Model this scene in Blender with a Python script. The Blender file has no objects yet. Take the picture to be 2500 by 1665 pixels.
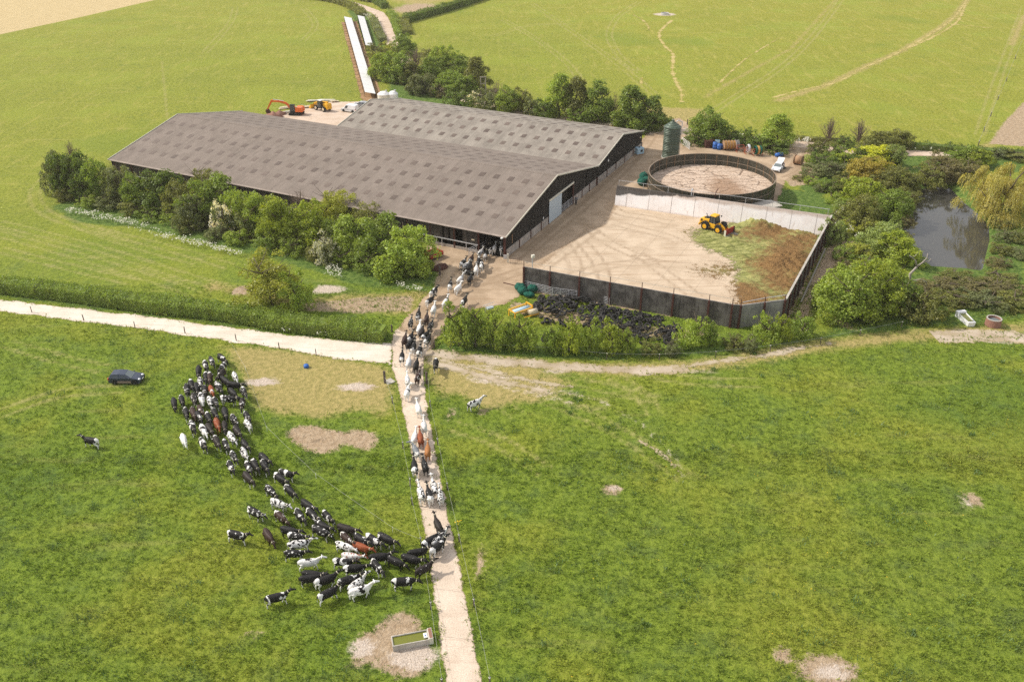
import bpy, bmesh, math, random
import numpy as np
from mathutils import Vector, Matrix

rad = math.radians
scene = bpy.context.scene
COL = scene.collection

# ------------------------------------------------------------------ camera
FPX, PITCH, ROLL, CAMH = 2228.4, 0.5119965, -0.0044527, 61.7
_f = Vector((0, math.cos(PITCH), -math.sin(PITCH))); _r = Vector((1, 0, 0)); _u = _r.cross(_f)
_c, _s = math.cos(ROLL), math.sin(ROLL)
CR, CU = _c*_r + _s*_u, -_s*_r + _c*_u
cam_d = bpy.data.cameras.new('camera'); cam = bpy.data.objects.new('camera', cam_d); COL.objects.link(cam)
cam_d.sensor_width = 36.0; cam_d.lens = FPX/2500*36; cam_d.clip_end = 6000; cam_d.clip_start = 0.5
cam.matrix_world = Matrix(((CR.x, CU.x, -_f.x, 0), (CR.y, CU.y, -_f.y, 0), (CR.z, CU.z, -_f.z, CAMH), (0, 0, 0, 1)))
scene.camera = cam

# ------------------------------------------------------------------ light
SUN_AZ, SUN_EL = rad(284.7), rad(42.3)
world = bpy.data.worlds.new('World'); scene.world = world; world.use_nodes = True
wt = world.node_tree; wt.nodes.clear()
wo = wt.nodes.new('ShaderNodeOutputWorld'); wb = wt.nodes.new('ShaderNodeBackground'); sk = wt.nodes.new('ShaderNodeTexSky')
sk.sky_type = 'NISHITA'; sk.sun_disc = False; sk.sun_elevation = SUN_EL; sk.sun_rotation = SUN_AZ
sk.air_density = 1.0; sk.dust_density = 2.5; sk.ozone_density = 0.6
# thin bright cloud over the blue
wn = wt.nodes.new('ShaderNodeTexNoise'); wn.inputs['Scale'].default_value = 2.2; wn.inputs['Detail'].default_value = 6
wtc = wt.nodes.new('ShaderNodeTexCoord'); wt.links.new(wtc.outputs['Generated'], wn.inputs['Vector'])
wr = wt.nodes.new('ShaderNodeMapRange'); wr.inputs['From Min'].default_value = 0.38; wr.inputs['From Max'].default_value = 0.62
wr.inputs['To Min'].default_value = 0.15; wr.inputs['To Max'].default_value = 0.8
wt.links.new(wn.outputs['Fac'], wr.inputs['Value'])
wm = wt.nodes.new('ShaderNodeMix'); wm.data_type = 'RGBA'; wm.inputs['B'].default_value = (7.0, 6.8, 6.6, 1)
wt.links.new(wr.outputs['Result'], wm.inputs['Factor']); wt.links.new(sk.outputs['Color'], wm.inputs['A'])
wt.links.new(wm.outputs['Result'], wb.inputs['Color']); wb.inputs['Strength'].default_value = 0.145
wt.links.new(wb.outputs['Background'], wo.inputs['Surface'])
sun_d = bpy.data.lights.new('sun', 'SUN'); sun = bpy.data.objects.new('sun', sun_d); COL.objects.link(sun)
sun_d.energy = 3.5; sun_d.angle = rad(1.8); sun_d.color = (1.0, 0.94, 0.85)
sd = Vector((math.sin(SUN_AZ)*math.cos(SUN_EL), math.cos(SUN_AZ)*math.cos(SUN_EL), math.sin(SUN_EL)))
sun.rotation_euler = sd.to_track_quat('Z', 'Y').to_euler(); sun.location = sd*300
scene.view_settings.view_transform = 'Standard'; scene.view_settings.look = 'None'
scene.view_settings.exposure = 0.17; scene.view_settings.gamma = 1.0; scene.view_settings.use_curve_mapping = False
scene.cycles.max_bounces = 6; scene.cycles.diffuse_bounces = 3; scene.cycles.transparent_max_bounces = 12
scene.cycles.use_denoising = False

# ------------------------------------------------------------------ photo survey helper: a point of the photograph taken down to the ground
def G(px, py, z=0.0):
    d = CR*((px-1250)/FPX) + CU*(-(py-832.5)/FPX) + _f
    t = (z-CAMH)/d.z
    return Vector((t*d.x, t*d.y, z))
def PX(p):
    q = Vector(p)-Vector((0, 0, CAMH)); w = q.dot(_f)
    return 1250+FPX*q.dot(CR)/w, 832.5-FPX*q.dot(CU)/w
def mpp(px, py):                       # metres per photo pixel, across
    return (G(px+1, py)-G(px, py)).length
def height_to(px, py, ytop):           # height of something that stands at (px,py) and reaches up to row ytop
    b = G(px, py); lo, hi = 0.0, 60.0
    for _ in range(40):
        m = (lo+hi)/2
        if PX((b.x, b.y, m))[1] > ytop: lo = m
        else: hi = m
    return lo

# ------------------------------------------------------------------ objects
def tag(o, label=None, cat=None, group=None, kind=None):
    if label: o['label'] = label
    if cat: o['category'] = cat
    if group: o['group'] = group
    if kind: o['kind'] = kind
    return o
def empty(name, loc=(0, 0, 0), rz=0.0, label=None, cat=None, group=None):
    o = bpy.data.objects.new(name, None); COL.objects.link(o); o.location = loc; o.rotation_euler = (0, 0, rz)
    o.empty_display_size = 0.2
    return tag(o, label, cat, group)
def copy_tree(o, parent=None):
    c = o.copy(); COL.objects.link(c)
    if parent: c.parent = parent
    for ch in list(o.children): copy_tree(ch, c)
    return c
def link(name, me, mat=None, parent=None, loc=None, rz=None, sc=None):
    o = bpy.data.objects.new(name, me); COL.objects.link(o)
    if mat is not None and not me.materials:
        for m in (mat if isinstance(mat, (list, tuple)) else [mat]): me.materials.append(m)
    if parent: o.parent = parent
    if loc is not None: o.location = loc
    if rz is not None: o.rotation_euler = (0, 0, rz)
    if sc is not None: o.scale = sc
    return o

class MB:
    def __init__(s): s.v = []; s.f = []; s.m = []; s.sm = []; s.mi = 0; s.smooth = False
    def _add(s, vs, fs):
        n = len(s.v); s.v += [tuple(v) for v in vs]
        for f in fs: s.f.append(tuple(i+n for i in f)); s.m.append(s.mi); s.sm.append(s.smooth)
    def box(s, c, d, rz=0.0, rx=0.0, ry=0.0, taper=None):
        hx, hy, hz = d[0]/2, d[1]/2, d[2]/2; tx, ty = taper or (1, 1)
        M = Matrix.Rotation(rz, 3, 'Z') @ Matrix.Rotation(ry, 3, 'Y') @ Matrix.Rotation(rx, 3, 'X'); c = Vector(c)
        vs = [c+M@Vector((x*hx*(tx if z > 0 else 1), y*hy*(ty if z > 0 else 1), z*hz)) for z in (-1, 1) for y in (-1, 1) for x in (-1, 1)]
        s._add(vs, [(0, 2, 3, 1), (4, 5, 7, 6), (0, 1, 5, 4), (2, 6, 7, 3), (0, 4, 6, 2), (1, 3, 7, 5)]); return s
    def bar(s, a, b, w, h=None):
        a, b = Vector(a), Vector(b); d = b-a
        if d.length < 1e-6: return s
        h = h or w; z = Vector((0, 0, 1)) if abs(d.normalized().z) < .99 else Vector((0, 1, 0))
        x = d.cross(z).normalized()*w/2; y = x.cross(d).normalized()*h/2
        s._add([a-x-y, a+x-y, a+x+y, a-x+y, b-x-y, b+x-y, b+x+y, b-x+y], [(0, 1, 2, 3), (7, 6, 5, 4), (0, 4, 5, 1), (1, 5, 6, 2), (2, 6, 7, 3), (3, 7, 4, 0)]); return s
    def tube(s, pts, rads, n=8, cap=True):
        pts = [Vector(p) for p in pts]
        if not isinstance(rads, (list, tuple)): rads = [rads]*len(pts)
        vs = []; up = None
        for i, p in enumerate(pts):
            d = (pts[min(i+1, len(pts)-1)]-pts[max(i-1, 0)])
            if d.length < 1e-9: d = Vector((0, 0, 1))
            d.normalize()
            if up is None: up = Vector((0, 0, 1)) if abs(d.z) < .9 else Vector((1, 0, 0))
            x = d.cross(up)
            if x.length < 1e-4: x = d.cross(Vector((0, 1, 0)))
            x.normalize(); y = x.cross(d).normalized(); up = y
            vs += [p+(x*math.cos(t)+y*math.sin(t))*rads[i] for t in [2*math.pi*k/n for k in range(n)]]
        fs = []
        for i in range(len(pts)-1):
            for k in range(n): fs.append((i*n+k, i*n+(k+1) % n, (i+1)*n+(k+1) % n, (i+1)*n+k))
        if cap: fs.append(tuple(range(n))[::-1]); fs.append(tuple((len(pts)-1)*n+k for k in range(n)))
        s._add(vs, fs); return s
    def cyl(s, a, b, r, r2=None, n=12): return s.tube([a, b], [r, r if r2 is None else r2], n)
    def lathe(s, prof, n=24, c=(0, 0, 0), cap0=False, cap1=False):
        vs = []; c = Vector(c)
        for r, z in prof: vs += [c+Vector((r*math.cos(2*math.pi*k/n), r*math.sin(2*math.pi*k/n), z)) for k in range(n)]
        fs = [(i*n+k, i*n+(k+1) % n, (i+1)*n+(k+1) % n, (i+1)*n+k) for i in range(len(prof)-1) for k in range(n)]
        if cap0: fs.append(tuple(range(n))[::-1])
        if cap1: fs.append(tuple((len(prof)-1)*n+k for k in range(n)))
        s._add(vs, fs); return s
    def quad(s, *p): s._add(p, [tuple(range(len(p)))]); return s
    def prism(s, poly, z0, z1, axis='z', off=0):
        # poly: (a,b) pairs; axis z -> (a,b,z); axis y -> (a, z, b) extruded in y
        n = len(poly)
        P = (lambda a, b, t: (a, b, t)) if axis == 'z' else (lambda a, b, t: (a, t, b)) if axis == 'y' else (lambda a, b, t: (t, a, b))
        vs = [P(a, b, z0) for a, b in poly]+[P(a, b, z1) for a, b in poly]
        s._add(vs, [tuple(range(n))[::-1], tuple(range(n, 2*n))]+[(i, (i+1) % n, n+(i+1) % n, n+i) for i in range(n)]); return s
    def ellip(s, c, r, n=12, m=8, rz=0.0):
        c = Vector(c); M = Matrix.Rotation(rz, 3, 'Z'); vs = []
        for i in range(m+1):
            t = math.pi*i/m
            vs += [c+M@Vector((r[0]*math.sin(t)*math.cos(2*math.pi*k/n), r[1]*math.sin(t)*math.sin(2*math.pi*k/n), -r[2]*math.cos(t))) for k in range(n)]
        s._add(vs, [(i*n+k, i*n+(k+1) % n, (i+1)*n+(k+1) % n, (i+1)*n+k) for i in range(m) for k in range(n)]); return s
    def torus(s, c, R, r, M=None, n=18, m=8, sq=1.0):
        c = Vector(c); M = M or Matrix.Identity(3); vs = []
        for i in range(n):
            t = 2*math.pi*i/n
            for k in range(m):
                q = 2*math.pi*k/m
                vs.append(c+M@Vector(((R+r*math.cos(q))*math.cos(t), (R+r*math.cos(q))*math.sin(t), r*sq*math.sin(q))))
        s._add(vs, [(i*m+k, ((i+1) % n)*m+k, ((i+1) % n)*m+(k+1) % m, i*m+(k+1) % m) for i in range(n) for k in range(m)]); return s
    def mesh(s, name):
        me = bpy.data.meshes.new(name); me.from_pydata(s.v, [], s.f)
        me.polygons.foreach_set('material_index', s.m); me.polygons.foreach_set('use_smooth', s.sm)
        b = bmesh.new(); b.from_mesh(me); bmesh.ops.recalc_face_normals(b, faces=b.faces); b.to_mesh(me); b.free()
        me.update(); return me
    def build(s, name, mat, parent=None, loc=None, rz=None, bevel=0.0):
        o = link(name, s.mesh(name), mat, parent, loc, rz)
        if bevel:
            m = o.modifiers.new('bevel', 'BEVEL'); m.width = bevel; m.segments = 2; m.limit_method = 'ANGLE'; m.angle_limit = rad(40)
        return o
# ------------------------------------------------------------------ materials
class NT:
    def __init__(s, name):
        s.mat = bpy.data.materials.new(name); s.mat.use_nodes = True; s.t = s.mat.node_tree; s.t.nodes.clear()
        s.out = s.t.nodes.new('ShaderNodeOutputMaterial'); s._pos = None; s._obj = None
    def n(s, ty, **kw):
        x = s.t.nodes.new(ty)
        for k, v in kw.items(): setattr(x, k, v)
        return x
    def put(s, sock, v):
        if v is None: return
        if isinstance(v, bpy.types.NodeSocket): s.t.links.new(v, sock)
        else:
            if sock.type == 'RGBA' and len(v) == 3: v = (*v, 1)
            sock.default_value = v
    @property
    def pos(s):
        if s._pos is None: s._pos = s.n('ShaderNodeNewGeometry').outputs['Position']
        return s._pos
    @property
    def obj(s):
        if s._obj is None: s._obj = s.n('ShaderNodeTexCoord').outputs['Object']
        return s._obj
    def attr(s, name, ty='GEOMETRY'):
        a = s.n('ShaderNodeAttribute', attribute_type=ty); a.attribute_name = name; return a
    def scale(s, v, k):
        m = s.n('ShaderNodeMapping'); s.put(m.inputs['Vector'], v); m.inputs['Scale'].default_value = k; return m.outputs[0]
    def rot(s, v, a, k=(1, 1, 1)):
        m = s.n('ShaderNodeMapping'); s.put(m.inputs['Vector'], v); m.inputs['Rotation'].default_value = (0, 0, a); m.inputs['Scale'].default_value = k; return m.outputs[0]
    def noise(s, v, sc, det=4, ro=.55, dist=0.0):
        x = s.n('ShaderNodeTexNoise'); s.put(x.inputs['Vector'], v); x.inputs['Scale'].default_value = sc; x.inputs['Detail'].default_value = det
        x.inputs['Roughness'].default_value = ro; x.inputs['Distortion'].default_value = dist; return x.outputs['Fac']
    def voro(s, v, sc, feat='F1', out='Distance', rnd=1.0):
        x = s.n('ShaderNodeTexVoronoi', feature=feat); s.put(x.inputs['Vector'], v); x.inputs['Scale'].default_value = sc; x.inputs['Randomness'].default_value = rnd
        return x.outputs[out]
    def math(s, op, a, b=0.0, c=None, clamp=False):
        x = s.n('ShaderNodeMath', operation=op, use_clamp=clamp); s.put(x.inputs[0], a); s.put(x.inputs[1], b)
        if c is not None: s.put(x.inputs[2], c)
        return x.outputs[0]
    def mr(s, v, a, b, c=0.0, d=1.0, smooth=True):
        x = s.n('ShaderNodeMapRange', interpolation_type='SMOOTHSTEP' if smooth else 'LINEAR'); s.put(x.inputs[0], v)
        for i, q in enumerate((a, b, c, d)): s.put(x.inputs[i+1], q)
        return x.outputs[0]
    def mix(s, f, a, b, mode='MIX'):
        x = s.n('ShaderNodeMix', data_type='RGBA', blend_type=mode); s.put(x.inputs['Factor'], f); s.put(x.inputs['A'], a); s.put(x.inputs['B'], b)
        return x.outputs['Result']
    def mul(s, a, f):      # colour times a value
        x = s.n('ShaderNodeVectorMath', operation='SCALE'); s.put(x.inputs[0], a); s.put(x.inputs['Scale'], f); return x.outputs[0]
    def sep(s, v):
        x = s.n('ShaderNodeSeparateXYZ'); s.put(x.inputs[0], v); return x.outputs
    def bump(s, h, st=.5, d=.1, nrm=None):
        x = s.n('ShaderNodeBump'); s.put(x.inputs['Height'], h); x.inputs['Strength'].default_value = st; x.inputs['Distance'].default_value = d
        if nrm: s.put(x.inputs['Normal'], nrm)
        return x.outputs[0]
    def bsdf(s, col, ro=.8, metal=0.0, nrm=None, spec=.3, alpha=None, trans=None):
        p = s.n('ShaderNodeBsdfPrincipled'); s.put(p.inputs['Base Color'], col); s.put(p.inputs['Roughness'], ro); s.put(p.inputs['Metallic'], metal)
        s.put(p.inputs['Specular IOR Level'], spec)
        if nrm is not None: s.put(p.inputs['Normal'], nrm)
        if alpha is not None: s.put(p.inputs['Alpha'], alpha)
        s.t.links.new(p.outputs[0], s.out.inputs['Surface']); return s.mat

def paint(name, col, ro=.5, metal=0.0, wear=.25, sc=3.0, dirt=(.30, .22, .15), spec=.4):
    m = NT(name); f = m.noise(m.obj, sc, 6, .65); g = m.noise(m.obj, sc*7, 3)
    c = m.mix(m.mr(f, .52, .75, 0, wear), col, dirt); c = m.mul(c, m.mr(g, .2, .8, .85, 1.12))
    return m.bsdf(c, m.mr(f, .3, .7, ro, min(1, ro+.25)), metal, None, spec)

M = {}
# --- ground: grass with fields, dry places and bare earth
def ground_material():
    m = NT('grass_and_earth'); P = m.pos
    yel = m.attr('yel').outputs['Fac']; dry = m.attr('dry').outputs['Fac']; dirt = m.attr('dirt').outputs['Fac']; pale = m.attr('pale').outputs['Fac']
    stub = m.attr('stubble').outputs['Fac']; rank = m.attr('rank').outputs['Fac']
    big = m.noise(P, .018, 3, .5); n1 = m.noise(P, .055, 4, .55); n2 = m.noise(P, .33, 5, .6); n3 = m.noise(P, 1.5, 5, .66); n4 = m.noise(P, 6.5, 4, .7)
    st = m.noise(m.rot(P, .5, (1.0, .20, 1)), .5, 4, .6); st2 = m.noise(m.rot(P, -.75, (.13, 1.0, 1)), .45, 5, .62)       # combed by machines and wind
    lines = m.attr('lines').outputs['Fac']
    lush = m.mix(m.mr(n3, .36, .62), (.088, .148, .016), (.190, .270, .028))
    lush = m.mix(m.mr(n4, .42, .68, 0, .75), lush, (.225, .288, .045))
    blue = m.mix(m.mr(n3, .3, .7), (.070, .128, .026), (.145, .215, .048))
    lush = m.mix(m.mr(n2, .50, .66, 0, .6), lush, blue)
    gold = m.mix(m.mr(n3, .35, .65), (.16, .20, .016), (.30, .325, .045))
    lush = m.mix(m.mr(n1, .46, .62, 0, .8), lush, gold)
    lush = m.mix(m.mr(big, .42, .30, 0, .55), lush, m.mix(n3, (.052, .105, .018), (.115, .19, .030)))
    lush = m.mix(m.math('MULTIPLY', m.mr(st2, .54, .74, 0, .6), m.mr(m.noise(P, .03, 2), .45, .6)), lush, (.30, .30, .085))
    far = m.mix(m.mr(n3, .33, .66), (.205, .220, .022), (.355, .345, .055))
    far = m.mix(m.mr(n1, .46, .66, 0, .75), far, m.mix(n3, (.235, .285, .030), (.315, .345, .055)))
    far = m.mix(m.mr(st, .50, .74, 0, .55), far, (.47, .40, .11)); far = m.mix(m.mr(st2, .54, .76, 0, .45), far, (.49, .42, .13))
    far = m.mix(m.mr(n2, .54, .74, 0, .5), far, (.145, .205, .032)); far = m.mix(m.mr(big, .56, .68, 0, .5), far, m.mix(n3, (.13, .20, .022), (.22, .28, .04)))
    g = m.mix(m.mr(m.math('ADD', yel, m.math('MULTIPLY', m.math('SUBTRACT', big, .5), .5)), 0, 1, 0, 1, False), lush, far)
    ln = m.mr(m.math('ADD', lines, m.math('MULTIPLY', m.math('SUBTRACT', n2, .5), .9)), -.42, .25, 0, .62)
    rk = m.mix(m.mr(n3, .35, .65), (.060, .115, .020), (.165, .235, .050))
    g = m.mix(m.mr(m.math('ADD', rank, m.math('MULTIPLY', m.math('SUBTRACT', n2, .5), 3.0)), -.6, .6), g, rk)
    g = m.mix(ln, g, m.mix(m.mr(n3, .4, .6), (.30, .29, .085), (.46, .39, .17)))
    straw = m.mix(m.mr(n3, .3, .7), (.30, .255, .085), (.50, .385, .16)); straw = m.mix(m.mr(n4, .55, .7, 0, .6), straw, (.20, .22, .05))
    wob = m.math('ADD', m.math('MULTIPLY', m.math('SUBTRACT', n2, .5), 3.2), m.math('MULTIPLY', m.math('SUBTRACT', n3, .5), 2.2))
    g = m.mix(m.mr(m.math('ADD', dry, wob), -1.1, 1.1, 0, .9), g, straw)
    crack = m.mr(m.voro(m.mix(.08, P, m.n('ShaderNodeTexNoise').outputs['Color']), 1.6, 'DISTANCE_TO_EDGE'), 0, .045)
    soil = m.mix(m.mr(n3, .3, .7), (.36, .255, .155), (.52, .40, .27)); soil = m.mix(m.mr(n4, .56, .72, 0, .6), soil, (.66, .55, .42))
    soil = m.mul(soil, m.mr(crack, 0, 1, .66, 1.0))
    wob2 = m.math('ADD', m.math('MULTIPLY', m.math('SUBTRACT', n2, .5), 1.3), m.math('MULTIPLY', m.math('SUBTRACT', n3, .5), 1.8))
    wob2 = m.math('ADD', wob2, m.math('MULTIPLY', m.math('SUBTRACT', n4, .5), .7))
    fd = m.mr(m.math('ADD', dirt, wob2), -.25, .3); g = m.mix(fd, g, soil)
    stone = m.mix(m.mr(n4, .35, .65), (.50, .40, .31), (.74, .64, .54)); stone = m.mix(m.mr(m.noise(P, 16, 2), .55, .7, 0, .7), stone, (.30, .23, .17))
    g = m.mix(m.mr(m.math('ADD', pale, wob2), -.3, .5, 0, .95), g, stone)
    sb = m.mix(m.mr(m.noise(m.rot(P, .25, (.3, 3, 1)), .7, 4), .35, .65), (.52, .40, .20), (.60, .475, .26))
    g = m.mix(m.mr(m.math('ADD', stub, m.math('MULTIPLY', m.math('SUBTRACT', n3, .5), 1.5)), -.4, .4), g, sb)
    h = m.math('ADD', m.math('MULTIPLY', n3, 1.0), m.math('MULTIPLY', n4, .55)); h = m.math('ADD', h, m.math('MULTIPLY', n2, .8))
    nr = m.bump(h, .85, .32)
    return m.bsdf(g, .95, 0, nr, .12)
M['ground'] = ground_material()

def track_material(name, c0, c1, stain, edge=True, streak=.5, ang=0.0, speck=.5, amp=1.0, joint=None):
    # sheet with an attribute 'edge' (metres in from its border): ragged, grass grows in
    m = NT(name); P = m.pos; n2 = m.noise(P, .28, 5, .6); n3 = m.noise(P, 1.7, 5, .65); n4 = m.noise(P, 9, 3, .7)
    st = m.noise(m.rot(P, ang, (.12, 1.3, 1)), 1.0, 5, .6); mk = m.math('SUBTRACT', m.attr('mark').outputs['Fac'], 8.5)
    c = m.mix(m.mr(n2, .35, .65), c0, c1); c = m.mix(m.mr(st, .5, .72, 0, streak), c, stain)
    c = m.mix(m.mr(n3, .56, .74, 0, .4), c, stain); c = m.mul(c, m.mr(n4, .25, .75, 1-.28*speck, 1+.16*speck))
    c = m.mix(m.mr(m.math('ADD', mk, m.math('MULTIPLY', m.math('SUBTRACT', n2, .5), 1.1)), -.30, .22, 0, .6), c, m.mix(m.mr(n3, .45, .75), m.mul(stain, .74), c0))
    nr = m.bump(m.math('ADD', n3, m.math('MULTIPLY', n4, .5)), .35, .06)
    al = None
    if joint:
        for k in (0, 1)[:joint[2]]:
            u = m.math('MODULO', m.math('ADD', m.sep(m.rot(P, joint[0]))[k], m.math('ADD', 500.0, m.math('MULTIPLY', n3, .12))), joint[1]); c = m.mul(c, m.mr(u, .03, .12, .72, 1.0))
    if edge:
        e = m.attr('edge').outputs['Fac']
        e = m.math('ADD', e, m.math('MULTIPLY', m.math('ADD', m.math('SUBTRACT', n3, .5), m.math('MULTIPLY', m.math('SUBTRACT', n2, .5), 1.2)), 1.6*amp))
        c = m.mix(m.mr(e, .0, .5*amp, .55, 0), c, stain); al = m.mr(e, -.06, .12)
    return m.bsdf(c, .92, 0, nr, .15, al)
M['chalk'] = track_material('chalk_stone', (.70, .61, .50), (.80, .71, .60), (.52, .42, .31), streak=.45, ang=.12, speck=.8, amp=.9)
M['concrete_lane'] = track_material('lane_concrete', (.62, .50, .385), (.72, .60, .475), (.44, .325, .235), streak=.45, ang=1.55, speck=1.0, amp=.45, joint=(-1.42, 5.5, 1))
M['yard'] = track_material('dusty_yard', (.36, .262, .170), (.50, .375, .255), (.33, .225, .135), streak=.6, ang=.35, speck=.4, amp=1.0)
M['clampfloor'] = track_material('clamp_concrete', (.52, .405, .285), (.61, .49, .36), (.40, .28, .18), edge=False, streak=.65, ang=-.25, speck=.25)
M['earthpath'] = track_material('worn_path', (.44, .345, .12), (.53, .415, .19), (.33, .31, .06), streak=.8, speck=.4, amp=1.3)
M['rut'] = track_material('stony_rut', (.40, .315, .22), (.54, .45, .35), (.34, .28, .12), streak=.6, speck=.6, amp=1.5)
M['lane'] = track_material('stone_lane', (.56, .43, .32), (.66, .53, .42), (.42, .31, .21), streak=.4, ang=.1, speck=.4, amp=.6)

def roof_material(name, base, light, lich):
    m = NT(name); O = m.obj; x, y, z = m.sep(O)[:3]
    cell = m.n('ShaderNodeTexWhiteNoise', noise_dimensions='2D')
    cx = m.math('FLOOR', m.math('DIVIDE', x, 1.02)); cy = m.math('FLOOR', m.math('DIVIDE', y, 1.62))
    cmb = m.n('ShaderNodeCombineXYZ'); m.put(cmb.inputs[0], cx); m.put(cmb.inputs[1], cy); m.put(cell.inputs['Vector'], cmb.outputs[0])
    n1 = m.noise(O, .22, 5, .65); n2 = m.noise(m.scale(O, (1.6, .12, .12)), 1.0, 5, .65); n3 = m.noise(O, 5, 4, .7)
    c = m.mix(m.mr(n1, .35, .65), base, light); c = m.mix(m.mr(n2, .5, .75, 0, lich), c, (.52, .48, .40)); c = m.mix(m.mr(n2, .5, .28, 0, .3), c, (.13, .11, .095))
    c = m.mul(c, m.mr(cell.outputs['Value'], 0, 1, .93, 1.05, False)); c = m.mul(c, m.mr(n3, .25, .75, .88, 1.10))
    lap = m.math('MODULO', y, 1.62); c = m.mul(c, m.mr(lap, 0, .09, .70, 1.0)); 
    wv = m.math('SINE', m.math('MULTIPLY', x, 2*math.pi/.30)); c = m.mul(c, m.mr(wv, -1, 1, .90, 1.05, False))
    nr = m.bump(m.math('ADD', m.math('MULTIPLY', wv, .35), m.math('MULTIPLY', n3, .5)), .5, .05)
    return m.bsdf(c, .9, 0, nr, .2)
M['roof'] = roof_material('weathered_fibre_cement', (.315, .258, .215), (.35, .288, .242), .10)
M['roof2'] = roof_material('old_lichened_fibre_cement', (.36, .315, .265), (.46, .405, .34), .6)
def rooflight_material():
    m = NT('dirty_translucent_sheet'); r = m.n('ShaderNodeObjectInfo').outputs['Random']; n = m.noise(m.obj, 2.2, 5, .7)
    c = m.mix(r, (.100, .073, .058), (.160, .120, .096)); c = m.mix(m.mr(n, .5, .75, 0, .5), c, (.27, .22, .17)); return m.bsdf(c, .6, 0, m.bump(n, .3, .03), .35)
M['rooflight'] = rooflight_material()
def board_material(name, c0, c1, along='x', period=.16, pale=(.30, .28, .25), palef=.35):
    m = NT(name); O = m.obj; x, y, z = m.sep(O)[:3]; h = {'x': x, 'y': y, 'xy': m.math('ADD', x, y)}[along]
    cell = m.n('ShaderNodeTexWhiteNoise', noise_dimensions='1D'); m.put(cell.inputs['W'], m.math('FLOOR', m.math('DIVIDE', h, period)))
    n1 = m.noise(m.scale(O, (2.5, 2.5, .12)), 1.0, 5, .65); n2 = m.noise(O, .5, 3)
    c = m.mix(cell.outputs['Value'], c0, c1); c = m.mix(m.mr(n1, .52, .72, 0, palef), c, pale); c = m.mul(c, m.mr(n2, .3, .7, .8, 1.15))
    gap = m.math('MODULO', h, period); c = m.mul(c, m.mr(gap, 0, .03, .35, 1.0))
    return m.bsdf(c, .9, 0, m.bump(m.mr(gap, 0, .04), .5, .03), .2)
M['boards'] = board_material('black_timber_boarding', (.034, .030, .027), (.075, .066, .058), 'y', .17, (.15, .135, .12), .6)
M['boards_x'] = board_material('grey_black_boarding', (.035, .031, .028), (.08, .068, .058), 'x', .17, (.15, .135, .115), .5)
def concrete_material(name, c0, c1, stain, sf=.6, joint=None, panel=None):
    m = NT(name); O = m.obj; n1 = m.noise(O, .6, 5, .62); n2 = m.noise(m.scale(O, (3, 3, .25)), 1.0, 5, .65); n3 = m.noise(O, 9, 3)
    c = m.mix(m.mr(n1, .35, .65), c0, c1); c = m.mix(m.mr(n2, .50, .72, 0, sf), c, stain); c = m.mul(c, m.mr(n3, .3, .7, .9, 1.08))
    if joint:
        z = m.sep(O)[2]; lap = m.math('MODULO', z, joint); c = m.mul(c, m.mr(lap, 0, .05, .55, 1.0))
    return m.bsdf(c, .9, 0, m.bump(n3, .3, .02), .25)
M['panel'] = concrete_material('concrete_wall_panel', (.36, .32, .28), (.47, .42, .37), (.16, .13, .11), .6, .58)
M['concrete'] = concrete_material('plain_concrete', (.40, .37, .32), (.52, .48, .42), (.25, .21, .17))
M['blackwall'] = concrete_material('black_stained_sleeper_wall', (.070, .062, .056), (.165, .150, .135), (.026, .021, .018), .75, .72)
M['greywall'] = concrete_material('grey_stained_concrete', (.22, .21, .20), (.33, .31, .29), (.10, .09, .085), .6, .72)
def whitewall():
    m = NT('whitewashed_clamp_wall'); O = m.obj; z = m.sep(O)[2]; n1 = m.noise(O, .35, 6, .62); n2 = m.noise(m.scale(O, (2.2, 2.2, .2)), 1.0, 5, .65); n3 = m.noise(O, 2.5, 5, .7)
    c = m.mix(m.mr(n1, .35, .65), (.88, .82, .78), (.95, .92, .90)); c = m.mix(m.mr(n2, .55, .75, 0, .5), c, (.50, .38, .30))
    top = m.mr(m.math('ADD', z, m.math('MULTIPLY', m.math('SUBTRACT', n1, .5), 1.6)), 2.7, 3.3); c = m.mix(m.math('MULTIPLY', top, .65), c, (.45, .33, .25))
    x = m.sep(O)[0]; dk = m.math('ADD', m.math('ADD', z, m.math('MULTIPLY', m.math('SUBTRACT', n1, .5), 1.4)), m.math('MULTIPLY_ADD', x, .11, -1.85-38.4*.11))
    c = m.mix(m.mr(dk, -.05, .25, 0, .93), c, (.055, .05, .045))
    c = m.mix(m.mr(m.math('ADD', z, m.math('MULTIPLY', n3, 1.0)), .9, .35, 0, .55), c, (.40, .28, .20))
    return m.bsdf(c, .9, 0, m.bump(n3, .2, .02), .2)
M['whitewall'] = whitewall()
M['rust'] = paint('red_oxide_steel', (.085, .030, .022), .75, 0, .4, 2, (.05, .03, .025))
M['galv'] = paint('galvanised_steel', (.58, .58, .59), .45, .35, .25, 4, (.36, .33, .30))
M['whitetrim'] = paint('pale_barge_trim', (.66, .63, .52), .7, 0, .35, 2, (.45, .40, .30))
M['palesheet'] = paint('pale_blue_grey_sheet', (.47, .54, .58), .55, 0, .25, 1.2, (.40, .38, .35))
M['black'] = paint('black_matt', (.018, .018, .018), .8, 0, .1)
M['dark'] = paint('dark_inside', (.02, .018, .016), .95, 0, .1, spec=.1)  # near-black: colour stands in for shade in openings; also plain dark parts
M['rubber'] = paint('tyre_rubber', (.020, .020, .021), .8, 0, .45, 2.5, (.085, .075, .065), .25)
M['oldrubber'] = paint('dusty_old_rubber', (.034, .033, .032), .8, 0, .7, 2.0, (.16, .145, .125), .2)
M['yellow'] = paint('machine_yellow', (.80, .42, .015), .4, 0, .22, 2.5, (.42, .28, .14))
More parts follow.
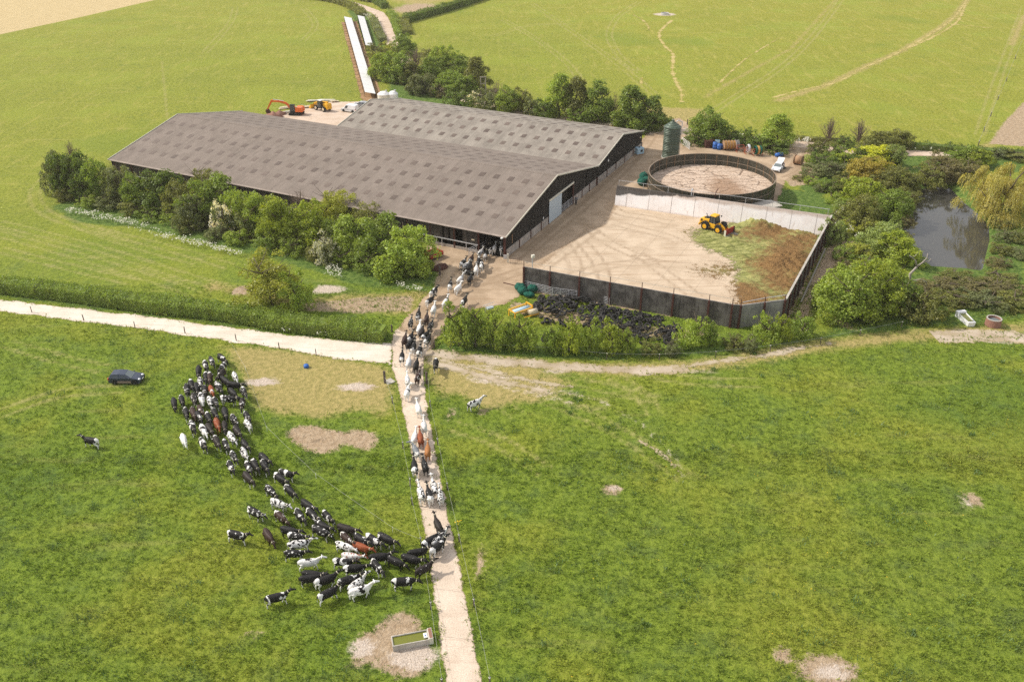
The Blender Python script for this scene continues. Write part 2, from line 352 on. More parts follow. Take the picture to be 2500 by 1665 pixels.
M['orange'] = paint('excavator_orange', (.80, .16, .022), .4, 0, .2, 2.5, (.45, .25, .16))
M['redpaint'] = paint('worn_red_paint', (.36, .04, .028), .6, 0, .6, 2.5, (.32, .20, .15))
M['redframe'] = paint('red_lead_frame', (.40, .10, .05), .65, 0, .4, 3, (.25, .14, .09))
M['carblue'] = paint('dark_blue_car_paint', (.055, .070, .105), .25, .35, .1, 1, (.10, .09, .08), .6)
M['cardirt'] = paint('mud_splashed_sill', (.26, .19, .15), .75, 0, .5, 4, (.10, .09, .09))
M['white'] = paint('white_paint', (.80, .79, .76), .45, 0, .12, 2, (.55, .50, .44))
M['carwhite'] = paint('white_car_paint', (.82, .82, .82), .25, 0, .05, 2, (.6, .58, .55), .6)
M['silver'] = paint('silver_car_paint', (.42, .43, .45), .3, .4, .1, 2, (.3, .3, .3))
M['glass'] = paint('dark_window_glass', (.035, .045, .05), .06, 0, .05, 1, (.1, .1, .1), .8)
M['paleglass'] = paint('sky_lit_glass', (.16, .19, .19), .12, 0, .2, 3, (.28, .30, .30), .8)
M['lamp'] = paint('clear_headlamp', (.75, .76, .78), .15, .2, .05, 1, (.8, .8, .8), .8)
M['redlamp'] = paint('red_tail_lamp', (.75, .12, .05), .25, 0, .05, 1, (.5, .1, .05))
M['bluedrum'] = paint('blue_plastic', (.030, .13, .44), .4, 0, .1, 2, (.2, .25, .35))
M['paleblue'] = paint('pale_blue_plastic', (.44, .62, .74), .5, 0, .2, 2, (.6, .6, .6))
M['wood'] = paint('bare_timber', (.36, .22, .125), .85, 0, .4, 3, (.2, .14, .09))
M['palewood'] = paint('new_sawn_timber', (.66, .56, .40), .8, 0, .3, 3, (.5, .4, .28))
M['postwood'] = paint('weathered_post', (.11, .085, .07), .9, 0, .4, 4, (.05, .04, .035))
M['netgreen'] = paint('dark_green_netting', (.012, .095, .065), .8, 0, .5, 7, (.006, .04, .03), .2)
M['pipeorange'] = paint('yellow_brown_hose', (.50, .27, .07), .6, 0, .3, 3)
M['brick'] = paint('red_brown_brick', (.28, .14, .10), .9, 0, .6, 3, (.20, .17, .15))
M['skin'] = paint('skin', (.55, .33, .24), .6, 0, .05)
M['cloth_dark'] = paint('dark_work_clothes', (.035, .038, .045), .9, 0, .3, 5, (.08, .08, .08))
M['cloth_grey'] = paint('grey_jacket', (.12, .125, .14), .9, 0, .5, 8, (.3, .3, .3))
M['hair'] = paint('brown_hair', (.06, .035, .02), .9, 0, .1)
M['tape'] = paint('white_fence_tape', (.78, .80, .70), .7, 0, .1)
M['wire'] = paint('galvanised_wire', (.42, .42, .38), .5, .3, .1)
def silo_material():
    m = NT('green_corrugated_steel'); O = m.obj; z = m.sep(O)[2]; w = m.math('SINE', m.math('MULTIPLY', z, 2*math.pi/.36)); n = m.noise(O, 1.5, 5, .6)
    c = m.mix(m.mr(n, .4, .7, 0, .5), (.085, .120, .085), (.14, .17, .13)); c = m.mul(c, m.mr(w, -1, 1, .72, 1.12, False))
    return m.bsdf(c, .45, .2, m.bump(w, .8, .06), .4)
M['silo'] = silo_material()
def tank_material():
    m = NT('dark_olive_enamel_steel'); O = m.obj; n = m.noise(m.scale(O, (1.5, 1.5, .2)), 1.0, 5, .65); g = m.noise(O, 4, 4)
    c = m.mix(m.mr(n, .4, .7), (.036, .034, .024), (.075, .068, .047)); c = m.mul(c, m.mr(g, .3, .7, .85, 1.15)); return m.bsdf(c, .45, .1, None, .4)
M['tank'] = tank_material()
def crust_material():
    m = NT('dried_slurry_crust'); P = m.pos; n1 = m.noise(P, .10, 5, .6, .5); n2 = m.noise(P, .7, 6, .7, .8); n3 = m.noise(P, 4, 4, .7)
    wv = m.n('ShaderNodeTexNoise'); m.put(wv.inputs['Vector'], P); wv.inputs['Scale'].default_value = .5; wv.inputs['Detail'].default_value = 4
    PP = m.mix(.5, P, wv.outputs['Color'], 'ADD')
    e1 = m.voro(m.scale(PP, (.35, .9, 1)), .55, 'DISTANCE_TO_EDGE'); e2 = m.voro(m.scale(PP, (.6, 1.2, 1)), 1.6, 'DISTANCE_TO_EDGE')
    c = m.mix(m.mr(n2, .3, .7), (.52, .39, .285), (.70, .56, .44)); c = m.mix(m.mr(n3, .55, .75, 0, .5), c, (.40, .285, .20))
    c = m.mix(m.mr(e1, .035, .008, 0, .8), c, (.14, .09, .06)); c = m.mix(m.mr(e2, .07, .01, 0, .55), c, (.24, .16, .11))
    br = m.attr('brown').outputs['Fac']; c = m.mix(m.mr(m.math('ADD', br, m.math('MULTIPLY', m.math('SUBTRACT', n2, .5), 9)), -1, 1.5, 0, .75), c, m.mix(n3, (.17, .085, .04), (.42, .27, .17)))
    hgt = m.math('ADD', m.math('MULTIPLY', m.mr(e1, 0, .06), 1.0), m.math('ADD', m.math('MULTIPLY', m.mr(e2, 0, .08), .6), n2))
    return m.bsdf(c, .95, 0, m.bump(hgt, .7, .15), .1)
M['crust'] = crust_material()
def silage_material():
    m = NT('spread_silage'); P = m.pos; n1 = m.noise(P, .16, 4, .6); n2 = m.noise(P, .9, 6, .7); n3 = m.noise(P, 5, 4, .75)
    st = m.noise(m.rot(P, -.45, (.35, 2.2, 1)), .8, 5, .7)
    gr = m.mix(m.mr(st, .35, .65), (.17, .185, .050), (.42, .41, .155)); brn = m.mix(m.mr(n3, .3, .7), (.115, .062, .024), (.34, .205, .085))
    b = m.attr('brown').outputs['Fac']; c = m.mix(m.mr(m.math('ADD', b, m.math('ADD', m.math('MULTIPLY', m.math('SUBTRACT', n2, .5), 11.0), m.math('MULTIPLY', m.math('SUBTRACT', n1, .5), 9.0))), -2.4, 2.4), gr, brn)
    e = m.math('ADD', m.attr('edge').outputs['Fac'], m.math('ADD', m.math('MULTIPLY', m.math('SUBTRACT', n2, .5), 8.0), m.math('MULTIPLY', m.math('SUBTRACT', n3, .5), 6.0)))
    return m.bsdf(c, .95, 0, m.bump(m.math('ADD', n2, n3), .9, .2), .1, m.mr(e, -.3, .5))
M['silage'] = silage_material()
def water_material():
    m = NT('pond_water'); P = m.pos; h = m.noise(P, 1.4, 4, .6); return m.bsdf((.055, .053, .046), .05, 0, m.bump(h, .12, .02), .5)
M['water'] = water_material()
M['greenwater'] = paint('algae_green_water', (.16, .17, .012), .12, 0, .5, 2.5, (.06, .07, .02), .6)

# --- plants
def leaf_material():
    m = NT('leaves'); t = m.attr('tint', 'OBJECT').outputs['Color']; r = m.n('ShaderNodeNewGeometry').outputs['Random Per Island']; n = m.noise(m.obj, .7, 3, .6)
    c = m.mul(t, m.mr(r, 0, 1, .7, 1.45, False)); c = m.mix(m.mr(n, .45, .7, 0, .35), c, m.mix(1.0, c, (1.35, 1.12, .8), 'MULTIPLY'))
    d = m.n('ShaderNodeBsdfDiffuse'); m.put(d.inputs[0], c); tr = m.n('ShaderNodeBsdfTranslucent'); m.put(tr.inputs[0], m.mix(1.0, c, (1.3, 1.25, .55), 'MULTIPLY'))
    g = m.n('ShaderNodeBsdfGlossy'); g.inputs['Roughness'].default_value = .5; g.inputs[0].default_value = (1, 1, 1, 1)
    a = m.n('ShaderNodeMixShader'); a.inputs[0].default_value = .42; m.t.links.new(d.outputs[0], a.inputs[1]); m.t.links.new(tr.outputs[0], a.inputs[2])
    b = m.n('ShaderNodeMixShader'); b.inputs[0].default_value = .025; m.t.links.new(a.outputs[0], b.inputs[1]); m.t.links.new(g.outputs[0], b.inputs[2])
    m.t.links.new(b.outputs[0], m.out.inputs['Surface']); return m.mat
M['leaf'] = leaf_material()
M['blossom'] = paint('white_blossom', (.84, .82, .78), .8, 0, .2, 4, (.45, .42, .33), .1)
M['umbel'] = paint('cream_flower_heads', (.70, .68, .55), .8, 0, .3, 3, (.45, .48, .30), .1)
M['buttercup'] = paint('yellow_flowers', (.75, .50, .02), .7, 0, .1)
M['bark'] = paint('bark', (.12, .095, .07), .95, 0, .5, 2, (.19, .165, .13), .1)
M['twig'] = paint('bare_twigs', (.20, .15, .115), .95, 0, .5, 2, (.28, .22, .17), .1)
M['deadwood'] = paint('bleached_dead_wood', (.36, .32, .27), .9, 0, .5, 2, (.22, .19, .15), .1)

def coat_material():
    m = NT('cow_coat'); O = m.obj; x, y, z = m.sep(O)[:3]
    coat = m.attr('coat', 'OBJECT').outputs['Color']; patch = m.attr('patch', 'OBJECT').outputs['Color']
    a = m.sep(m.attr('pat', 'OBJECT').outputs['Vector']); b = m.sep(m.attr('pat2', 'OBJECT').outputs['Vector'])    # rump, band, spots | band place, legs, seed
    off = m.n('ShaderNodeCombineXYZ'); m.put(off.inputs[0], b[2]); m.put(off.inputs[1], m.math('MULTIPLY', b[2], .7)); ov = m.n('ShaderNodeVectorMath', operation='ADD'); m.put(ov.inputs[0], O); m.put(ov.inputs[1], off.outputs[0])
    n = m.noise(ov.outputs[0], 2.6, 3, .5); nn = m.math('SUBTRACT', n, .5); ns = m.noise(ov.outputs[0], 4.2, 2, .45)
    rump = m.math('MULTIPLY', a[0], m.mr(m.math('ADD', m.math('ADD', x, m.math('MULTIPLY', nn, 1.3)), m.math('MULTIPLY', m.math('SUBTRACT', 1.0, a[0]), .25)), -.58, -.64))
    rump = m.math('MULTIPLY', m.mr(rump, .2, .3), m.mr(m.noise(ov.outputs[0], 1.7, 2, .4), .40, .44))
    band = m.math('MULTIPLY', m.mr(m.math('ABSOLUTE', m.math('SUBTRACT', m.math('ADD', x, m.math('MULTIPLY', nn, 1.5)), b[0])), m.math('ADD', m.math('MULTIPLY', a[1], .26), .012), m.math('MULTIPLY', a[1], .26)), m.math('MULTIPLY', m.mr(a[1], 0, .05), m.mr(m.noise(ov.outputs[0], 2.1, 2, .4), .44, .47)))
    legs = m.math('MULTIPLY', m.mr(m.math('ADD', z, m.math('MULTIPLY', nn, .8)), .60, .54), b[1])
    spot = m.mr(ns, m.math('SUBTRACT', 1.0, a[2]), m.math('SUBTRACT', 1.025, a[2]))
    w = m.math('MAXIMUM', m.math('MAXIMUM', rump, band), m.math('MAXIMUM', legs, spot), clamp=True)
    c = m.mix(w, coat, patch); g = m.noise(O, 9, 3); c = m.mul(c, m.mr(g, .3, .7, .85, 1.15)); c = m.mix(m.mr(z, .12, .08), c, (.05, .04, .03))
    return m.bsdf(c, .62, 0, None, .28)
M['coat'] = coat_material()
M['collar'] = paint('pale_collar', (.62, .56, .42), .7)
# ------------------------------------------------------------------ ground, water, tracks
def W(pts): return np.array([tuple(G(x, y))[:2] for x, y in pts])
def sd_poly(P, poly):
    d = np.full(len(P), 1e9); inside = np.zeros(len(P), bool); n = len(poly)
    for i in range(n):
        a, b = poly[i], poly[(i+1) % n]; e = b-a; w = P-a
        t = np.clip((w@e)/max(e@e, 1e-9), 0, 1); d = np.minimum(d, ((w-t[:, None]*e)**2).sum(1))
        c = (a[1] > P[:, 1]) != (b[1] > P[:, 1])
        with np.errstate(divide='ignore', invalid='ignore'): xi = a[0]+(P[:, 1]-a[1])/(b[1]-a[1] if b[1] != a[1] else 1e-9)*e[0]
        inside ^= c & (P[:, 0] < xi)
    d = np.sqrt(d); return np.where(inside, d, -d)
def sd_line(P, pts, w):
    d = np.full(len(P), 1e9)
    for a, b in zip(pts[:-1], pts[1:]):
        e = b-a; q = P-a; t = np.clip((q@e)/max(e@e, 1e-9), 0, 1); d = np.minimum(d, ((q-t[:, None]*e)**2).sum(1))
    return w-np.sqrt(d)
def sd_blob(P, px, py, rx, ry):      # ellipse in metres
    c = np.array(tuple(G(px, py))[:2]); q = (P-c)/np.array([rx, ry]); r = np.sqrt((q**2).sum(1)); return (1-r)*min(rx, ry)
def smooth(pts, n=6):
    P = [Vector(p) for p in pts]; out = []
    for i in range(len(P)-1):
        a, b, c, d = P[max(i-1, 0)], P[i], P[i+1], P[min(i+2, len(P)-1)]
        for k in range(n):
            t = k/n; out.append(.5*((2*b)+(c-a)*t+(2*a-5*b+4*c-d)*t*t+(3*b-a-3*c+d)*t**3))
    return out+[P[-1]]
def sstep(a, b, x): t = np.clip((x-a)/(b-a), 0, 1); return t*t*(3-2*t)

POND = W([(2205,504),(2229,459),(2253,450),(2297,442),(2326,447),(2362,485),(2400,515),(2425,542),(2428,577),(2418,619),(2411,651),(2390,656),(2358,651),(2278,646),(2243,634),(2224,589),(2199,549)])
STUBBLE = W([(-400,165),(0,85),(200,42),(390,-2),(700,-85),(700,-300),(-600,-300)])
TOPFIELD = W([(1000,40),(1160,0),(1300,-40),(900,-60),(905,2),(950,18)])
RSTRIP = W([(2392,352),(2500,88),(2600,-150),(2900,-150),(2900,360)])
DRYP = [W(p) for p in (
 [(540,846),(690,852),(948,896),(958,960),(950,1002),(870,1000),(800,1018),(700,1012),(640,1000),(610,960),(580,900)],
 [(1046,868),(1160,872),(1300,880),(1330,915),(1400,930),(1330,975),(1230,985),(1180,1000),(1130,970),(1060,955)],
 [(740,735),(830,722),(1000,712),(1036,716),(1000,768),(760,755),(728,750)],
 [(1540,275),(1620,262),(1720,268),(1740,300),(1650,300),(1600,300)])]
DRYL = [([(1050,870),(1180,884),(1274,889),(1440,902),(1593,900),(1700,892),(1805,879),(1910,860),(2018,842),(2230,820),(2360,812),(2500,800)],1.25),([(1420,893),(1593,893),(1805,870),(2018,834),(2230,812)],.35),
 ([(740,935),(850,985),(930,1010)],.3),([(1900,245),(2010,212),(2120,160),(2200,125),(2290,72),(2330,42),(2362,0),(2380,-30)],1.1),([(1720,238),(1830,175),(1930,120),(1985,60),(2040,0)],.25),
 ([(2470,110),(2500,40)],.9),([(2540,300),(2380,370)],.8),([(520,700),(640,720),(700,735)],1.0)]
DIRTP = [W(p) for p in (
 [(698,1054),(733,1038),(784,1041),(829,1054),(850,1058),(861,1046),(915,1054),(921,1086),(893,1102),(862,1092),(842,1084),(825,1098),(797,1108),(746,1099),(715,1080)],
 [(979,1491),(1015,1496),(1031,1522),(1036,1560),(1062,1600),(1056,1618),(1018,1652),(964,1657),(929,1630),(900,1622),(858,1626),(862,1590),(864,1572),(877,1544),(915,1539),(935,1516)],
 [(740,742),(870,728),(1010,722),(1000,760),(850,764),(735,758)],
 [(2415,352),(2450,300),(2500,250),(2600,300),(2600,365)],
 [(2090,585),(2050,640),(1990,700),(1975,770),(1930,790),(1975,690),(2030,590)],
 [(2010,760),(2060,780),(2100,810),(2060,800)],
 [(1900,420),(1960,400),(2000,420),(1990,450),(1930,455)],
 [(1250,735),(1400,760),(1500,790),(1660,800),(1760,815),(1640,830),(1400,790),(1240,760)],
 [(1075,650),(1100,690),(1080,715),(1060,700)])]
DIRTB = [(1170,1378,.45,1.6),(1497,1194,1.1,.9),(2378,1222,1.0,1.3),(2020,1635,2.6,1.7),(1912,1598,.8,.9),(1790,1086,.25,.2),(640,932,1.7,.8),(875,945,2.2,.9),(1180,1005,.9,.7),(620,1545,.5,.2),(590,710,1.5,1.8),(1100,1010,.2,.7),(570,1010,.2,.2)]
PALEB = [(640,932,2.2,.9),(868,944,2.4,.9),(800,706,2.4,1.6),(775,712,1.4,.8),(1200,925,2.6,.9),(1320,957,1.8,.4),(1010,1600,2.2,1.6),(885,1580,1.2,1.2),(1170,895,2.5,.5),(1650,907,3.2,.4),(2460,832,3.0,.9),(2360,1225,.6,.9),(2030,1640,1.6,.8),(1500,1192,.6,.5),(1720,90,0,0),(1623,36,4.2,3.2),(1360,905,1.4,.5),(2550,815,3,1)]
PALEL = [([(1050,885),(1180,930),(1300,962),(1400,985)],.25),([(1040,875),(1150,905),(1320,935),(1480,985),(1560,1030),(1640,1110),(1672,1165)],.10)]
RANKP = [W(p) for p in (
 [(125,505),(170,490),(330,510),(520,560),(700,620),(870,650),(1000,680),(1060,650),(1075,690),(1040,715),(880,700),(700,640),(540,600),(330,555),(180,545)],
 [(0,725),(230,755),(480,788),(700,815),(950,835),(955,815),(620,785),(300,745),(0,712)],
 [(1035,868),(1130,860),(1450,880),(1750,865),(2020,830),(2240,800),(2420,790),(2500,775),(2500,640),(2250,660),(2130,720),(2000,830),(1700,850),(1300,850),(1090,830)],
 [(1890,460),(2000,470),(2080,560),(2020,580),(1890,500)],
 [(1000,205),(1130,250),(1180,275),(1060,285),(950,240),(950,180)],
 [(1930,350),(2120,370),(2330,355),(2500,370),(2500,420),(2100,430),(2000,480),(1960,470)],
 [(860,0),(905,50),(950,110),(930,130),(890,90),(850,30)],[(960,30),(985,60),(1000,110),(968,110),(950,60)])]

def axis(a, b, step, lo, hi):
    v = list(np.arange(a, b+1e-6, step)); s = step; x = a; L = []
    while x > lo: s = min(s*1.12, 60); x -= s; L.append(x)
    s = step; x = v[-1]; R = []
    while x < hi: s = min(s*1.12, 60); x += s; R.append(x)
    return np.array(L[::-1]+v+R)
xs = axis(-235, 235, .75, -1500, 1500); ys = axis(42, 425, .68, -300, 2600)
X, Y = np.meshgrid(xs, ys); P = np.stack([X.ravel(), Y.ravel()], 1); Z = np.zeros(len(P))
pd = sd_poly(P, POND); Z -= 1.6*sstep(-.9, 2.2, pd)
Z += 0.5*sstep(2.5, .5, np.abs(pd+3.0))*(P[:, 0] > POND[:, 0].max()-1)            # low bank on the far side of the pond
nx, ny = len(xs), len(ys); I = np.arange(nx*ny).reshape(ny, nx)
quads = np.stack([I[:-1, :-1], I[:-1, 1:], I[1:, 1:], I[1:, :-1]], -1).reshape(-1, 4)
def grid_mesh(name, co, quads, attrs, mat, kind='structure'):
    me = bpy.data.meshes.new(name); me.vertices.add(len(co)); me.vertices.foreach_set('co', co.astype(np.float32).ravel())
    me.loops.add(quads.size); me.loops.foreach_set('vertex_index', quads.astype(np.int32).ravel()); me.polygons.add(len(quads))
    me.polygons.foreach_set('loop_start', np.arange(0, quads.size, 4, dtype=np.int32)); me.polygons.foreach_set('use_smooth', np.ones(len(quads), bool))
    me.update(calc_edges=True)
    for k, v in attrs.items():
        a = me.attributes.new(k, 'FLOAT', 'POINT'); a.data.foreach_set('value', v.astype(np.float32))
    o = link(name, me, mat); tag(o, kind=kind); return o
mx = lambda L: np.maximum.reduce(L)
cl = lambda v: np.clip(v, -8, 8)
yel = .06+.62*sstep(105, 215, P[:, 1]-.15*P[:, 0])+.16*sstep(10, 45, P[:, 0])*sstep(170, 215, P[:, 1])+.10*sstep(0, 25, P[:, 0])*sstep(150, 60, P[:, 1])+.15*sstep(260, 380, P[:, 1])
yel = np.where(sd_poly(P, TOPFIELD) > 0, 1.05, yel)
yel += .12*sstep(.8, 0, np.abs(sd_poly(P, RSTRIP)))
dry = mx([sd_poly(P, p) for p in DRYP]+[sd_line(P, W(l), w) for l, w in DRYL]+[sd_poly(P, TOPFIELD)*.25-2.4])
dirt = mx([sd_poly(P, p) for p in DIRTP]+[sd_blob(P, *b) for b in DIRTB]+[sd_blob(P, 1020, 22, 9, 12)*.15])
pale = mx([sd_blob(P, *b) for b in PALEB if b[2] > 0]+[sd_line(P, W(l), w) for l, w in PALEL])
def ruts(px, off=.95):
    q = np.array([tuple(v)[:2] for v in smooth([G(*p) for p in px], 5)]); d = np.gradient(q, axis=0); d /= np.linalg.norm(d, axis=1, keepdims=True)+1e-9; n = np.stack([-d[:, 1], d[:, 0]], 1); return [q+n*off, q-n*off] if off else [q]
RUTS = [[(1560,5),(1510,40),(1488,80),(1495,110),(1520,145),(1565,178)],[(1300,10),(1400,80),(1500,150),(1600,232)],[(1230,50),(1300,90),(1380,150),(1420,200)],[(1200,90),(1300,62),(1400,60)],[(1700,300),(1790,240),(1900,170),(1985,90),(2060,-10)],[(2392,330),(2420,240),(2470,100),(2500,20)],
 [(120,430),(88,462),(92,500),(135,532),(250,565),(420,608),(560,650)],[(0,545),(250,610),(420,665),(560,705)],[(-40,560),(200,628),(400,690),(480,720)],[(110,520),(300,590),(480,640)],[(0,610),(200,660),(330,690)],[(395,150),(402,220),(408,290)],[(500,130),(560,60),(575,20)],[(740,100),(770,60),(740,20)],
 [(1056,882),(1200,930),(1330,962),(1480,988)],[(1052,890),(1240,948),(1400,1000),(1550,1078),(1672,1165)],[(1060,872),(1250,905),(1400,930),(1600,975)],[(1050,900),(1180,960),(1260,1010)],[(1110,1040),(1220,1080),(1330,1150)],[(1500,920),(1560,960),(1600,1010)],[(1540,905),(1700,930),(1850,935)],
 [(20,840),(160,880),(250,900)],[(0,1010),(150,960),(300,950)],[(1072,868),(1280,884),(1440,898),(1600,897),(1800,876),(2020,838),(2240,815),(2420,808)]]
RUTL = [l for r in RUTS for l in ruts(r, 0.95 if r[0] != (395,150) else .0)]
lines = mx([sd_line(P, l, .22) for l in RUTL])
rank = mx([sd_poly(P, p) for p in RANKP]+[pd+5])
ground = grid_mesh('ground', np.column_stack([P, Z]), quads, dict(yel=yel, dry=cl(dry), dirt=cl(dirt), pale=cl(pale), rank=cl(rank), lines=cl(lines), stubble=cl(sd_poly(P, STUBBLE))), M['ground'])
# pond
pp = POND; mbp = MB(); c0 = pp.mean(0); big = [tuple(c0+(p-c0)*1.12) for p in pp]
mbp.quad(*[(x, y, -.75) for x, y in big]); tag(mbp.build('water', M['water']), kind='structure')

def sheet(name, poly, z, mat, step=.6, margin=2.0, kind='structure', extra=None):
    lo = poly.min(0)-margin; hi = poly.max(0)+margin
    gx = np.arange(lo[0], hi[0]+step, step); gy = np.arange(lo[1], hi[1]+step, step); A, B = np.meshgrid(gx, gy); Q = np.stack([A.ravel(), B.ravel()], 1)
    e = sd_poly(Q, poly); J = np.arange(len(Q)).reshape(len(gy), len(gx)); q = np.stack([J[:-1, :-1], J[:-1, 1:], J[1:, 1:], J[1:, :-1]], -1).reshape(-1, 4)
    q = q[(e[q] > -margin).any(1)]; used, inv = np.unique(q, return_inverse=True)
    Q = Q[used]; at = dict(edge=e[used])
    zz = np.full(len(Q), z)
    if extra: at.update(extra(Q, e[used])); zz = zz+at.pop('dz', 0)
    return grid_mesh(name, np.column_stack([Q, zz]), inv.reshape(-1, 4), at, mat, kind)
def ribbon(name, px, wd, z, mat, n=6, margin=.9, kind='structure', joint=None):
    pts = smooth([G(*p[:2]) for p in px], n); ws = [wd]*len(px) if not isinstance(wd, (list, tuple)) else list(wd)
    ww = np.interp(np.linspace(0, len(px)-1, len(pts)), range(len(px)), ws); vs = []; ed = []
    for i, p in enumerate(pts):
        d = pts[min(i+1, len(pts)-1)]-pts[max(i-1, 0)]; d.z = 0; d.normalize(); nrm = Vector((-d.y, d.x, 0)); h = ww[i]/2; mg = min(margin, h*1.2)
        for k, e in ((-h-mg, -mg), (-h, 0), (0, h), (h, 0), (h+mg, -mg)): vs.append(tuple(p+nrm*k+Vector((0, 0, z)))); ed.append(e)
    q = np.array([(i*5+k, i*5+k+1, i*5+k+6, i*5+k+5) for i in range(len(pts)-1) for k in range(4)])
    return grid_mesh(name, np.array(vs), q, dict(edge=np.array(ed)), mat, kind)

YARDP = W([(966,809),(995,772),(1041,724),(1063,697),(1078,672),(1058,640),(1042,600),(1090,560),(1240,500),(1440,420),(1540,360),(1572,335),(1590,300),(1660,288),(1700,320),(1745,338),(1900,352),(1992,350),(1985,378),(1955,425),(1925,430),(1905,470),(1895,500),(1890,540),(1905,770),(1800,800),(1420,735),(1290,712),(1255,728),(1240,742),(1110,765),(1085,795),(1064,830),(1052,862),(1030,880),(955,885),(957,830)])
MARKS = [[(1490,505),(1520,522),(1580,532),(1640,545)],[(1330,650),(1400,600),(1450,560)],[(1420,590),(1460,640),(1480,690)],[(1380,600),(1402,640),(1408,690)],[(1240,645),(1330,565),(1430,480),(1520,400)],[(1290,615),(1380,540),(1480,455),(1560,375)],[(1500,545),(1560,560),(1620,575),(1660,592)],[(985,850),(1000,775),(1060,705),(1120,640)],[(1015,850),(1040,780),(1110,720),(1230,660)],[(1440,560),(1500,600),(1600,640),(1700,650)],[(1350,690),(1480,650),(1600,640)],[(1600,310),(1580,350),(1530,400)],[(1930,352),(1950,370),(1940,410),(1900,430)],[(1560,620),(1640,680),(1720,740)],[(1100,700),(1180,690),(1280,660)]]
MARKL = [l for r in MARKS for l in ruts(r, 1.0)]
mark_extra = lambda Q, e: dict(mark=cl(mx([sd_line(Q, l, .22) for l in MARKL]))+8.5)
sheet('yard', YARDP, .008, M['yard'], extra=mark_extra)
LANE_L = [(1088,1668),(1051,1380),(1019,1200),(993,1051),(974,956),(958,892),(955,840),(966,800)]
LANE_R = [(1179,1668),(1131,1434),(1083,1200),(1062,1104),(1046,1009),(1034,930),(1036,871),(1055,840)]
lanep = W([(1108,1800)]+LANE_L+LANE_R[::-1]+[(1208,1800)])
sheet('concrete_lane', lanep, .014, M['concrete_lane'], step=.4, margin=.8)
CHALKP = W([(-400,700),(-120,722),(0,733),(319,767),(637,809),(850,834),(955,838),(962,862),(952,890),(850,879),(637,844),(319,799),(0,760),(-400,725)])
sheet('chalk_track', CHALKP, .020, M['chalk'], step=.6, margin=1.2)
ribbon('stone_lane', [(700,-12),(840,6),(870,13),(899,23),(923,33),(935,49),(943,67),(950,89),(960,112),(990,150),(1060,215),(1250,270),(1560,318),(1590,322)], [4.6,4.6,4.6,4.4,4.4,4.4,4.2,4.2,4,4,4,4,4,4], .016, M['lane'])
ribbon('stone_lane', [(1560,318),(1640,318),(1700,326),(1758,334),(1850,344),(1925,350),(1992,356),(2120,372),(2330,372)], 5.0, .018, M['lane'])
sheet('builders_yard', W([(655,290),(690,280),(735,262),(790,250),(905,248),(1000,262),(980,290),(850,330),(640,310)]), .010, M['lane'], step=.8)
for i_, (nm, px, wd) in enumerate((('cattle_path', [(1640,50),(1613,75),(1610,92),(1622,112),(1641,130),(1644,150),(1642,175),(1650,200),(1664,228),(1662,250)], .8), ('cattle_path', [(1885,240),(1930,227),(1985,214),(2040,202),(2090,178)], .5),
                   ('cattle_path', [(2185,131),(2270,95),(2330,60),(2350,30),(2362,-10)], .8), ('cattle_path', [(2100,170),(2200,126),(2290,72),(2330,42),(2365,-5)], .6), ('cattle_path', [(2300,58),(2350,62),(2420,70)], .6), ('cattle_path', [(1757,203),(1820,145),(1900,95)], .35), ('cattle_path', [(1545,36),(1575,55),(1585,75)], .5), ('cattle_path', [(1567,190),(1565,205)], .7))):
    ribbon(nm, px, wd*1.3, .006+.004*i_, M['earthpath'], 5, 1.6)

for nm, px, wd, z in (('stony_track', [(1040,862),(1120,872),(1250,884),(1380,895),(1500,902),(1610,905),(1680,900)], 2.2, .0225), ('stony_track', [(1042,880),(1130,905),(1240,935),(1340,958)], 1.3, .0265), ('stony_track', [(1046,872),(1160,898),(1290,928),(1400,945)], .7, .0305), ('stony_track', [(1640,897),(1805,876),(1920,857),(2030,838)], .9, .0265), ('stony_track', [(2280,822),(2380,820),(2520,826)], 3.6, .0225), ('stony_track', [(1560,1075),(1620,1112),(1672,1165)], .35, .0225)):
    ribbon(nm, px, wd, z, M['rut'], 5, 1.2)
# ------------------------------------------------------------------ the two barns
S_ = 61.7/60
TH = .4711726; AX = Vector((-math.cos(TH), math.sin(TH), 0)); BX = Vector((math.sin(TH), math.cos(TH), 0))
ORG = Vector((-1.07354*S_, 133.62413*S_, 0)); B_RZ = math.atan2(AX.y, AX.x)
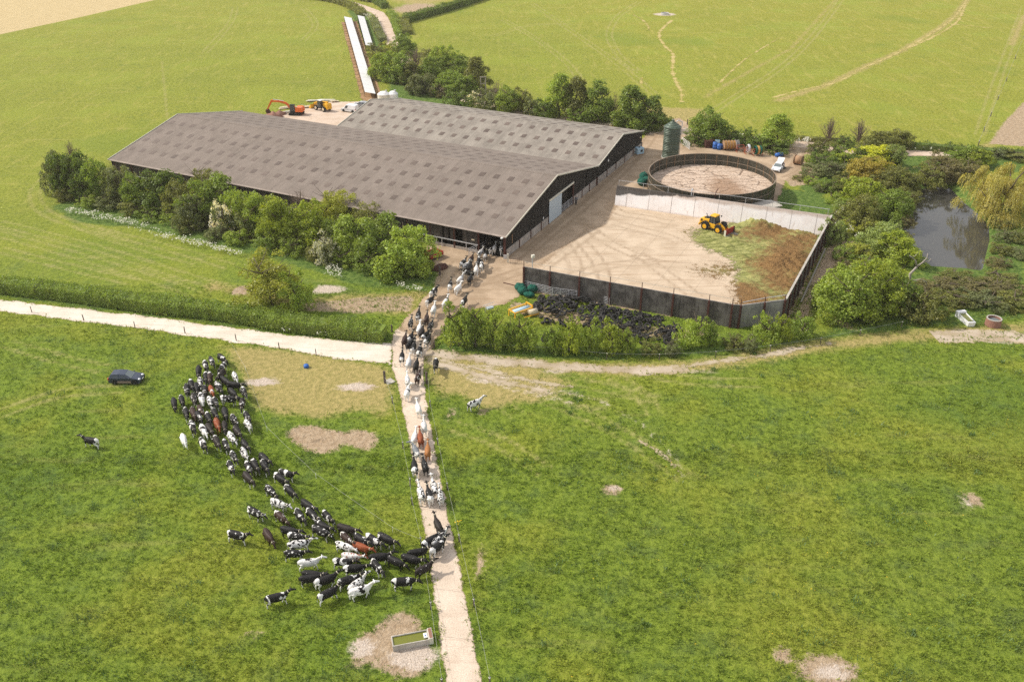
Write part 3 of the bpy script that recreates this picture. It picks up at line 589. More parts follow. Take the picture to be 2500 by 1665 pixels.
# local frame of a barn: x runs along the ridge away from the gable at the yard, y runs across, AWAY from the camera -> left-handed, so y is mirrored below
HE, L1, W1, HR1 = 4.04, 88.98, 39.32, 8.167
L2, W2, HR2 = 61.71, 26.06, 6.776
def barn(name, org, L, Wd, he, hr, roofm, label, rows, cols, u0, du, vs0, near_open):
    # frame: X along AX, Y along -BX (right-handed); y=0 near eave -> y=-Wd far eave
    t = empty(name, org, B_RZ, label, 'barn')
    ov, oe, th = .35, .45, .06
    hw = Wd/2; sl = (hr-he)/hw
    for sgn, nm in ((0, 'near'), (1, 'far')):
        mb = MB(); y0, y1 = (oe, -hw) if not sgn else (-Wd-(oe if name == 'x' else .0), -hw)
        z0 = he-sl*oe if not sgn else he; z1 = hr; mb.smooth = False; n = 40
        xs_ = np.linspace(-ov, L+ov, n+1); vs = []
        for x in xs_:
            for (y, z) in ((y0, z0), (y1, z1)): vs.append((x, y, z))
        for x in xs_:
            for (y, z) in ((y0, z0), (y1, z1)): vs.append((x, y, z-th))
        N = 2*(n+1); fs = [(2*i, 2*i+2, 2*i+3, 2*i+1) for i in range(n)]+[(N+2*i, N+2*i+1, N+2*i+3, N+2*i+2) for i in range(n)]
        fs += [(0, 1, N+1, N), (2*n, N+2*n, N+2*n+1, 2*n+1)]+[(2*i, N+2*i, N+2*i+2, 2*i+2) for i in range(n)]
        mb._add(vs, fs); r = mb.build('roof', roofm, t)
    # ridge
    mb = MB(); mb.prism([(-hw-.35, hr-.35*sl+.02), (-hw, hr+.10), (-hw+.35, hr-.35*sl+.02), (-hw, hr+.03)], -ov, L+ov, 'x'); mb.build('ridge_cap', roofm, t)
    # barge boards
    for x in (-ov-.05, L+ov+.05):
        mb = MB()
        for (ya, za, yb, zb) in ((oe, he-sl*oe, -hw, hr), (-hw, hr, -Wd, he)): mb.bar((x, ya, za+.03), (x, yb, zb+.03), .09, .24)
        mb.build('barge_board', M['whitetrim'], t)
    # rooflights, each a sheet let into its slope
    slen = math.hypot(hw, hr-he); lights = []
    for side in (0, 1):
        for r in rows:
            for c in range(cols):
                u = u0+du*c; f = r/slen; y = -hw*f if not side else -Wd+hw*f; z = he+(hr-he)*f; lights.append((side, u, y, z))
    cpt = Vector((0, 0, CAMH)); MT = Matrix.Translation(org) @ Matrix.Rotation(B_RZ, 4, 'Z')
    def size(l):
        p = MT @ Vector(l[1:]); d = p-cpt; nrm = (Matrix.Rotation(B_RZ, 3, 'Z') @ Vector((0, sl*(1 if not l[0] else -1), 1)))
        return abs(d.normalized().dot(nrm))/d.length_squared
    lights.sort(key=size, reverse=True)
    meshes = []
    for side in (0, 1):
        mb = MB(); k = 1 if not side else -1; n_ = Vector((0, sl*k, 1)).normalized(); mb.box((0, 0, .010), (1.05, 1.38, .03), 0, -math.atan(sl)*k); meshes.append(mb)
    ms = [mb.mesh('rooflight') for mb in meshes]
    for i, (side, u, y, z) in enumerate(lights[:100]):
        link('rooflight', ms[side], M['rooflight'], t, (u, y, z))
    mb = MB()
    for side, u, y, z in lights[100:]:
        k = 1 if not side else -1; mb.box((u, y, z+.010), (1.05, 1.38, .03), 0, -math.atan(sl)*k)
    tag(mb.build('far_rooflights', M['rooflight'], t), kind='stuff')
    return t
ROW1 = [4.8, 8.75, 12.72, 16.6]; ROW2 = [3.15, 7.05, 11.05]
b1 = barn('cattle_barn', ORG, L1, W1, HE, HR1, M['roof'], 'long grey cattle barn in front, with cows walking in under its near eave', ROW1, 31, 1.35, 2.882, None, True)
b2 = barn('cattle_barn', ORG+BX*(W1+.12), L2, W2, HE, HR2, M['roof2'], 'shorter paler cattle barn with lichened roof, behind the long barn', ROW2, 21, 1.65, 2.952, None, False)
b1['group'] = b2['group'] = 'cattle barns'
# --- gables at the yard: black boarding over concrete panels between red-brown steels (in local frames: x ~ 0)
def gable(t, Wd, he, hr, door, posts, x=0.0):
    hw = Wd/2; sl = (hr-he)/hw; top = lambda y: he+sl*(y if y < hw else Wd-y)-.10
    def boards(y0, y1, z0, z1=None):
        mb = MB(); cuts = sorted({y0, y1} | ({hw} if y0 < hw < y1 else set()))
        for a, b in zip(cuts[:-1], cuts[1:]):
            za, zb = (top(a), top(b)) if z1 is None else (z1, z1)
            mb.prism([(-a, z0), (-b, z0), (-b, zb), (-a, za)], x-.02, x+.08, 'x')
        return mb.build('wall_boarding', M['boards'], t)
    segs = [(0.0, Wd)] if door is None else [(0.0, door[0]), (door[1], Wd)]
    for a, b in segs: boards(a, b, 1.42)
    if door: boards(door[0], door[1], door[2])
    for a, b in zip(posts[:-1], posts[1:]):
        if door and a >= door[0]-.1 and b <= door[1]+.1: continue
        MB().box((x-.03, -(a+b)/2, .70), (.16, b-a-.26, 1.40)).build('concrete_panel', M['panel'], t)
    for p in posts: MB().box((x-.08, -p, (min(1.5, 9))/2), (.24, .22, 1.5)).build('steel_post', M['rust'], t)
gable(b1, W1, HE, HR1, (16.9, 27.55, 4.15), [.15, 5.1, 9.5, 13.7, 16.8, 27.65, 31.9, 35.6, 39.15])
gable(b2, W2, HE, HR2, None, [.2, 5.3, 10.3, 15.4, 20.4, 25.9])
d1 = MB().box((-.18, -19.5, 2.08), (.07, 5.35, 4.0)).build('sliding_door', M['palesheet'], b1)
MB().box((-.16, -22.3, 4.32), (.14, 10.9, .34)).build('door_track', M['whitetrim'], b1)
MB().box((.75, -24.9, 2.1), (.06, 5.4, 4.1)).build('doorway_shade_sheet', M['dark'], b1)  # dark sheet inside the opening, its colour standing in for interior shade
mb = MB()
for z in (.25, .55, .85, 1.15, 1.45): mb.bar((-.05, -22.3, z), (-.05, -27.4, z), .06)
for y in (22.3, 24.0, 25.7, 27.4): mb.bar((-.05, -y, .05), (-.05, -y, 1.6), .07)
mb.build('gate', M['galv'], b1)
MB().box((-.12, -27.6, 2.1), (.2, .24, 4.2)).build('door_post', M['rust'], b1)
MB().box((-.10, -14.6, 1.9), (.08, .25, .45)).build('wall_light', M['white'], b1)
MB().box((-.10, -2.5, 2.6), (.05, .12, 1.6)).build('timber_strip', M['wood'], b1)
for y, nm in ((5.9, 0),): MB().box((-.10, -y-.0, 3.3), (.06, .5, .45)).build('notice', M['white'], b2)
MB().box((-.10, -24.8, 2.9), (.06, .7, .3)).build('notice', M['palewood'], b2)
for yy in (34.2, 37.6): MB().box((-.12, -yy, 3.2), (.06, .35, 2.6)).build('gap_shade_panel', M['dark'], b1)  # solid dark panels on the boarding, coloured as the shade of gaps
# far gables and long sides
MB().prism([(0, 0), (-W1, 0), (-W1, HE-.1), (-W1/2, HR1-.1), (0, HE-.1)], L1-.05, L1+.05, 'x').build('wall_boarding', M['boards'], b1)
MB().prism([(0, 0), (-W2, 0), (-W2, HE-.1), (-W2/2, HR2-.1), (0, HE-.1)], L2-.05, L2+.05, 'x').build('wall_boarding', M['boards'], b2)
MB().box((L2/2, -W2+.1, 2.0), (L2-.2, .1, 3.9)).build('wall_boarding', M['boards_x'], b2)
MB().box((L1/2+L2/2, -W1+.1, 2.0), (L1-L2-.4, .1, 3.9)).build('wall_boarding', M['boards_x'], b1)
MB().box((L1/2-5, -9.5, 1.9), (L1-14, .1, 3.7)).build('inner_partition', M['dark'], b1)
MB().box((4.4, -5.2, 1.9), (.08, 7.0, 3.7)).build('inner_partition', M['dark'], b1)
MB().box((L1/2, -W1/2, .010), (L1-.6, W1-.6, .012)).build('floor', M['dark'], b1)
# near long side under the eave: entrance bay, then open bays with a feed rail, low kerb wall and hanging boards
MB().box((-.05+.15, -.12, 1.95), (.30, .30, 3.9)).build('steel_post', M['rust'], b1)
for k in range(1, 20):
    x = 4.95+ (k-1)*4.62
    if x > L1: break
    MB().box((x, -.12, 1.98), (.26, .26, 3.96)).build('steel_post', M['rust'], b1)
MB().box((5.0+(L1-5.2)/2, -.10, .24), (L1-5.3, .18, .48)).build('kerb_wall', M['panel'], b1)
MB().bar((5.0, .05, 1.45), (L1-.2, .05, 1.45), .16, .14).build('feed_rail', M['galv'], b1)
rngb = random.Random(5)
spec_ = [(5.1, 7.6, 1.55), (7.6, 7.9, 3.3), (9.6, 9.75, 3.3)]
def hang(a, b, z0, z1=3.85): MB().box(((a+b)/2, .02, (z0+z1)/2), (b-a-.02, .07, z1-z0)).build('hanging_boards', M['boards_x'], b1)
hang(5.1, 7.95, 1.62); hang(9.75, 10.35, 1.75); hang(10.65, 11.5, 1.62); hang(11.75, 14.1, 1.62)
for k in range(2, 19):
    a = 4.95+k*4.62
    if a+4.4 > L1: break
    hang(a+.15, a+4.45, 1.62 if k % 3 else 1.75)
mb = MB()
for x in (7.2, 11.9, 13.0, 17.0): mb.bar((x, .1, 0), (x, .1, 1.5), .09)
mb.build('rail_post', M['galv'], b1)
MB().box((5.9, .08, 2.25), (.55, .04, .22)).build('notice', M['palewood'], b1)
MB().box((2.5, -.12, 3.72), (4.7, .10, .34)).build('eave_beam', M['boards_x'], b1)
MB().box((.2, .62, 3.85), (.3, .55, .16)).build('flood_light', M['white'], b1)
mb = MB()
for z in (.4, .8, 1.2, 1.6): mb.bar((4.6, -.2, z), (4.5, -6.0, z), .05)
mb.build('inner_gate', M['galv'], b1)
mb = MB()       # gate swung back beside the entrance
for z in (.3, .6, .9, 1.2, 1.5): mb.bar((5.15, .3, z), (5.6, 2.1, z), .05)
mb.bar((5.15, .3, .1), (5.15, .3, 1.7), .06); mb.bar((5.6, 2.1, .1), (5.6, 2.1, 1.7), .06)
gt = mb.build('field_gate', M['galv']); gt.matrix_world = Matrix.Translation(ORG) @ Matrix.Rotation(B_RZ, 4, 'Z'); tag(gt, 'galvanised gate folded back against the red post beside the barn entrance', 'gate')
# ------------------------------------------------------------------ trees, bushes, hedges
RNG = np.random.default_rng(11)
def unit(v): return v/np.maximum(np.linalg.norm(v, axis=1, keepdims=True), 1e-9)
def leaf_quads(pos, nrm, size, rng, jit=.55, asp=.62):
    n = len(pos); nrm = unit(unit(nrm)+rng.normal(0, jit, (n, 3))); r = unit(np.cross(nrm, rng.normal(0, 1, (n, 3)))); u = np.cross(nrm, r)
    s = size*rng.uniform(.65, 1.35, n)[:, None]; a = r*s*asp/2; b = u*s/2; k = nrm*s*.12
    V = np.stack([pos-b, pos+a+k, pos+b, pos-a+k], 1).reshape(-1, 3)
    F = np.arange(4*n).reshape(-1, 4); return V, F
def raw_mesh(name, V, F):
    me = bpy.data.meshes.new(name); me.vertices.add(len(V)); me.vertices.foreach_set('co', V.astype(np.float32).ravel())
    me.loops.add(F.size); me.loops.foreach_set('vertex_index', F.astype(np.int32).ravel()); me.polygons.add(len(F))
    me.polygons.foreach_set('loop_start', np.arange(0, F.size, 4, dtype=np.int32)); me.update(calc_edges=True); return me
def lobes(kind, rng, w, h):
    # centres and radii of the leafy clumps that make up a crown
    C, R = [], []
    if kind == 'round':   n, z0, pw = 95, .05, .36
    elif kind == 'tall':  n, z0, pw = 85, .05, .5
    elif kind == 'bush':  n, z0, pw = 62, .04, .36
    elif kind == 'loose': n, z0, pw = 64, .20, .5
    else:                 n, z0, pw = 40, .15, .55
    ns = 1 if kind == 'tall' else 5; subs = []
    for j in range(ns):
        ph = j*2*math.pi/ns+rng.uniform(-.5, .5); rr = 0 if ns == 1 else rng.uniform(.14, .27)*w; subs.append((rr*math.cos(ph), rr*math.sin(ph), w*(.5 if ns == 1 else rng.uniform(.24, .33)), h*(1 if ns == 1 or j == 0 else rng.uniform(.68, 1.0))))
    while len(C) < n:
        sx, sy, sw, sh = subs[int(rng.integers(0, ns))]; t = rng.uniform(0, 1); ph = rng.uniform(0, 2*math.pi)
        prof = math.sin(math.pi*min(1, (t*.84+.16)))**pw if kind != 'tall' else (1-.75*t**1.6)*min(1, .45+t*3)
        rr = (rng.uniform(.35, 1.0)**.6)*prof*sw*.92*(1+.2*math.sin(3*ph+t*4))
        C.append((sx+rr*math.cos(ph), sy+rr*math.sin(ph), sh*(z0+(1-z0)*.90*t))); R.append(rng.uniform(.055, .125)*(w+h)/2*(1.08-.3*t))
    return np.array(C), np.array(R)
def crown_mesh(kind, seed, w, h, leaf, per, jit=.55):
    rng = np.random.default_rng(seed); C, R = lobes(kind, rng, w, h); ctr = np.array([0, 0, h*.45]); P_, N_ = [], []
    for c, r in zip(C, R):
        k = int(per*r*r); d = unit(rng.normal(0, 1, (k, 3))); out = unit((c-ctr)[None])[0]; d = unit(d+out*.35+np.array([0, 0, .30]))
        rad_ = r*rng.uniform(.72, 1.12, (k, 1))*np.array([1, 1, .85]); p = c+d*rad_; P_.append(p); N_.append(d+np.array([0, 0, .25]))
    for c, r in zip(C, R):       # loose sprays that break the outline
        k = int(per*r*r*.30); d = unit(rng.normal(0, 1, (k, 3))+unit((c-ctr)[None])*.8+np.array([0, 0, .6])); P_.append(c+d*r*rng.uniform(1.0, 1.55, (k, 1))); N_.append(d+np.array([0, 0, .3]))
    P_ = np.concatenate(P_); N_ = np.concatenate(N_); ok = P_[:, 2] > .1
    V, F = leaf_quads(P_[ok], N_[ok], leaf, rng, .85); return raw_mesh('crown', V, F)
def trunk_mesh(seed, w, h, lean=.0, limbs=7, r0=.16, top=.75):
    rng = random.Random(seed); mb = MB(); mb.smooth = True
    pts = [Vector((rng.uniform(-.05, .05)*w*k, rng.uniform(-.05, .05)*w*k, h*top*k/5)) for k in range(6)]; pts[0].z = -.15
    mb.tube(pts, [r0*(1-.14*k) for k in range(6)], 7)
    for i in range(limbs):
        k = rng.uniform(1.0, 4.5); a = pts[int(k)].lerp(pts[min(int(k)+1, 5)], k % 1); ph = i*2.4+rng.uniform(-.4, .4); L = w*.42*rng.uniform(.6, 1)
        b = a+Vector((math.cos(ph)*L*.5, math.sin(ph)*L*.5, L*.35)); c = a+Vector((math.cos(ph)*L, math.sin(ph)*L, L*.8))
        mb.tube([a, b, c], [r0*.5, r0*.33, r0*.10], 5)
    return mb.mesh('trunk')
def twig_mesh(seed, w, h, n=60, up=1.0):
    rng = random.Random(seed); mb = MB()
    for i in range(n):
        ph = rng.uniform(0, 6.283); r = rng.uniform(.05, .5)*w; z0 = rng.uniform(.0, .35)*h; z1 = h*rng.uniform(.55, 1.0)*(1-.35*(2*r/w)**2)
        a = Vector((.15*r*math.cos(ph), .15*r*math.sin(ph), z0)); b = Vector((.6*r*math.cos(ph), .6*r*math.sin(ph), (z0+z1)*.5)); c = Vector((r*math.cos(ph), r*math.sin(ph), z1))
        mb.tube([a, b, c], [.05, .032, .010], 4, False)
        for q in range(5):
            t = rng.uniform(.35, .95); p = b.lerp(c, t) if t > .5 else a.lerp(b, t*2); e = p+Vector((rng.uniform(-1, 1), rng.uniform(-1, 1), rng.uniform(.3, 1.2)))*w*.13; mb.tube([p, e], [.02, .007], 3, False)
    return mb.mesh('bare_branches')
def willow_mesh(seed, w, h):
    rng = np.random.default_rng(seed); P_, N_ = [], []; C, R = lobes('round', rng, w*.92, h)
    for c, r in zip(C, R):
        for s in range(46):
            d = unit(rng.normal(0, 1, (1, 3)))[0]; d[2] = abs(d[2])*.8; st = c+d*r*np.array([1, 1, .8]); L = rng.uniform(.8, 2.2); k = int(L/.16); t = np.linspace(0, 1, k)[:, None]
            out = np.array([st[0], st[1], 0]); out = out/(np.linalg.norm(out)+1e-6)
            P_.append(st+t*np.array([0, 0, -L])+out*np.sin(t*1.6)*.35+rng.normal(0, .03, (k, 3))); N_.append(np.repeat((d+out*.4)[None], k, 0))
    P_ = np.concatenate(P_); N_ = np.concatenate(N_); ok = P_[:, 2] > .15; V, F = leaf_quads(P_[ok], N_[ok], .30, rng, .5, .35); return raw_mesh('crown', V, F)
CROWN = {}
for kind, w, h, leaf, per in (('round', 6, 6.5, .27, 250), ('tall', 5, 8, .27, 260), ('bush', 4, 3.6, .21, 360), ('loose', 6, 6.5, .19, 360)):
    CROWN[kind] = [(crown_mesh(kind, 100+i*7+len(kind), w, h, leaf, per), w, h) for i in range(3)]
BLOSS = [(crown_mesh('bush', 500+i, 4, 3.6, .20, 230), 4, 3.6) for i in range(2)]
TRUNK = {k: [(trunk_mesh(30+i, w, h)) for i in range(2)] for k, w, h in (('round', 6, 6.5), ('tall', 5, 8), ('bush', 4, 3.6), ('loose', 6, 6.5))}
LTRUNK = trunk_mesh(77, 6, 6.5, 0, 14, .10, .9)
for m_ in [m for L in CROWN.values() for m, _, _ in L]: m_.materials.append(M['leaf'])
for m_, _, _ in BLOSS: m_.materials.append(M['leaf'])
for m_ in [m for L in TRUNK.values() for m in L]+[LTRUNK]: m_.materials.append(M['bark'])
TW = [(twig_mesh(i, 4, 6), 4, 6) for i in range(2)]
for m_, _, _ in TW: m_.materials.append(M['twig'])
TINT = {'dk': (0.145, 0.206, 0.039), 'md': (0.214, 0.293, 0.048), 'lt': (0.297, 0.384, 0.06), 'yl': (0.366, 0.392, 0.06), 'ol': (0.207, 0.221, 0.056), 'br': (0.311, 0.378, 0.043), 'or': (0.415, 0.349, 0.06), 'pl': (0.276, 0.342, 0.103), 'yb': (0.498, 0.527, 0.042), 'gy': (0.193, 0.221, 0.087), 'wl': (0.456, 0.414, 0.114), 'bb': (0.207, 0.188, 0.075)}
rv = random.Random(3)
GROW = {'trees in the row beside the long barn': 1.3, 'trees and bushes between the clamp and the pond': 1.3, 'brambles on the near bank of the pond': 1.1, 'bushes on the far bank of the pond': 1.25, 'bushes in the row along the tyres': 1.0}
def tree(kind, px, py, ytop, wpx, tint, label, group, name=None, spr=1.0, bloss=None):
    b = G(px, py); Wm = wpx*mpp(px, py)*GROW.get(group, 1.2); Hm = max(1.2, height_to(px, py-0.18*wpx*.5, ytop)*1.04)
    nm = name or {'bush': 'bush', 'twig': 'bare_tree', 'white': 'hawthorn_tree'}.get(kind, 'tree')
    t = empty(nm, (b.x, b.y+Wm*.12, 0), rv.uniform(0, 6.28), label, 'bush' if kind == 'bush' else 'tree', group)
    f = [q_*c for q_ in [rv.uniform(.85, 1.12)] for c in TINT[tint]] if tint in TINT else None
    if kind == 'twig':
        me, w, h = rv.choice(TW); o = link('branches', me, None, t, sc=(Wm/w, Wm/w, Hm/h)); return t
    src = 'bush' if kind == 'white' else kind
    me, w, h = rv.choice(BLOSS if kind == 'white' else CROWN[src])
    if kind == 'white':
        o = link('blossom', me, None, t, sc=(Wm/w, Wm/w, Hm/h)); o['tint'] = (.92, .88, .82) if px != 798 else (.50, .50, .40); me2, w2, h2 = rv.choice(CROWN['bush']); c = link('crown', me2, None, t, sc=(.90*Wm/w2, .90*Wm/w2, .88*Hm/h2)); c['tint'] = TINT['gy']
    else:
        o = link('crown', me, None, t, sc=(Wm/w, Wm/w, Hm/h)); o['tint'] = f
        if bloss:
            me3, w3, h3 = BLOSS[0]; q = link('blossom', me3, None, t, (0, 0, Hm*.1), 1.0, (bloss*Wm/w3, bloss*Wm/w3, Hm*.98/h3))
    tr = LTRUNK if kind == 'loose' else rv.choice(TRUNK[src]); link('trunk', tr, None, t, sc=(Wm/w, Wm/w, Hm/h))
    return t
SZ = lambda w: 'small' if w < 56 else 'broad' if w > 88 else 'mid-sized'
CN = {'dk': 'dark green', 'md': 'mid green', 'lt': 'light green', 'yl': 'yellow-green', 'ol': 'olive green', 'br': 'bright green', 'or': 'orange-yellow', 'pl': 'pale green', 'yb': 'bright yellow', 'gy': 'grey-green', 'bb': 'brownish'}
ORD = 'first second third fourth fifth sixth seventh eighth ninth tenth eleventh twelfth thirteenth fourteenth fifteenth sixteenth seventeenth eighteenth nineteenth twentieth twenty-first twenty-second twenty-third twenty-fourth twenty-fifth twenty-sixth twenty-seventh twenty-eighth twenty-ninth thirtieth'.split()
def row(L, where, group):
    L = sorted(L, key=(lambda r: r[2]) if 'road' in where else (lambda r: r[1]))
    for i, (kind, px, py, yt, w, tint) in enumerate(L):
        n = ORD[i]
        lab = f'white blossoming hawthorn, {n} {where}' if kind == 'white' else f'bare twiggy tree, {n} {where}' if kind == 'twig' else f'{SZ(w)} {CN[tint]} {"bush" if kind == "bush" else "tree"}, {n} {where}'
        tree(kind, px, py, yt, w, tint, lab, group)
row([('round',140,476,364,52,'gy'),('round',168,484,362,60,'dk'),('twig',182,420,340,36,''),('round',205,488,368,66,'dk'),('round',246,494,383,58,'md'),('twig',282,470,392,40,''),('round',298,502,394,64,'gy'),('round',340,512,418,58,'md'),('round',392,518,406,100,'dk'),('round',448,532,436,70,'ol'),('loose',500,500,404,70,'ol'),('round',512,548,422,112,'md'),('round',470,560,470,60,'gy'),
     ('white',548,572,486,46,''),('round',592,566,456,68,'lt'),('round',634,580,462,74,'lt'),('bush',608,586,510,52,'gy'),('round',680,600,470,92,'br'),('twig',735,560,462,80,''),('round',758,604,490,92,'br'),('loose',818,560,456,92,'yl'),('round',820,610,528,70,'md'),('white',798,646,566,60,''),('round',876,630,520,94,'lt'),('round',926,652,520,108,'md'),('loose',905,580,498,70,'ol'),('round',998,668,540,112,'lt')],
    'from the far end of the long barn row', 'trees in the row beside the long barn')
for i_, (x, y, yt, w, tn) in enumerate(((160,492,452,50,'ol'),(215,506,470,56,'lt'),(268,512,478,60,'gy'),(322,524,486,60,'ol'),(368,536,500,64,'md'),(420,546,508,60,'lt'),(470,566,524,66,'ol'),(530,586,548,56,'gy'),(576,598,556,56,'lt'),(650,614,570,66,'md'),(716,624,576,66,'lt'),(770,640,596,50,'ol'),(842,650,606,66,'lt'),(900,664,612,76,'md'),(960,680,620,80,'lt'),(1030,672,620,56,'br'))): tree('bush', x, y, yt, w, tn, f'low {CN[tn]} bush under the long barn row, {ORD[i_]} from far end', 'bushes at the foot of the long barn row')
for i_, (x, y, yt, w, tn) in enumerate(((1985,452,432,40,'lt'),(2010,468,444,46,'gy'),(2042,500,470,48,'lt'),(2062,520,488,50,'pl'),(2040,548,516,46,'ol'),(2072,572,540,44,'yl'),(2126,576,536,54,'yl'),(2054,586,556,40,'gy'),(2080,620,586,50,'lt'),(2060,664,632,44,'bb'),(2210,600,566,44,'ol'),(2215,560,528,44,'bb'),(2205,520,486,50,'gy'),(2230,500,468,44,'ol'),(2236,650,618,50,'lt'),(1960,440,424,40,'ol'),(2050,400,370,46,'br'),(1985,396,372,40,'lt'))): tree('bush', x, y, yt, w, tn, f'small {CN[tn]} scrub bush beside the pond belt, {ORD[i_]} of the scatter', 'scrub between the clamp and the pond')
row([('loose',664,760,618,150,'yl'),('bush',725,765,662,72,'lt')], 'in the clipped hedge above the white track', 'trees in the clipped hedge')
row([('round',988,138,80,52,'md'),('bush',918,142,104,48,'ol'),('loose',950,135,98,46,'yl'),('round',940,196,116,66,'lt'),('round',966,206,118,70,'md'),('twig',1012,180,112,54,''),('round',998,208,144,56,'ol'),('round',1046,205,134,64,'md'),('round',1082,185,108,72,'lt'),('loose',1050,165,112,60,'ol'),('round',1122,196,132,68,'md'),('round',1030,232,172,64,'gy'),('round',1096,234,170,76,'md'),('tall',1164,226,136,58,'ol'),('bush',1070,238,200,40,'bb'),('round',1138,236,178,60,'md'),
     ('bush',1122,266,216,66,'dk'),('bush',1188,272,216,64,'gy'),('white',1160,252,220,32,''),('round',1246,276,206,62,'lt'),('twig',1215,262,196,50,''),('bush',1275,276,212,56,'ol'),('bush',1300,284,236,46,'gy'),('white',1298,282,258,34,''),('tall',1366,290,178,72,'lt'),('tall',1408,292,184,66,'ol'),('bush',1330,292,240,58,'dk'),('tall',1460,300,196,74,'md'),('bush',1412,306,262,60,'md'),('twig',1496,290,222,44,'')],
    'from the lane end behind the pale barn', 'trees in the row beyond the pale barn')
row([('tall',1540,316,206,80,'md'),('white',1506,308,274,34,''),('tall',1592,320,232,62,'dk'),('bush',1566,324,284,52,'dk')], 'of the yard end clump behind the pale barn', 'trees at the yard end of the row')
row([('round',1739,350,260,92,'md'),('bush',1700,352,318,70,'dk'),('bush',1785,356,312,62,'dk'),('bush',1822,354,306,48,'md'),('tall',1898,362,276,76,'lt'),('bush',1852,362,326,64,'dk'),('bush',1892,372,336,72,'dk')], 'from the green silo in the clump behind the round tank', 'trees and bushes behind the round tank')
row([('twig',2024,350,284,44,''),('twig',2096,352,288,42,''),('bush',2012,380,340,62,'ol'),('bush',2064,362,328,44,'dk'),('round',2144,372,314,66,'ol'),('round',2196,362,312,60,'ol'),('bush',2040,392,352,60,'md'),('bush',2010,412,372,62,'dk'),('round',2100,404,356,66,'dk'),('round',2142,410,350,90,'yb'),('round',2188,412,348,48,'pl'),('bush',2004,428,394,74,'gy'),('bush',2048,430,392,66,'gy'),('loose',2122,448,380,84,'or'),('round',2118,452,388,84,'or'),('round',2176,470,404,84,'ol'),
     ('bush',2064,474,424,60,'ol'),('bush',2030,470,436,46,'md'),('bush',2224,470,420,50,'ol'),('round',2108,506,432,90,'br'),('round',2168,540,458,86,'md'),('round',2096,556,470,76,'ol'),('bush',2030,600,530,52,'pl'),('round',2150,622,540,90,'pl'),('round',2192,646,566,84,'br'),('bush',2100,636,592,62,'yl'),('bush',2062,640,600,50,'md'),('round',2176,730,640,72,'lt'),('bush',2118,668,626,70,'md')],
    'from the road in the belt between clamp and pond', 'trees and bushes between the clamp and the pond')
row([('round',2066,786,652,126,'lt'),('round',2128,772,636,132,'br'),('round',2092,760,640,110,'lt'),('bush',2200,768,690,84,'md'),('bush',2264,784,700,100,'ol'),('bush',2236,742,690,60,'bb')], 'in the big clump below the dead tree', 'trees and bushes below the dead tree')
row([('bush',2262,456,398,72,'ol'),('bush',2312,446,392,70,'bb'),('bush',2300,420,372,74,'bb'),('bush',2350,450,394,70,'bb'),('round',2350,402,352,68,'md'),('round',2392,408,358,66,'br'),('bush',2370,430,384,60,'ol'),('bush',2440,386,362,60,'gy'),('bush',2490,392,366,70,'ol')],
    'along the far bank of the pond', 'bushes on the far bank of the pond')
row([('bush',2446,560,530,56,'ol'),('bush',2456,588,560,60,'gy'),('bush',2446,622,594,60,'ol'),('bush',2440,652,626,58,'bb'),('bush',2486,590,566,60,'ol'),('bush',2490,630,608,60,'gy')], 'along the near bank under the willow', 'brambles on the near bank of the pond')
row([('bush',2296,712,684,92,'bb'),('bush',2370,716,688,96,'bb'),('bush',2444,716,686,100,'bb'),('bush',2330,748,712,100,'ol'),('bush',2406,750,714,110,'gy'),('bush',2484,754,716,100,'ol'),('bush',2350,690,668,86,'ol'),('bush',2450,690,668,86,'ol')], 'in the bramble bank behind the white trough', 'brambles behind the white trough')
row([('bush',1120,848,736,92,'lt'),('bush',1160,850,742,66,'md'),('bush',1204,852,748,80,'lt'),('bush',1248,854,774,54,'md'),('bush',1284,858,768,74,'lt'),('bush',1350,862,786,60,'md'),('bush',1392,862,768,72,'br'),('bush',1440,862,776,64,'lt'),('bush',1492,864,778,70,'br'),('bush',1530,862,800,50,'lt'),('bush',1590,868,830,56,'ol'),('bush',1640,868,832,56,'gy'),('bush',1690,850,766,80,'lt'),('bush',1730,842,776,54,'md'),('bush',1792,852,816,60,'ol'),('bush',1866,838,762,80,'lt'),('bush',1908,834,760,54,'br'),('bush',1960,828,762,68,'md'),('bush',1830,858,820,52,'gy')],
    'from the lane in the row along the tyres', 'bushes in the row along the tyres')
# weeping willow by the pond
b = G(2440, 530); wt_ = empty('willow_tree', (b.x, b.y, 0), .4, 'big yellow-green weeping willow leaning over the pond', 'tree')
Ww = 215*mpp(2440, 530); me = willow_mesh(4, 16, 9.5); me.materials.append(M['leaf']); o = link('crown', me, None, wt_, sc=(Ww/16,)*3); o['tint'] = TINT['wl']
link('trunk', trunk_mesh(9, 14, 8, 0, 10, .45), M['bark'], wt_, sc=(Ww/16,)*3)
# dead tree
b = G(2210, 712); dt = empty('dead_tree', b, 0, 'bleached leafless dead tree with crooked limbs above the bright green clump', 'tree')
k = mpp(2210, 712); mb = MB(); mb.smooth = True; q = lambda x, z, y=0: (x*k, y, z*k*1.18)
mb.tube([q(0, -2), q(6, 20), q(2, 40), q(14, 56)], [.26, .22, .2, .16], 7)
for pts, r in (([q(14, 56), q(8, 70), q(-4, 78), q(-10, 82)], .12), ([q(14, 56), q(26, 66), q(34, 76), q(33, 86)], .14), ([q(26, 66), q(40, 68), q(44, 74)], .09), ([q(4, 26), q(-14, 36), q(-22, 44)], .10), ([q(6, 24), q(30, 28), q(46, 22), q(50, 12)], .10), ([q(30, 28), q(34, 20), q(33, 8)], .06), ([q(2, 78), q(6, 84)], .05)):
    mb.tube(pts, [r*(1-.2*i) for i in range(len(pts))], 6)
mb.build('trunk', M['deadwood'], dt)
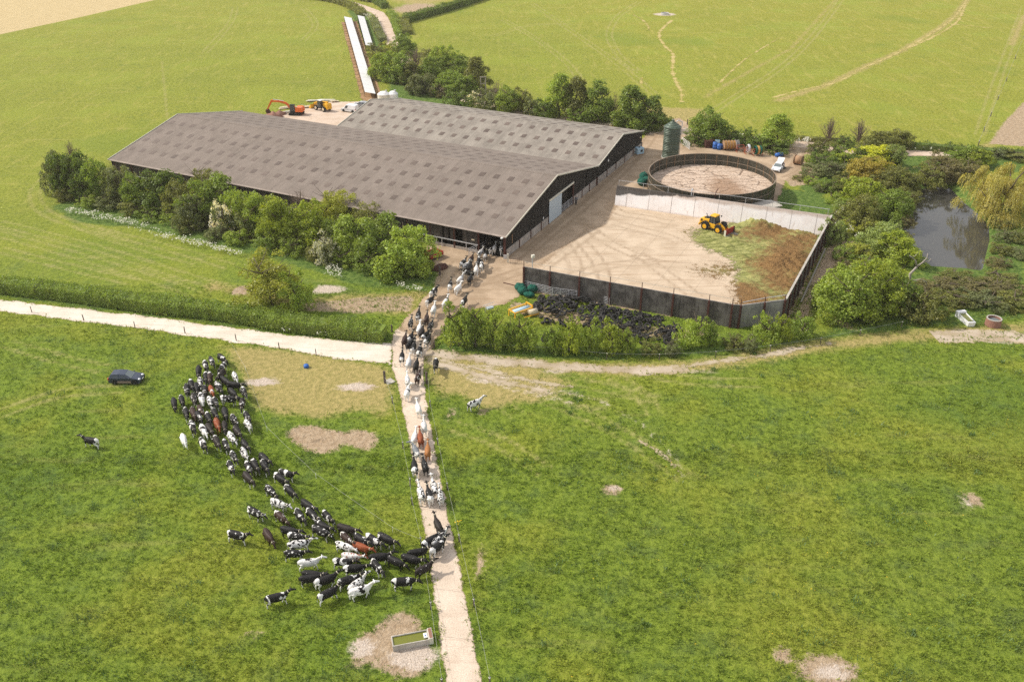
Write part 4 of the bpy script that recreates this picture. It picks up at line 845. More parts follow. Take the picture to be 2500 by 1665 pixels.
# clipped hedges: leaves over a long rounded box, on a solid twiggy core
def hedge(px, w, h, label, tint, leaf=.24, dens=60, name='hedge', lumps=.12, seed=1, close=None):
    rng = np.random.default_rng(seed); pts = smooth([G(*p) for p in px], 8); t = empty(name, pts[0], 0, label, 'hedge', 'clipped field hedges'); o0 = np.array(pts[0]); PP, NN = [], []; mb = MB()
    A = np.array([tuple(p) for p in pts]); seg = np.linalg.norm(np.diff(A, axis=0), axis=1); cum = np.concatenate([[0], np.cumsum(seg)]); tot = cum[-1]; n = int(tot*(w+2*h)*dens)
    s = rng.uniform(-.3, tot+.3, n); i = np.clip(np.searchsorted(cum, s)-1, 0, len(seg)-1); d = (A[i+1]-A[i])/seg[i][:, None]; c = A[i]+d*(s-cum[i])[:, None]; nr = np.stack([-d[:, 1], d[:, 0], 0*d[:, 0]], 1)
    v = rng.uniform(0, w+2*h, n); lump = lumps*(np.sin(s*1.3)+np.sin(s*.53+1)+np.sin(s*2.9+v))
    side = v < h; side2 = v > h+w; y = np.where(side, -w/2-lump*.5, np.where(side2, w/2+lump*.5, v-h-w/2)); z = np.where(side, v, np.where(side2, v-h-w, h+lump))
    nn = np.where(side[:, None], -nr, np.where(side2[:, None], nr, np.array([0, 0, 1.0])[None])); p = c+nr*y[:, None]+np.array([0, 0, 1.0])*z[:, None]+rng.normal(0, .11, (n, 3)); ok = p[:, 2] > .03
    V, F = leaf_quads(p[ok]-o0, nn[ok]+np.array([0, 0, .4]), leaf, rng, .9); me = raw_mesh('foliage', V, F); o = link('foliage', me, M['leaf'], t); o['tint'] = TINT[tint]
    mb = MB()
    for a, b in zip(pts[:-1], pts[1:]): mb.bar(Vector(a)-pts[0]+Vector((0, 0, h*.46)), Vector(b)-pts[0]+Vector((0, 0, h*.46)), w*.86, h*.86)
    q = mb.build('leafy_core', M['leaf'], t); q['tint'] = TINT[tint]; return t
hedge([(-260,690),(-80,704),(0,709),(96,719),(223,735),(351,754),(478,767),(574,779),(640,790)], 2.6, 2.0, 'long clipped field hedge above the white chalk track, up to the loose tree', 'md', seed=2)
hedge([(650,792),(720,803),(800,812),(880,821),(938,829)], 2.8, 1.9, 'short clipped hedge between the loose tree and the lane junction', 'md', seed=3, lumps=.16)
hedge([(990,56),(1040,42),(1100,25),(1165,4),(1230,-18)], 3.0, 2.6, 'dark trimmed hedge between the far yellow field and the big grazing field', 'dk', .45, 12, seed=4, lumps=.25)
hedge([(905,2),(922,10),(940,22)], 3.0, 2.4, 'trimmed hedge stub beside the field gateway at the lane bend', 'dk', .45, 12, seed=5, lumps=.3)
hedge([(840,-8),(870,-2),(905,6)], 3.5, 2.2, 'hedge along the top of the stone lane', 'ol', .45, 12, seed=6, lumps=.4)
hedge([(740,-2),(790,2),(835,12),(872,28),(884,40)], 3.0, 1.8, 'rough hedge on the field side of the lane bend', 'ol', .45, 12, seed=7, lumps=.4)
hedge([(912,52),(922,80),(935,104)], 2.4, 1.6, 'low hedge between white strips and flowery verge', 'gy', .4, 12, seed=8, lumps=.3)
hedge([(950,36),(963,48),(970,70),(974,88)], 2.4, 1.6, 'low hedge on the far verge of the lane bend', 'md', .4, 12, seed=9, lumps=.3)
hedge([(985,56),(984,68),(992,86)], 4.0, 1.6, 'flat topped hedge corner below the dark hedge', 'ol', .4, 12, seed=10, lumps=.2)
hedge([(1930,340),(1990,346),(2060,350)], 1.6, 1.0, 'low verge hedge across the road from the tank', 'ol', .3, 14, seed=12, lumps=.3)
hedge([(2190,362),(2260,366),(2330,372),(2420,378),(2560,388)], 2.2, 1.4, 'low dark hedge along the road behind the pond', 'dk', .35, 12, seed=13, lumps=.3)
hedge([(1575,300),(1612,302),(1640,304)], 2.0, 1.2, 'low dark hedge piece beside the gateway behind the silo', 'dk', .35, 14, seed=14, lumps=.3)
# flowering cow parsley, buttercups and tall grass: nobody could count it
def scatter_poly(poly, n, rng):
    lo, hi = poly.min(0), poly.max(0); out = []
    while sum(len(o) for o in out) < n:
        q = rng.uniform(lo, hi, (n*3, 2)); out.append(q[sd_poly(q, poly) > 0])
    return np.concatenate(out)[:n]
def clumped(q, rng, f=.55, sc=.9):
    v = np.sin(q[:, 0]*sc+np.sin(q[:, 1]*sc*1.7)*2)+np.sin(q[:, 1]*sc*1.3+q[:, 0]*.4)+rng.normal(0, .5, len(q)); return q[v > np.quantile(v, 1-f)]
def umbels(name, polys, dens, mat, h0, h1, size, label, f=.5, seed=1, nf=4):
    rng = np.random.default_rng(seed); Q = []
    for p in polys:
        p = W(p); ar = abs(sum(p[i-1][0]*p[i][1]-p[i][0]*p[i-1][1] for i in range(len(p))))/2; Q.append(clumped(scatter_poly(p, max(8, int(ar*dens)), rng), rng, f))
    q = np.concatenate(Q); q = np.repeat(q, nf, 0)+rng.normal(0, .18, (len(q)*nf, 2)); z = rng.uniform(h0, h1, len(q)); V, F = leaf_quads(np.column_stack([q, z]), np.tile([0, 0, 1.0], (len(q), 1)), size, rng, .35, .9)
    o = link(name, raw_mesh(name, V, F), mat); tag(o, label, kind='stuff'); return o
umbels('cow_parsley', [[(160,512),(240,524),(340,548),(430,574),(520,602),(600,626),(590,640),(500,614),(400,588),(300,558),(170,530)],[(770,648),(830,655),(835,685),(775,672)],[(965,696),(1020,702),(1035,716),(985,716)],[(120,425),(140,430),(138,480),(118,470)],
   [(610,785),(640,783),(665,798),(620,796)],[(690,806),(712,806),(710,818),(690,816)],[(780,818),(800,820),(796,830),(776,826)]], 6.0, M['umbel'], .5, .95, .20, 'cream cow parsley flowering along the hedge bottoms', .5, 21)
umbels('cow_parsley', [[(870,22),(905,38),(930,62),(938,92),(926,100),(915,70),(895,44),(868,34)],[(948,34),(962,50),(968,80),(975,95),(985,92),(975,60),(962,38)],[(1000,262),(1100,282),(1060,285)],[(2200,362),(2330,368),(2330,374),(2200,370)],[(1900,352),(1995,344),(1996,349),(1905,358)],[(1640,318),(1730,322),(1860,338),(1860,344),(1720,332)],[(2330,372),(2500,384),(2500,390),(2330,380)]], 3.0, M['umbel'], .5, 1.0, .30, 'cow parsley flowering on the lane verges', .55, 22)
umbels('hawthorn_flowers', [[(2035,520),(2075,520),(2080,580),(2040,590)],[(2080,590),(2110,590),(2108,610),(2078,612)]], 2.0, M['umbel'], 1.0, 1.8, .2, 'small white flowers in scrub by the clamp corner', .5, 23)
umbels('buttercups', [[(1500,1050),(2500,950),(2500,1665),(1300,1665)]], .10, M['buttercup'], .18, .3, .085, 'scattered yellow buttercups in the pasture', .35, 24, 2)
umbels('buttercups', [[(380,765),(425,768),(420,774),(380,772)],[(690,795),(710,797),(700,803),(688,800)],[(1115,1275),(1130,1278),(1122,1290)]], 8, M['buttercup'], .25, .45, .13, 'yellow flowers below the clipped hedge', .6, 25, 2)
# ------------------------------------------------------------------ long grass of the near pastures, as blades
def blade_material():
    m = NT('grass_blades'); P = m.pos; r = m.n('ShaderNodeNewGeometry').outputs['Random Per Island']
    n1 = m.noise(P, .055, 4, .55); n2 = m.noise(P, .33, 5, .6); n3 = m.noise(P, 1.5, 5, .66)
    c = m.mix(m.mr(n3, .36, .64), (.100, .172, .018), (.220, .312, .034)); c = m.mix(m.mr(n2, .50, .66, 0, .7), c, m.mix(n3, (.088, .145, .034), (.18, .245, .055)))
    c = m.mix(m.mr(n1, .48, .64, 0, .75), c, m.mix(n3, (.19, .225, .022), (.34, .355, .055))); c = m.mul(c, m.mr(r, 0, 1, .75, 1.6, False))
    st2 = m.noise(m.rot(P, -.75, (.13, 1.0, 1)), .45, 5, .62); c = m.mix(m.math('MULTIPLY', m.mr(st2, .52, .70, .10, .65), m.mr(r, .45, .75)), c, (.42, .39, .13)); c = m.mix(m.math('MULTIPLY', m.mr(n2, .50, .62, 0, .7), m.mr(r, .5, .3)), c, (.17, .24, .095))
    y = m.attr('yel').outputs['Fac']; c = m.mix(y, c, m.mix(r, (.24, .26, .06), (.40, .38, .12)))
    d = m.n('ShaderNodeBsdfDiffuse'); m.put(d.inputs[0], c); tr = m.n('ShaderNodeBsdfTranslucent'); m.put(tr.inputs[0], m.mul(c, 1.2)); a = m.n('ShaderNodeMixShader'); a.inputs[0].default_value = .4
    m.t.links.new(d.outputs[0], a.inputs[1]); m.t.links.new(tr.outputs[0], a.inputs[2]); m.t.links.new(a.outputs[0], m.out.inputs['Surface']); return m.mat
M['blade'] = blade_material()
def grass_field(n, y0, y1, blades, size, seed):
    rng = np.random.default_rng(seed); u = rng.uniform(0, 1, n); y = y0+(y1-y0)*u; hwid = (y+8)*.66+6; x = rng.uniform(-1, 1, n)*hwid; q = np.column_stack([x, y])
    ck = np.sin(x*.9+2*np.sin(y*.7))*np.sin(y*1.1+1.7*np.sin(x*.5))+.7*np.sin(x*2.7+y*1.9)*np.sin(y*3.1-x*1.3); ok = ck+rng.normal(0, .8, n) > -1.0
    bad = np.maximum.reduce([sd_poly(q, lanep)-.05, sd_poly(q, CHALKP), sd_poly(q, YARDP)]+[sd_poly(q, p)-.2 for p in DIRTP[:2]]+[sd_blob(q, *b)-.15 for b in DIRTB+PALEB if b[2] > 0])
    dr = np.maximum.reduce([sd_poly(q, p) for p in DRYP[:2]]+[sd_line(q, W(l), w) for l, w in DRYL[:2]]+[sd_line(q, l, .05) for l in RUTL]); ok &= (bad+np.where(bad > -.6, rng.normal(0, .28, n), 0) < 0) & (dr+rng.normal(0, .9, n) < 0); q = q[ok]; ck = ck[ok]; m_ = len(q)
    q = np.repeat(q, blades, 0)+rng.normal(0, .11, (m_*blades, 2)); ck = np.repeat(ck, blades); N = len(q); ph = rng.uniform(0, 6.283, N); L = size*rng.uniform(.6, 1.4, N)*(1+.22*np.clip(ck, -1, 1.2)); lean = rng.uniform(.25, .95, N)
    b = np.column_stack([q, np.zeros(N)]); tip = b+np.column_stack([np.cos(ph)*lean*L, np.sin(ph)*lean*L, L*np.sqrt(1-np.minimum(lean, .95)**2*.8)*.8]); sdv = np.column_stack([-np.sin(ph), np.cos(ph), np.zeros(N)])*(L*.16)[:, None]; mid = (b+tip)/2+np.array([0, 0, 1.0])*(L*.12)[:, None]
    V = np.stack([b-np.array([0, 0, .02]), mid+sdv, tip, mid-sdv], 1).reshape(-1, 3); me = raw_mesh('pasture_grass', V, np.arange(4*N).reshape(-1, 4)); at = me.attributes.new('yel', 'FLOAT', 'POINT')
    yy = np.clip(.06+.62*sstep(105, 215, q[:, 1]-.15*q[:, 0])+.10*sstep(0, 25, q[:, 0]), 0, 1); at.data.foreach_set('value', np.repeat(yy, 4).astype(np.float32))
    o = link('pasture_grass', me, M['blade']); tag(o, 'tufty green pasture grass around the lane and the herd', kind='stuff'); return o
def rank_tufts(n, seed):
    rng = np.random.default_rng(seed); y = rng.uniform(48, 122, n); x = rng.uniform(-1, 1, n)*((y+8)*.62+4); q = np.column_stack([x, y])
    bad = np.maximum.reduce([sd_poly(q, lanep)+.8, sd_poly(q, CHALKP)+.8, sd_poly(q, YARDP)+.8]+[sd_poly(q, p) for p in DIRTP[:2]+DRYP[:2]]); q = q[bad < 0]
    k = rng.integers(12, 60, len(q)); c = np.repeat(q, k, 0)+rng.normal(0, 1, (k.sum(), 2))*np.repeat(rng.uniform(.2, .8, len(q)), k)[:, None]; N = len(c); ph = rng.uniform(0, 6.283, N); L = rng.uniform(.22, .45, N); lean = rng.uniform(.2, .8, N)
    b = np.column_stack([c, np.zeros(N)]); tip = b+np.column_stack([np.cos(ph)*lean*L, np.sin(ph)*lean*L, L*.8]); s = np.column_stack([-np.sin(ph), np.cos(ph), np.zeros(N)])*(L*.13)[:, None]; mid = (b+tip)/2+np.array([0, 0, 1.0])*(L*.12)[:, None]
    me = raw_mesh('rank_grass', np.stack([b, mid+s, tip, mid-s], 1).reshape(-1, 3), np.arange(4*N).reshape(-1, 4)); o = link('rank_grass', me, M['leaf']); o['tint'] = (.115, .195, .05); tag(o, 'scattered darker tufts of rank grass in the pasture', kind='stuff')
rank_tufts(330, 6)
grass_field(60000, 46, 84, 4, .20, 1); grass_field(60000, 80, 128, 3, .24, 2)
# ------------------------------------------------------------------ silage clamp, tank, silo
def wall_local(t, a, b): return
CW = [G(1278,703), G(1346,712), G(1417.5,725), G(1489,741), G(1565,756), G(1640,772), G(1726,788), G(1784,799)]
HW = 3.6
p0, p1 = CW[0], CW[-1]; dW = (p1-p0).normalized(); 
CORN2 = G(1803,800); CORN3 = G(1910,786)
RB = G(2022,574)      # far corner, outside foot
def rz_of(a, b): d = b-a; return math.atan2(d.y, d.x)
def wall(name, a, b, h, th, mat, label, group='silage clamp walls', inside=None, cap=None, posts=(), ph=0.0, pm=None, side=1, lean=0.0):
    rz = rz_of(a, b); L = (b-a).length; t = empty(name, a, rz, label, 'wall', group)
    if inside: MB().prism([(side*.01, 0), (side*(th/2+lean), 0), (side*th/2, h), (side*.01, h)], 0, L, 'x').build('inner_face', inside, t); MB().box((L/2, -side*(th/4), h/2), (L, th/2, h)).build('outer_face', mat, t)
    else: MB().box((L/2, 0, h/2), (L, th, h)).build('panels', mat, t)
    if cap: MB().box((L/2, 0, h+.05), (L, th+.06, .10)).build('coping', cap, t)
    for x in posts:
        MB().box((x, -side*(th/2+.11), (h+.02)/2), (.26, .22, h+.02)).build('steel_post', M['rust'], t)
        if ph: MB().box((x, -side*(th/2+.04), h+ph/2), (.09, .09, ph)).build('rail_post', M['rust'], t)
    return t, L
xs_p = [(q-p0).dot(dW) for q in CW]; xs_p = [.13]+xs_p[1:-1]+[xs_p[-1]-.13]
t, L = wall('clamp_wall', p0, p0+dW*xs_p[-1], HW, .22, M['blackwall'], 'long black stained clamp wall with red-brown steel posts above the tyres', inside=M['greywall'], posts=xs_p, ph=.95)
mb = MB(); mb.tube([(x, -.15, HW+.92) for x in xs_p], .022, 5); mb.build('rail_wire', M['wire'], t)
pe = p0+dW*xs_p[-1]
t, L = wall('clamp_wall', pe+dW*.05, CORN2, HW, .22, M['blackwall'], 'short angled black piece of clamp wall at the near corner', inside=M['greywall'], posts=[(CORN2-pe).length-.15], ph=.9)
t, L = wall('clamp_wall', CORN2+(CORN3-CORN2).normalized()*.1, CORN3, HW, .22, M['greywall'], 'grey stained clamp wall beside the near corner, with a tubular top rail', inside=M['greywall'], posts=[3.4, (CORN3-CORN2).length-.3], ph=.9)
MB().tube([(0, -.1, HW+.45), (L*.5, -.1, HW+.7), (L, -.1, HW+.75)], .045, 6).build('top_rail', M['galv'], t)
dR = (RB-CORN3).normalized()
t, L = wall('clamp_wall', CORN3+dR*.12, RB, HW, .25, M['blackwall'], 'long end wall of the clamp with dark posts, facing the pond trees', inside=M['greywall'], cap=M['concrete'], posts=[2+3.6*i for i in range(int(((RB-CORN3).length-2)/3.6)+1)], side=1)
BL = G(1504,498); BR = RB+Vector((-.2, .0, 0)); BRin = G(2024,566)
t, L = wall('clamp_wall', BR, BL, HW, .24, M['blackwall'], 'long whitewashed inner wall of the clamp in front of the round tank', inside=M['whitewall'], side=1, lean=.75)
mb = MB()
for i in range(9): mb.bar((L*(i+.5)/9, .885, .02), (L*(i+.5)/9, .135, HW-.02), .035, .02)
mb.build('panel_joints', M['panel'], t)
mb = MB()
for x in np.linspace(.5, L-.3, 9): mb.bar((x, -.2, HW-.2), (x, -.2, HW+1.0), .06)
mb.bar((.3, -.2, HW+.98), (L*.36, -.2, HW+.98), .07); mb.bar((L*.34, -.2, HW+1.0), (L-.2, -.2, HW+1.0), .05)
mb.build('hand_rail', M['galv'], t)
# clamp floor and what lies on it
CL = [tuple(v)[:2] for v in (p0+dW*.2+Vector((0, .25, 0)), pe+Vector((0, .25, 0)), CORN2+Vector((-.1, .2, 0)), CORN3+Vector((-.3, .2, 0)), RB+Vector((-.4, -.2, 0)), BL+Vector((0, -.2, 0)))]
mb = MB(); mb.quad(*[(x, y, .022) for x, y in CL]); 
CLW = np.array(CL)
sheet('clamp_floor', W([(1282,690),(1790,788),(1810,792),(1926,774),(2028,560),(1506,500),(1478,545),(1360,610)]), .014, track_material('clamp_floor', (.50, .39, .275), (.60, .48, .35), (.37, .26, .165), streak=.7, ang=-.25, speck=.25, amp=1.6, joint=(TH, 6.0, 2)), step=.6, margin=1.6, extra=mark_extra)
SIL = W([(1760,555),(1800,538),(1900,540),(2022,545),(2024,566),(1975,670),(1926,770),(1860,772),(1800,750),(1790,700),(1800,660),(1780,630),(1730,610),(1690,590),(1700,560)])
SILB = [W([(1850,640),(1900,580),(2000,575),(1990,600),(1940,640)]), W([(1830,560),(1900,548),(2000,545),(1985,566),(1900,585),(1850,590),(1790,575)]), W([(1840,640),(1880,605),(1960,595),(2000,600),(1960,690),(1930,750),(1900,730),(1850,690)]), W([(1780,690),(1850,700),(1930,740),(1930,765),(1830,770),(1740,735),(1700,690)])]
def sil_extra(Q, e):
    br = mx([sd_poly(Q, p) for p in SILB]); fx = np.sin(Q[:, 0]*1.1)*np.cos(Q[:, 1]*.9+Q[:, 0]*.3)+.6*np.sin(Q[:, 0]*2.3+Q[:, 1]*1.9)+.7*np.sin(Q[:, 0]*4.1-Q[:, 1]*3.3)*np.sin(Q[:, 1]*4.7)+RNG.normal(0, .45, len(Q))
    back = sd_line(Q, W([(1850,548),(2030,552)]), 3.5); mid = mx([sd_blob(Q, 1930, 650, 6, 7), sd_blob(Q, 1960, 585, 5, 3)*.6])
    dz = np.clip(e, 0, 2)*.07*(1.2+fx)+np.clip(back, 0, 3)*.42*(1+.2*fx)+np.clip(mid, 0, 4)*.24*(1+.22*fx)+.02*np.sign(e)
    return dict(brown=cl(br), dz=np.where(e > -.3, np.maximum(dz, .02), .012))
sil = sheet('silage', SIL, .02, M['silage'], step=.28, margin=2.5, kind='stuff', extra=sil_extra); tag(sil, 'green and brown spread silage in the end of the clamp')
def spill(px, py, rx, ry, seed):
    c = G(px, py); th = np.linspace(0, 6.283, 14)[:-1]; return np.array([(c.x+rx*math.cos(a), c.y+ry*math.sin(a)) for a in th])
for i, (x, y, rx, ry, lab) in enumerate(((1700,570,2.2,2.2,'thin green silage spilt behind the loader'),(1770,662,5,2.8,'brown silage crumbs scattered on the clamp floor'),(1800,600,3.5,1.4,'green silage smear below the loader fork'))):
    q = sheet('silage', spill(x, y, rx, ry, i), .022, M['silage'], step=.3, margin=1.6, kind='stuff', extra=lambda Q, e, k=i: dict(brown=np.full(len(Q), 1.0 if k == 1 else -1.5), edge=e*.45-.55)); tag(q, lab)
# --- round slurry store
TC = None
def fit_tank():
    best = None; hz = 3.9
    for h in (hz,):
        l = G(1582, 414, h); r = G(1895, 428, h); bk = G(1725, 368, h); fr = G(1756, 486, h)
    c = (l+r)/2; return Vector((c.x, (bk.y+fr.y)/2, 0)), ((r-l).length/2*.992), l, r, bk, fr
TC, TR, *_tk = fit_tank(); TH_ = 3.9
M['brownrim'] = paint('brown_rim', (.27, .21, .155), .7); t = empty('slurry_store', TC, 0, 'big round dark steel slurry store with a dried brown crust', 'tank')
for k, (za, zb) in enumerate(((0, 1.3), (1.3, 2.6), (2.6, TH_))):
    mb = MB(); mb.smooth = True; mb.lathe([(TR, za), (TR, zb)], 96); mb.lathe([(TR-.04, za), (TR-.04, zb)], 96); mb.build('wall_ring', M['tank'], t)
    mb = MB(); mb.lathe([(TR+.05, zb-.05), (TR+.05, zb+.04), (TR-.09, zb+.04), (TR-.09, zb-.05)], 96); mb.build('hoop', M['brownrim'], t)
for i in range(34):
    mb = MB(); a = 2*math.pi*i/34; mb.bar(((TR-.07)*math.cos(a), (TR-.07)*math.sin(a), 0), ((TR-.07)*math.cos(a), (TR-.07)*math.sin(a), TH_), .07)
    mb.bar(((TR+.03)*math.cos(a), (TR+.03)*math.sin(a), 0), ((TR+.03)*math.cos(a), (TR+.03)*math.sin(a), TH_), .03); mb.build('seam_rib', M['wood'], t)
def crust_extra(Q, e):
    return dict(brown=cl(mx([sd_blob(Q, 1783, 445, 2.0, 7), sd_blob(Q, 1770, 430, 3.5, 4)-.6])))
cm = MB(); ring = [(r, TH_-2.25) for r in np.linspace(0.02, TR-.06, 14)]; cm.lathe(ring, 64, cap0=True); o = cm.build('crust', M['crust'], t)
co = np.array([v.co for v in o.data.vertices])+np.array([TC.x, TC.y, 0]); a_ = o.data.attributes.new('brown', 'FLOAT', 'POINT'); cc = TC+Vector((2.6, -3.2, 0)); q_ = (co[:, :2]-np.array([cc.x, cc.y]))/np.array([3.4, 7.5]); a_.data.foreach_set('value', ((1-np.sqrt((q_**2).sum(1)))*3.2).astype(np.float32))
ang = math.radians(-118); ca, sa = math.cos(ang), math.sin(ang)
mb = MB(); mb.tube([((TR+.3)*ca, (TR+.3)*sa, .2), ((TR+.3)*ca, (TR+.3)*sa, TH_+.4), ((TR+.1)*ca, (TR+.1)*sa, TH_+.75), ((TR-.4)*ca, (TR-.4)*sa, TH_+.4)], .11, 8); mb.build('filling_pipe', M['galv'], t)
ang = math.radians(-98); ca, sa = math.cos(ang), math.sin(ang)
mb = MB(); mb.bar(((TR+.1)*ca, (TR+.1)*sa, .3), ((TR+.1)*ca, (TR+.1)*sa, TH_+.5), .12); mb.bar(((TR+.1)*ca, (TR+.1)*sa, TH_+.5), ((TR-.2)*ca+.4, (TR-.2)*sa, TH_+1.1), .12); mb.build('bracket', M['rust'], t)
b = G(1866, 522); k = empty('reception_pit', (b.x, b.y, 0), .42, 'low block reception pit with a gravelly lid beside the round store', 'pit')
MB().box((0, 0, .8), (4.6, 3.0, 1.6)).build('wall', M['greywall'], k); MB().box((0, 0, 1.68), (5.0, 3.4, .16)).build('lid', M['concrete'], k)
# --- green silo
b = G(1636, 384); t = empty('feed_silo', b, 0, 'tall dark green corrugated feed silo behind the round tank', 'silo')
SR = 39.5*mpp(1636, 384)/2; SH = height_to(1636, 384, 309); SC = height_to(1636, 384, 297)
mb = MB(); mb.smooth = True
prof = [(SR+.03*math.sin(i*math.pi/2), .1+(SH-.1)*i/88) for i in range(89)]; mb.lathe(prof, 40); mb.build('shell', M['silo'], t)
mb = MB(); mb.smooth = False; mb.lathe([(SR+.12, SH-.03), (SR*.2, SC), (.02, SC+.05)], 22); mb.build('cone_roof', M['silo'], t)
mb = MB(); mb.cyl((0, 0, SC-.05), (0, 0, SC+.35), .35, .3, 12); mb.build('cap', M['silo'], t)
mb = MB(); mb.tube([(SR*.35, -.2, SC-.1), (SR*.62, -.2, SC+.28), (SR+.2, -.2, SC-.1), (SR+.22, -.2, SC-1)], .10, 7); mb.build('filler_pipe', M['galv'], t)
mb = MB(); mb.lathe([(SR+.25, 0), (SR+.25, .14), (0, .14)], 24, cap0=True); mb.build('base', M['concrete'], t)
mb = MB()
for s in (-.22, .22): mb.bar((SR+.15, s, .2), (SR+.15, s, SH), .05)
for i in range(28): mb.bar((SR+.15, -.22, .5+i*.28*SH/8), (SR+.15, .22, .5+i*.28*SH/8), .03) if .5+i*.28*SH/8 < SH else None
mb.build('ladder', M['galv'], t)
# ------------------------------------------------------------------ vehicles
def frame2(rear_px, front_px, half, side):
    # near-side wheel feet -> (middle of the vehicle on the ground, heading); side=+1: the wheels seen are on its right (-y)
    a, b = G(*rear_px), G(*front_px); d = (b-a); wb = d.length; d.normalize(); left = Vector((-d.y, d.x, 0)); return (a+b)/2+left*half*side, math.atan2(d.y, d.x), wb
def wheel(parent, c, r, w, rimc, name='wheel'):
    s = 1 if c[1] > 0 else -1
    mb = MB(); mb.smooth = True; R90 = Matrix.Rotation(math.pi/2, 3, 'X'); mb.torus((0, 0, 0), r*.74, r*.26, R90, 20, 8, w/(2*r*.26)); o = mb.build(name, M['rubber'], parent, c)
    mb = MB(); mb.cyl((0, -w*.36, 0), (0, w*.36, 0), r*.56, None, 16); mb.cyl((0, -w*.42, 0), (0, w*.42, 0), r*.2, None, 10); mb.build('rim', rimc, o)
    return o
def car(name, label, loc, rz, L, Wd, H, body, sill, wb, boot_open=False, van=False, glass='glass'):
    t = empty(name, loc, rz, label, 'van' if van else 'car'); hw = Wd/2; xr, xf = -L/2, L/2
    prof = [(xr+.03, .32), (xr, .62), (xr+.06, .88), (xr+.15, .97), (xf*.42, .95), (xf-.28, .80), (xf-.05, .64), (xf, .45), (xf-.05, .25), (xr+.1, .24)]
    mb = MB(); n = len(prof); vs = []
    for y, k in ((-hw+.10, .0), (-hw, 1), (hw, 1), (hw-.10, 0)): vs += [(x*(1 if k else .985), y, z+(0 if k else .02*(z > .5))) for x, z in prof]
    fs = [tuple(range(n))[::-1], tuple(range(3*n, 4*n))]+[(j*n+i, j*n+(i+1) % n, (j+1)*n+(i+1) % n, (j+1)*n+i) for j in range(3) for i in range(n)]; mb._add(vs, fs); mb.sm = [False]*len(mb.f)
    mb.build('body', body, t, bevel=.05)
    xb0, xb1, xt0, xt1 = (xr+.08, xf*.48, xr+.42, xf*.06) if not van else (xr+.03, xf*.60, xr+.10, xf*.28)
    wb_, wt_ = hw-.05, hw-(.26 if not van else .14); zb, zt = .92, H
    mb = MB(); xm = (xt0+xt1)/2
    vs = [(xb0, -wb_, zb), (xb1, -wb_, zb), (xb1, wb_, zb), (xb0, wb_, zb), (xt0, -wt_, zt-.06), (xm, -wt_, zt), (xt1, -wt_, zt-.05), (xt1, wt_, zt-.05), (xm, wt_, zt), (xt0, wt_, zt-.06)]
    mb._add(vs, [(0, 1, 6, 5, 4), (3, 9, 8, 7, 2), (1, 2, 7, 6), (0, 4, 9, 3), (4, 5, 8, 9), (5, 6, 7, 8)]); mb.build('roof', body, t, bevel=.05)
    def pane(nm, a, b, c, d, mat, k=.86):
        P_ = [Vector(p) for p in (a, b, c, d)]; ce = sum(P_, Vector())/4; n_ = (P_[1]-P_[0]).cross(P_[3]-P_[0]).normalized()
        if n_.dot(ce-Vector((0, 0, .9))) < 0: n_ = -n_
        P_ = [ce+(p-ce)*k+n_*.012 for p in P_]; mb = MB(); mb.quad(*P_); mb._add([p+n_*.004 for p in P_], [(0, 1, 2, 3)]); return mb.build(nm, mat, t)
    pane('windscreen', (xb1, -wb_, zb), (xb1, wb_, zb), (xt1, wt_, zt-.05), (xt1, -wt_, zt-.05), M['paleglass'], .90)
    if not van: pane('rear_window', (xb0, -wb_, zb), (xb0, wb_, zb), (xt0, wt_, zt-.06), (xt0, -wt_, zt-.06), M['glass'], .8)
    mid = lambda t0: (xb0+(xb1-xb0)*t0, xt0+(xt1-xt0)*t0)
    for s in (-1, 1):
        for (t0, t1) in (((.08, .50), (.53, .92)) if not van else ((.72, .95),)):
            (a0, a1), (b0, b1) = mid(t0), mid(t1); q0, q1 = .12, .86
            f_ = lambda xbx, xtx, q: (xbx+(xtx-xbx)*q, s*(wb_+(wt_-wb_)*q), zb+(zt-.06-zb)*q)
            pane('side_window', f_(a0, a1, q0), f_(b0, b1, q0), f_(b0, b1, q1), f_(a0, a1, q1), M[glass] if (t0 > .5 or glass == 'glass') else M['paleglass'], .97)
        for x in (-wb/2, wb/2):
            wheel(t, (x, s*(hw-.10), .31), .31, .2, M['silver'])
            mb = MB(); mb.prism([(x+.37*math.cos(a), .31+.37*math.sin(a)) for a in np.linspace(-.25, math.pi+.25, 14)], s*(hw-.28), s*(hw+.006), 'y'); mb.build('wheel_arch', M['black'], t)
        MB().box((0, s*(hw+.004), .42), (wb-.80, .02, .32)).build('sill', sill, t)
        mb = MB(); mb.ellip((xf-.20, s*(hw-.30), .72), (.19, .20, .10), 10, 6, -s*.35); mb.build('headlight', M['lamp'], t)
        MB().box((xr+.03, s*(hw-.13), .80), (.10, .22, .26)).build('tail_light', M['redlamp'], t)
        MB().box((xb1-.28, s*(hw+.10), .98), (.10, .20, .13)).build('wing_mirror', body, t)
    MB().box((xf-.03, 0, .42), (.12, Wd-.5, .16)).build('grille', M['black'], t)
    MB().box((xf+.035, 0, .52), (.02, .5, .11)).build('number_plate', M['white'], t)
    if boot_open: MB().box((xt0-.42, 0, zt+.22), (1.05, Wd-.45, .07), 0, 0, .42).build('tailgate', body, t, bevel=.02); MB().box((xr+.25, 0, 1.0), (.5, Wd-.5, .5)).build('boot_shade_box', M['dark'], t)  # solid dark box; the boot's inner shade is put into its colour
    return t
loc, rz, wb = frame2((281.5, 938.5), (329.8, 938.8), .76, 1)
car('hatchback_car', 'dark blue hatchback with mud-splashed sills, driving on the grass beside the herd', loc, rz, wb*1.62, 1.74, 1.46, M['carblue'], M['cardirt'], wb)
c_, s_ = math.cos(rz), math.sin(rz); dpos = loc+Vector((c_*.15+s_*.42, s_*.15-c_*.42, 0))
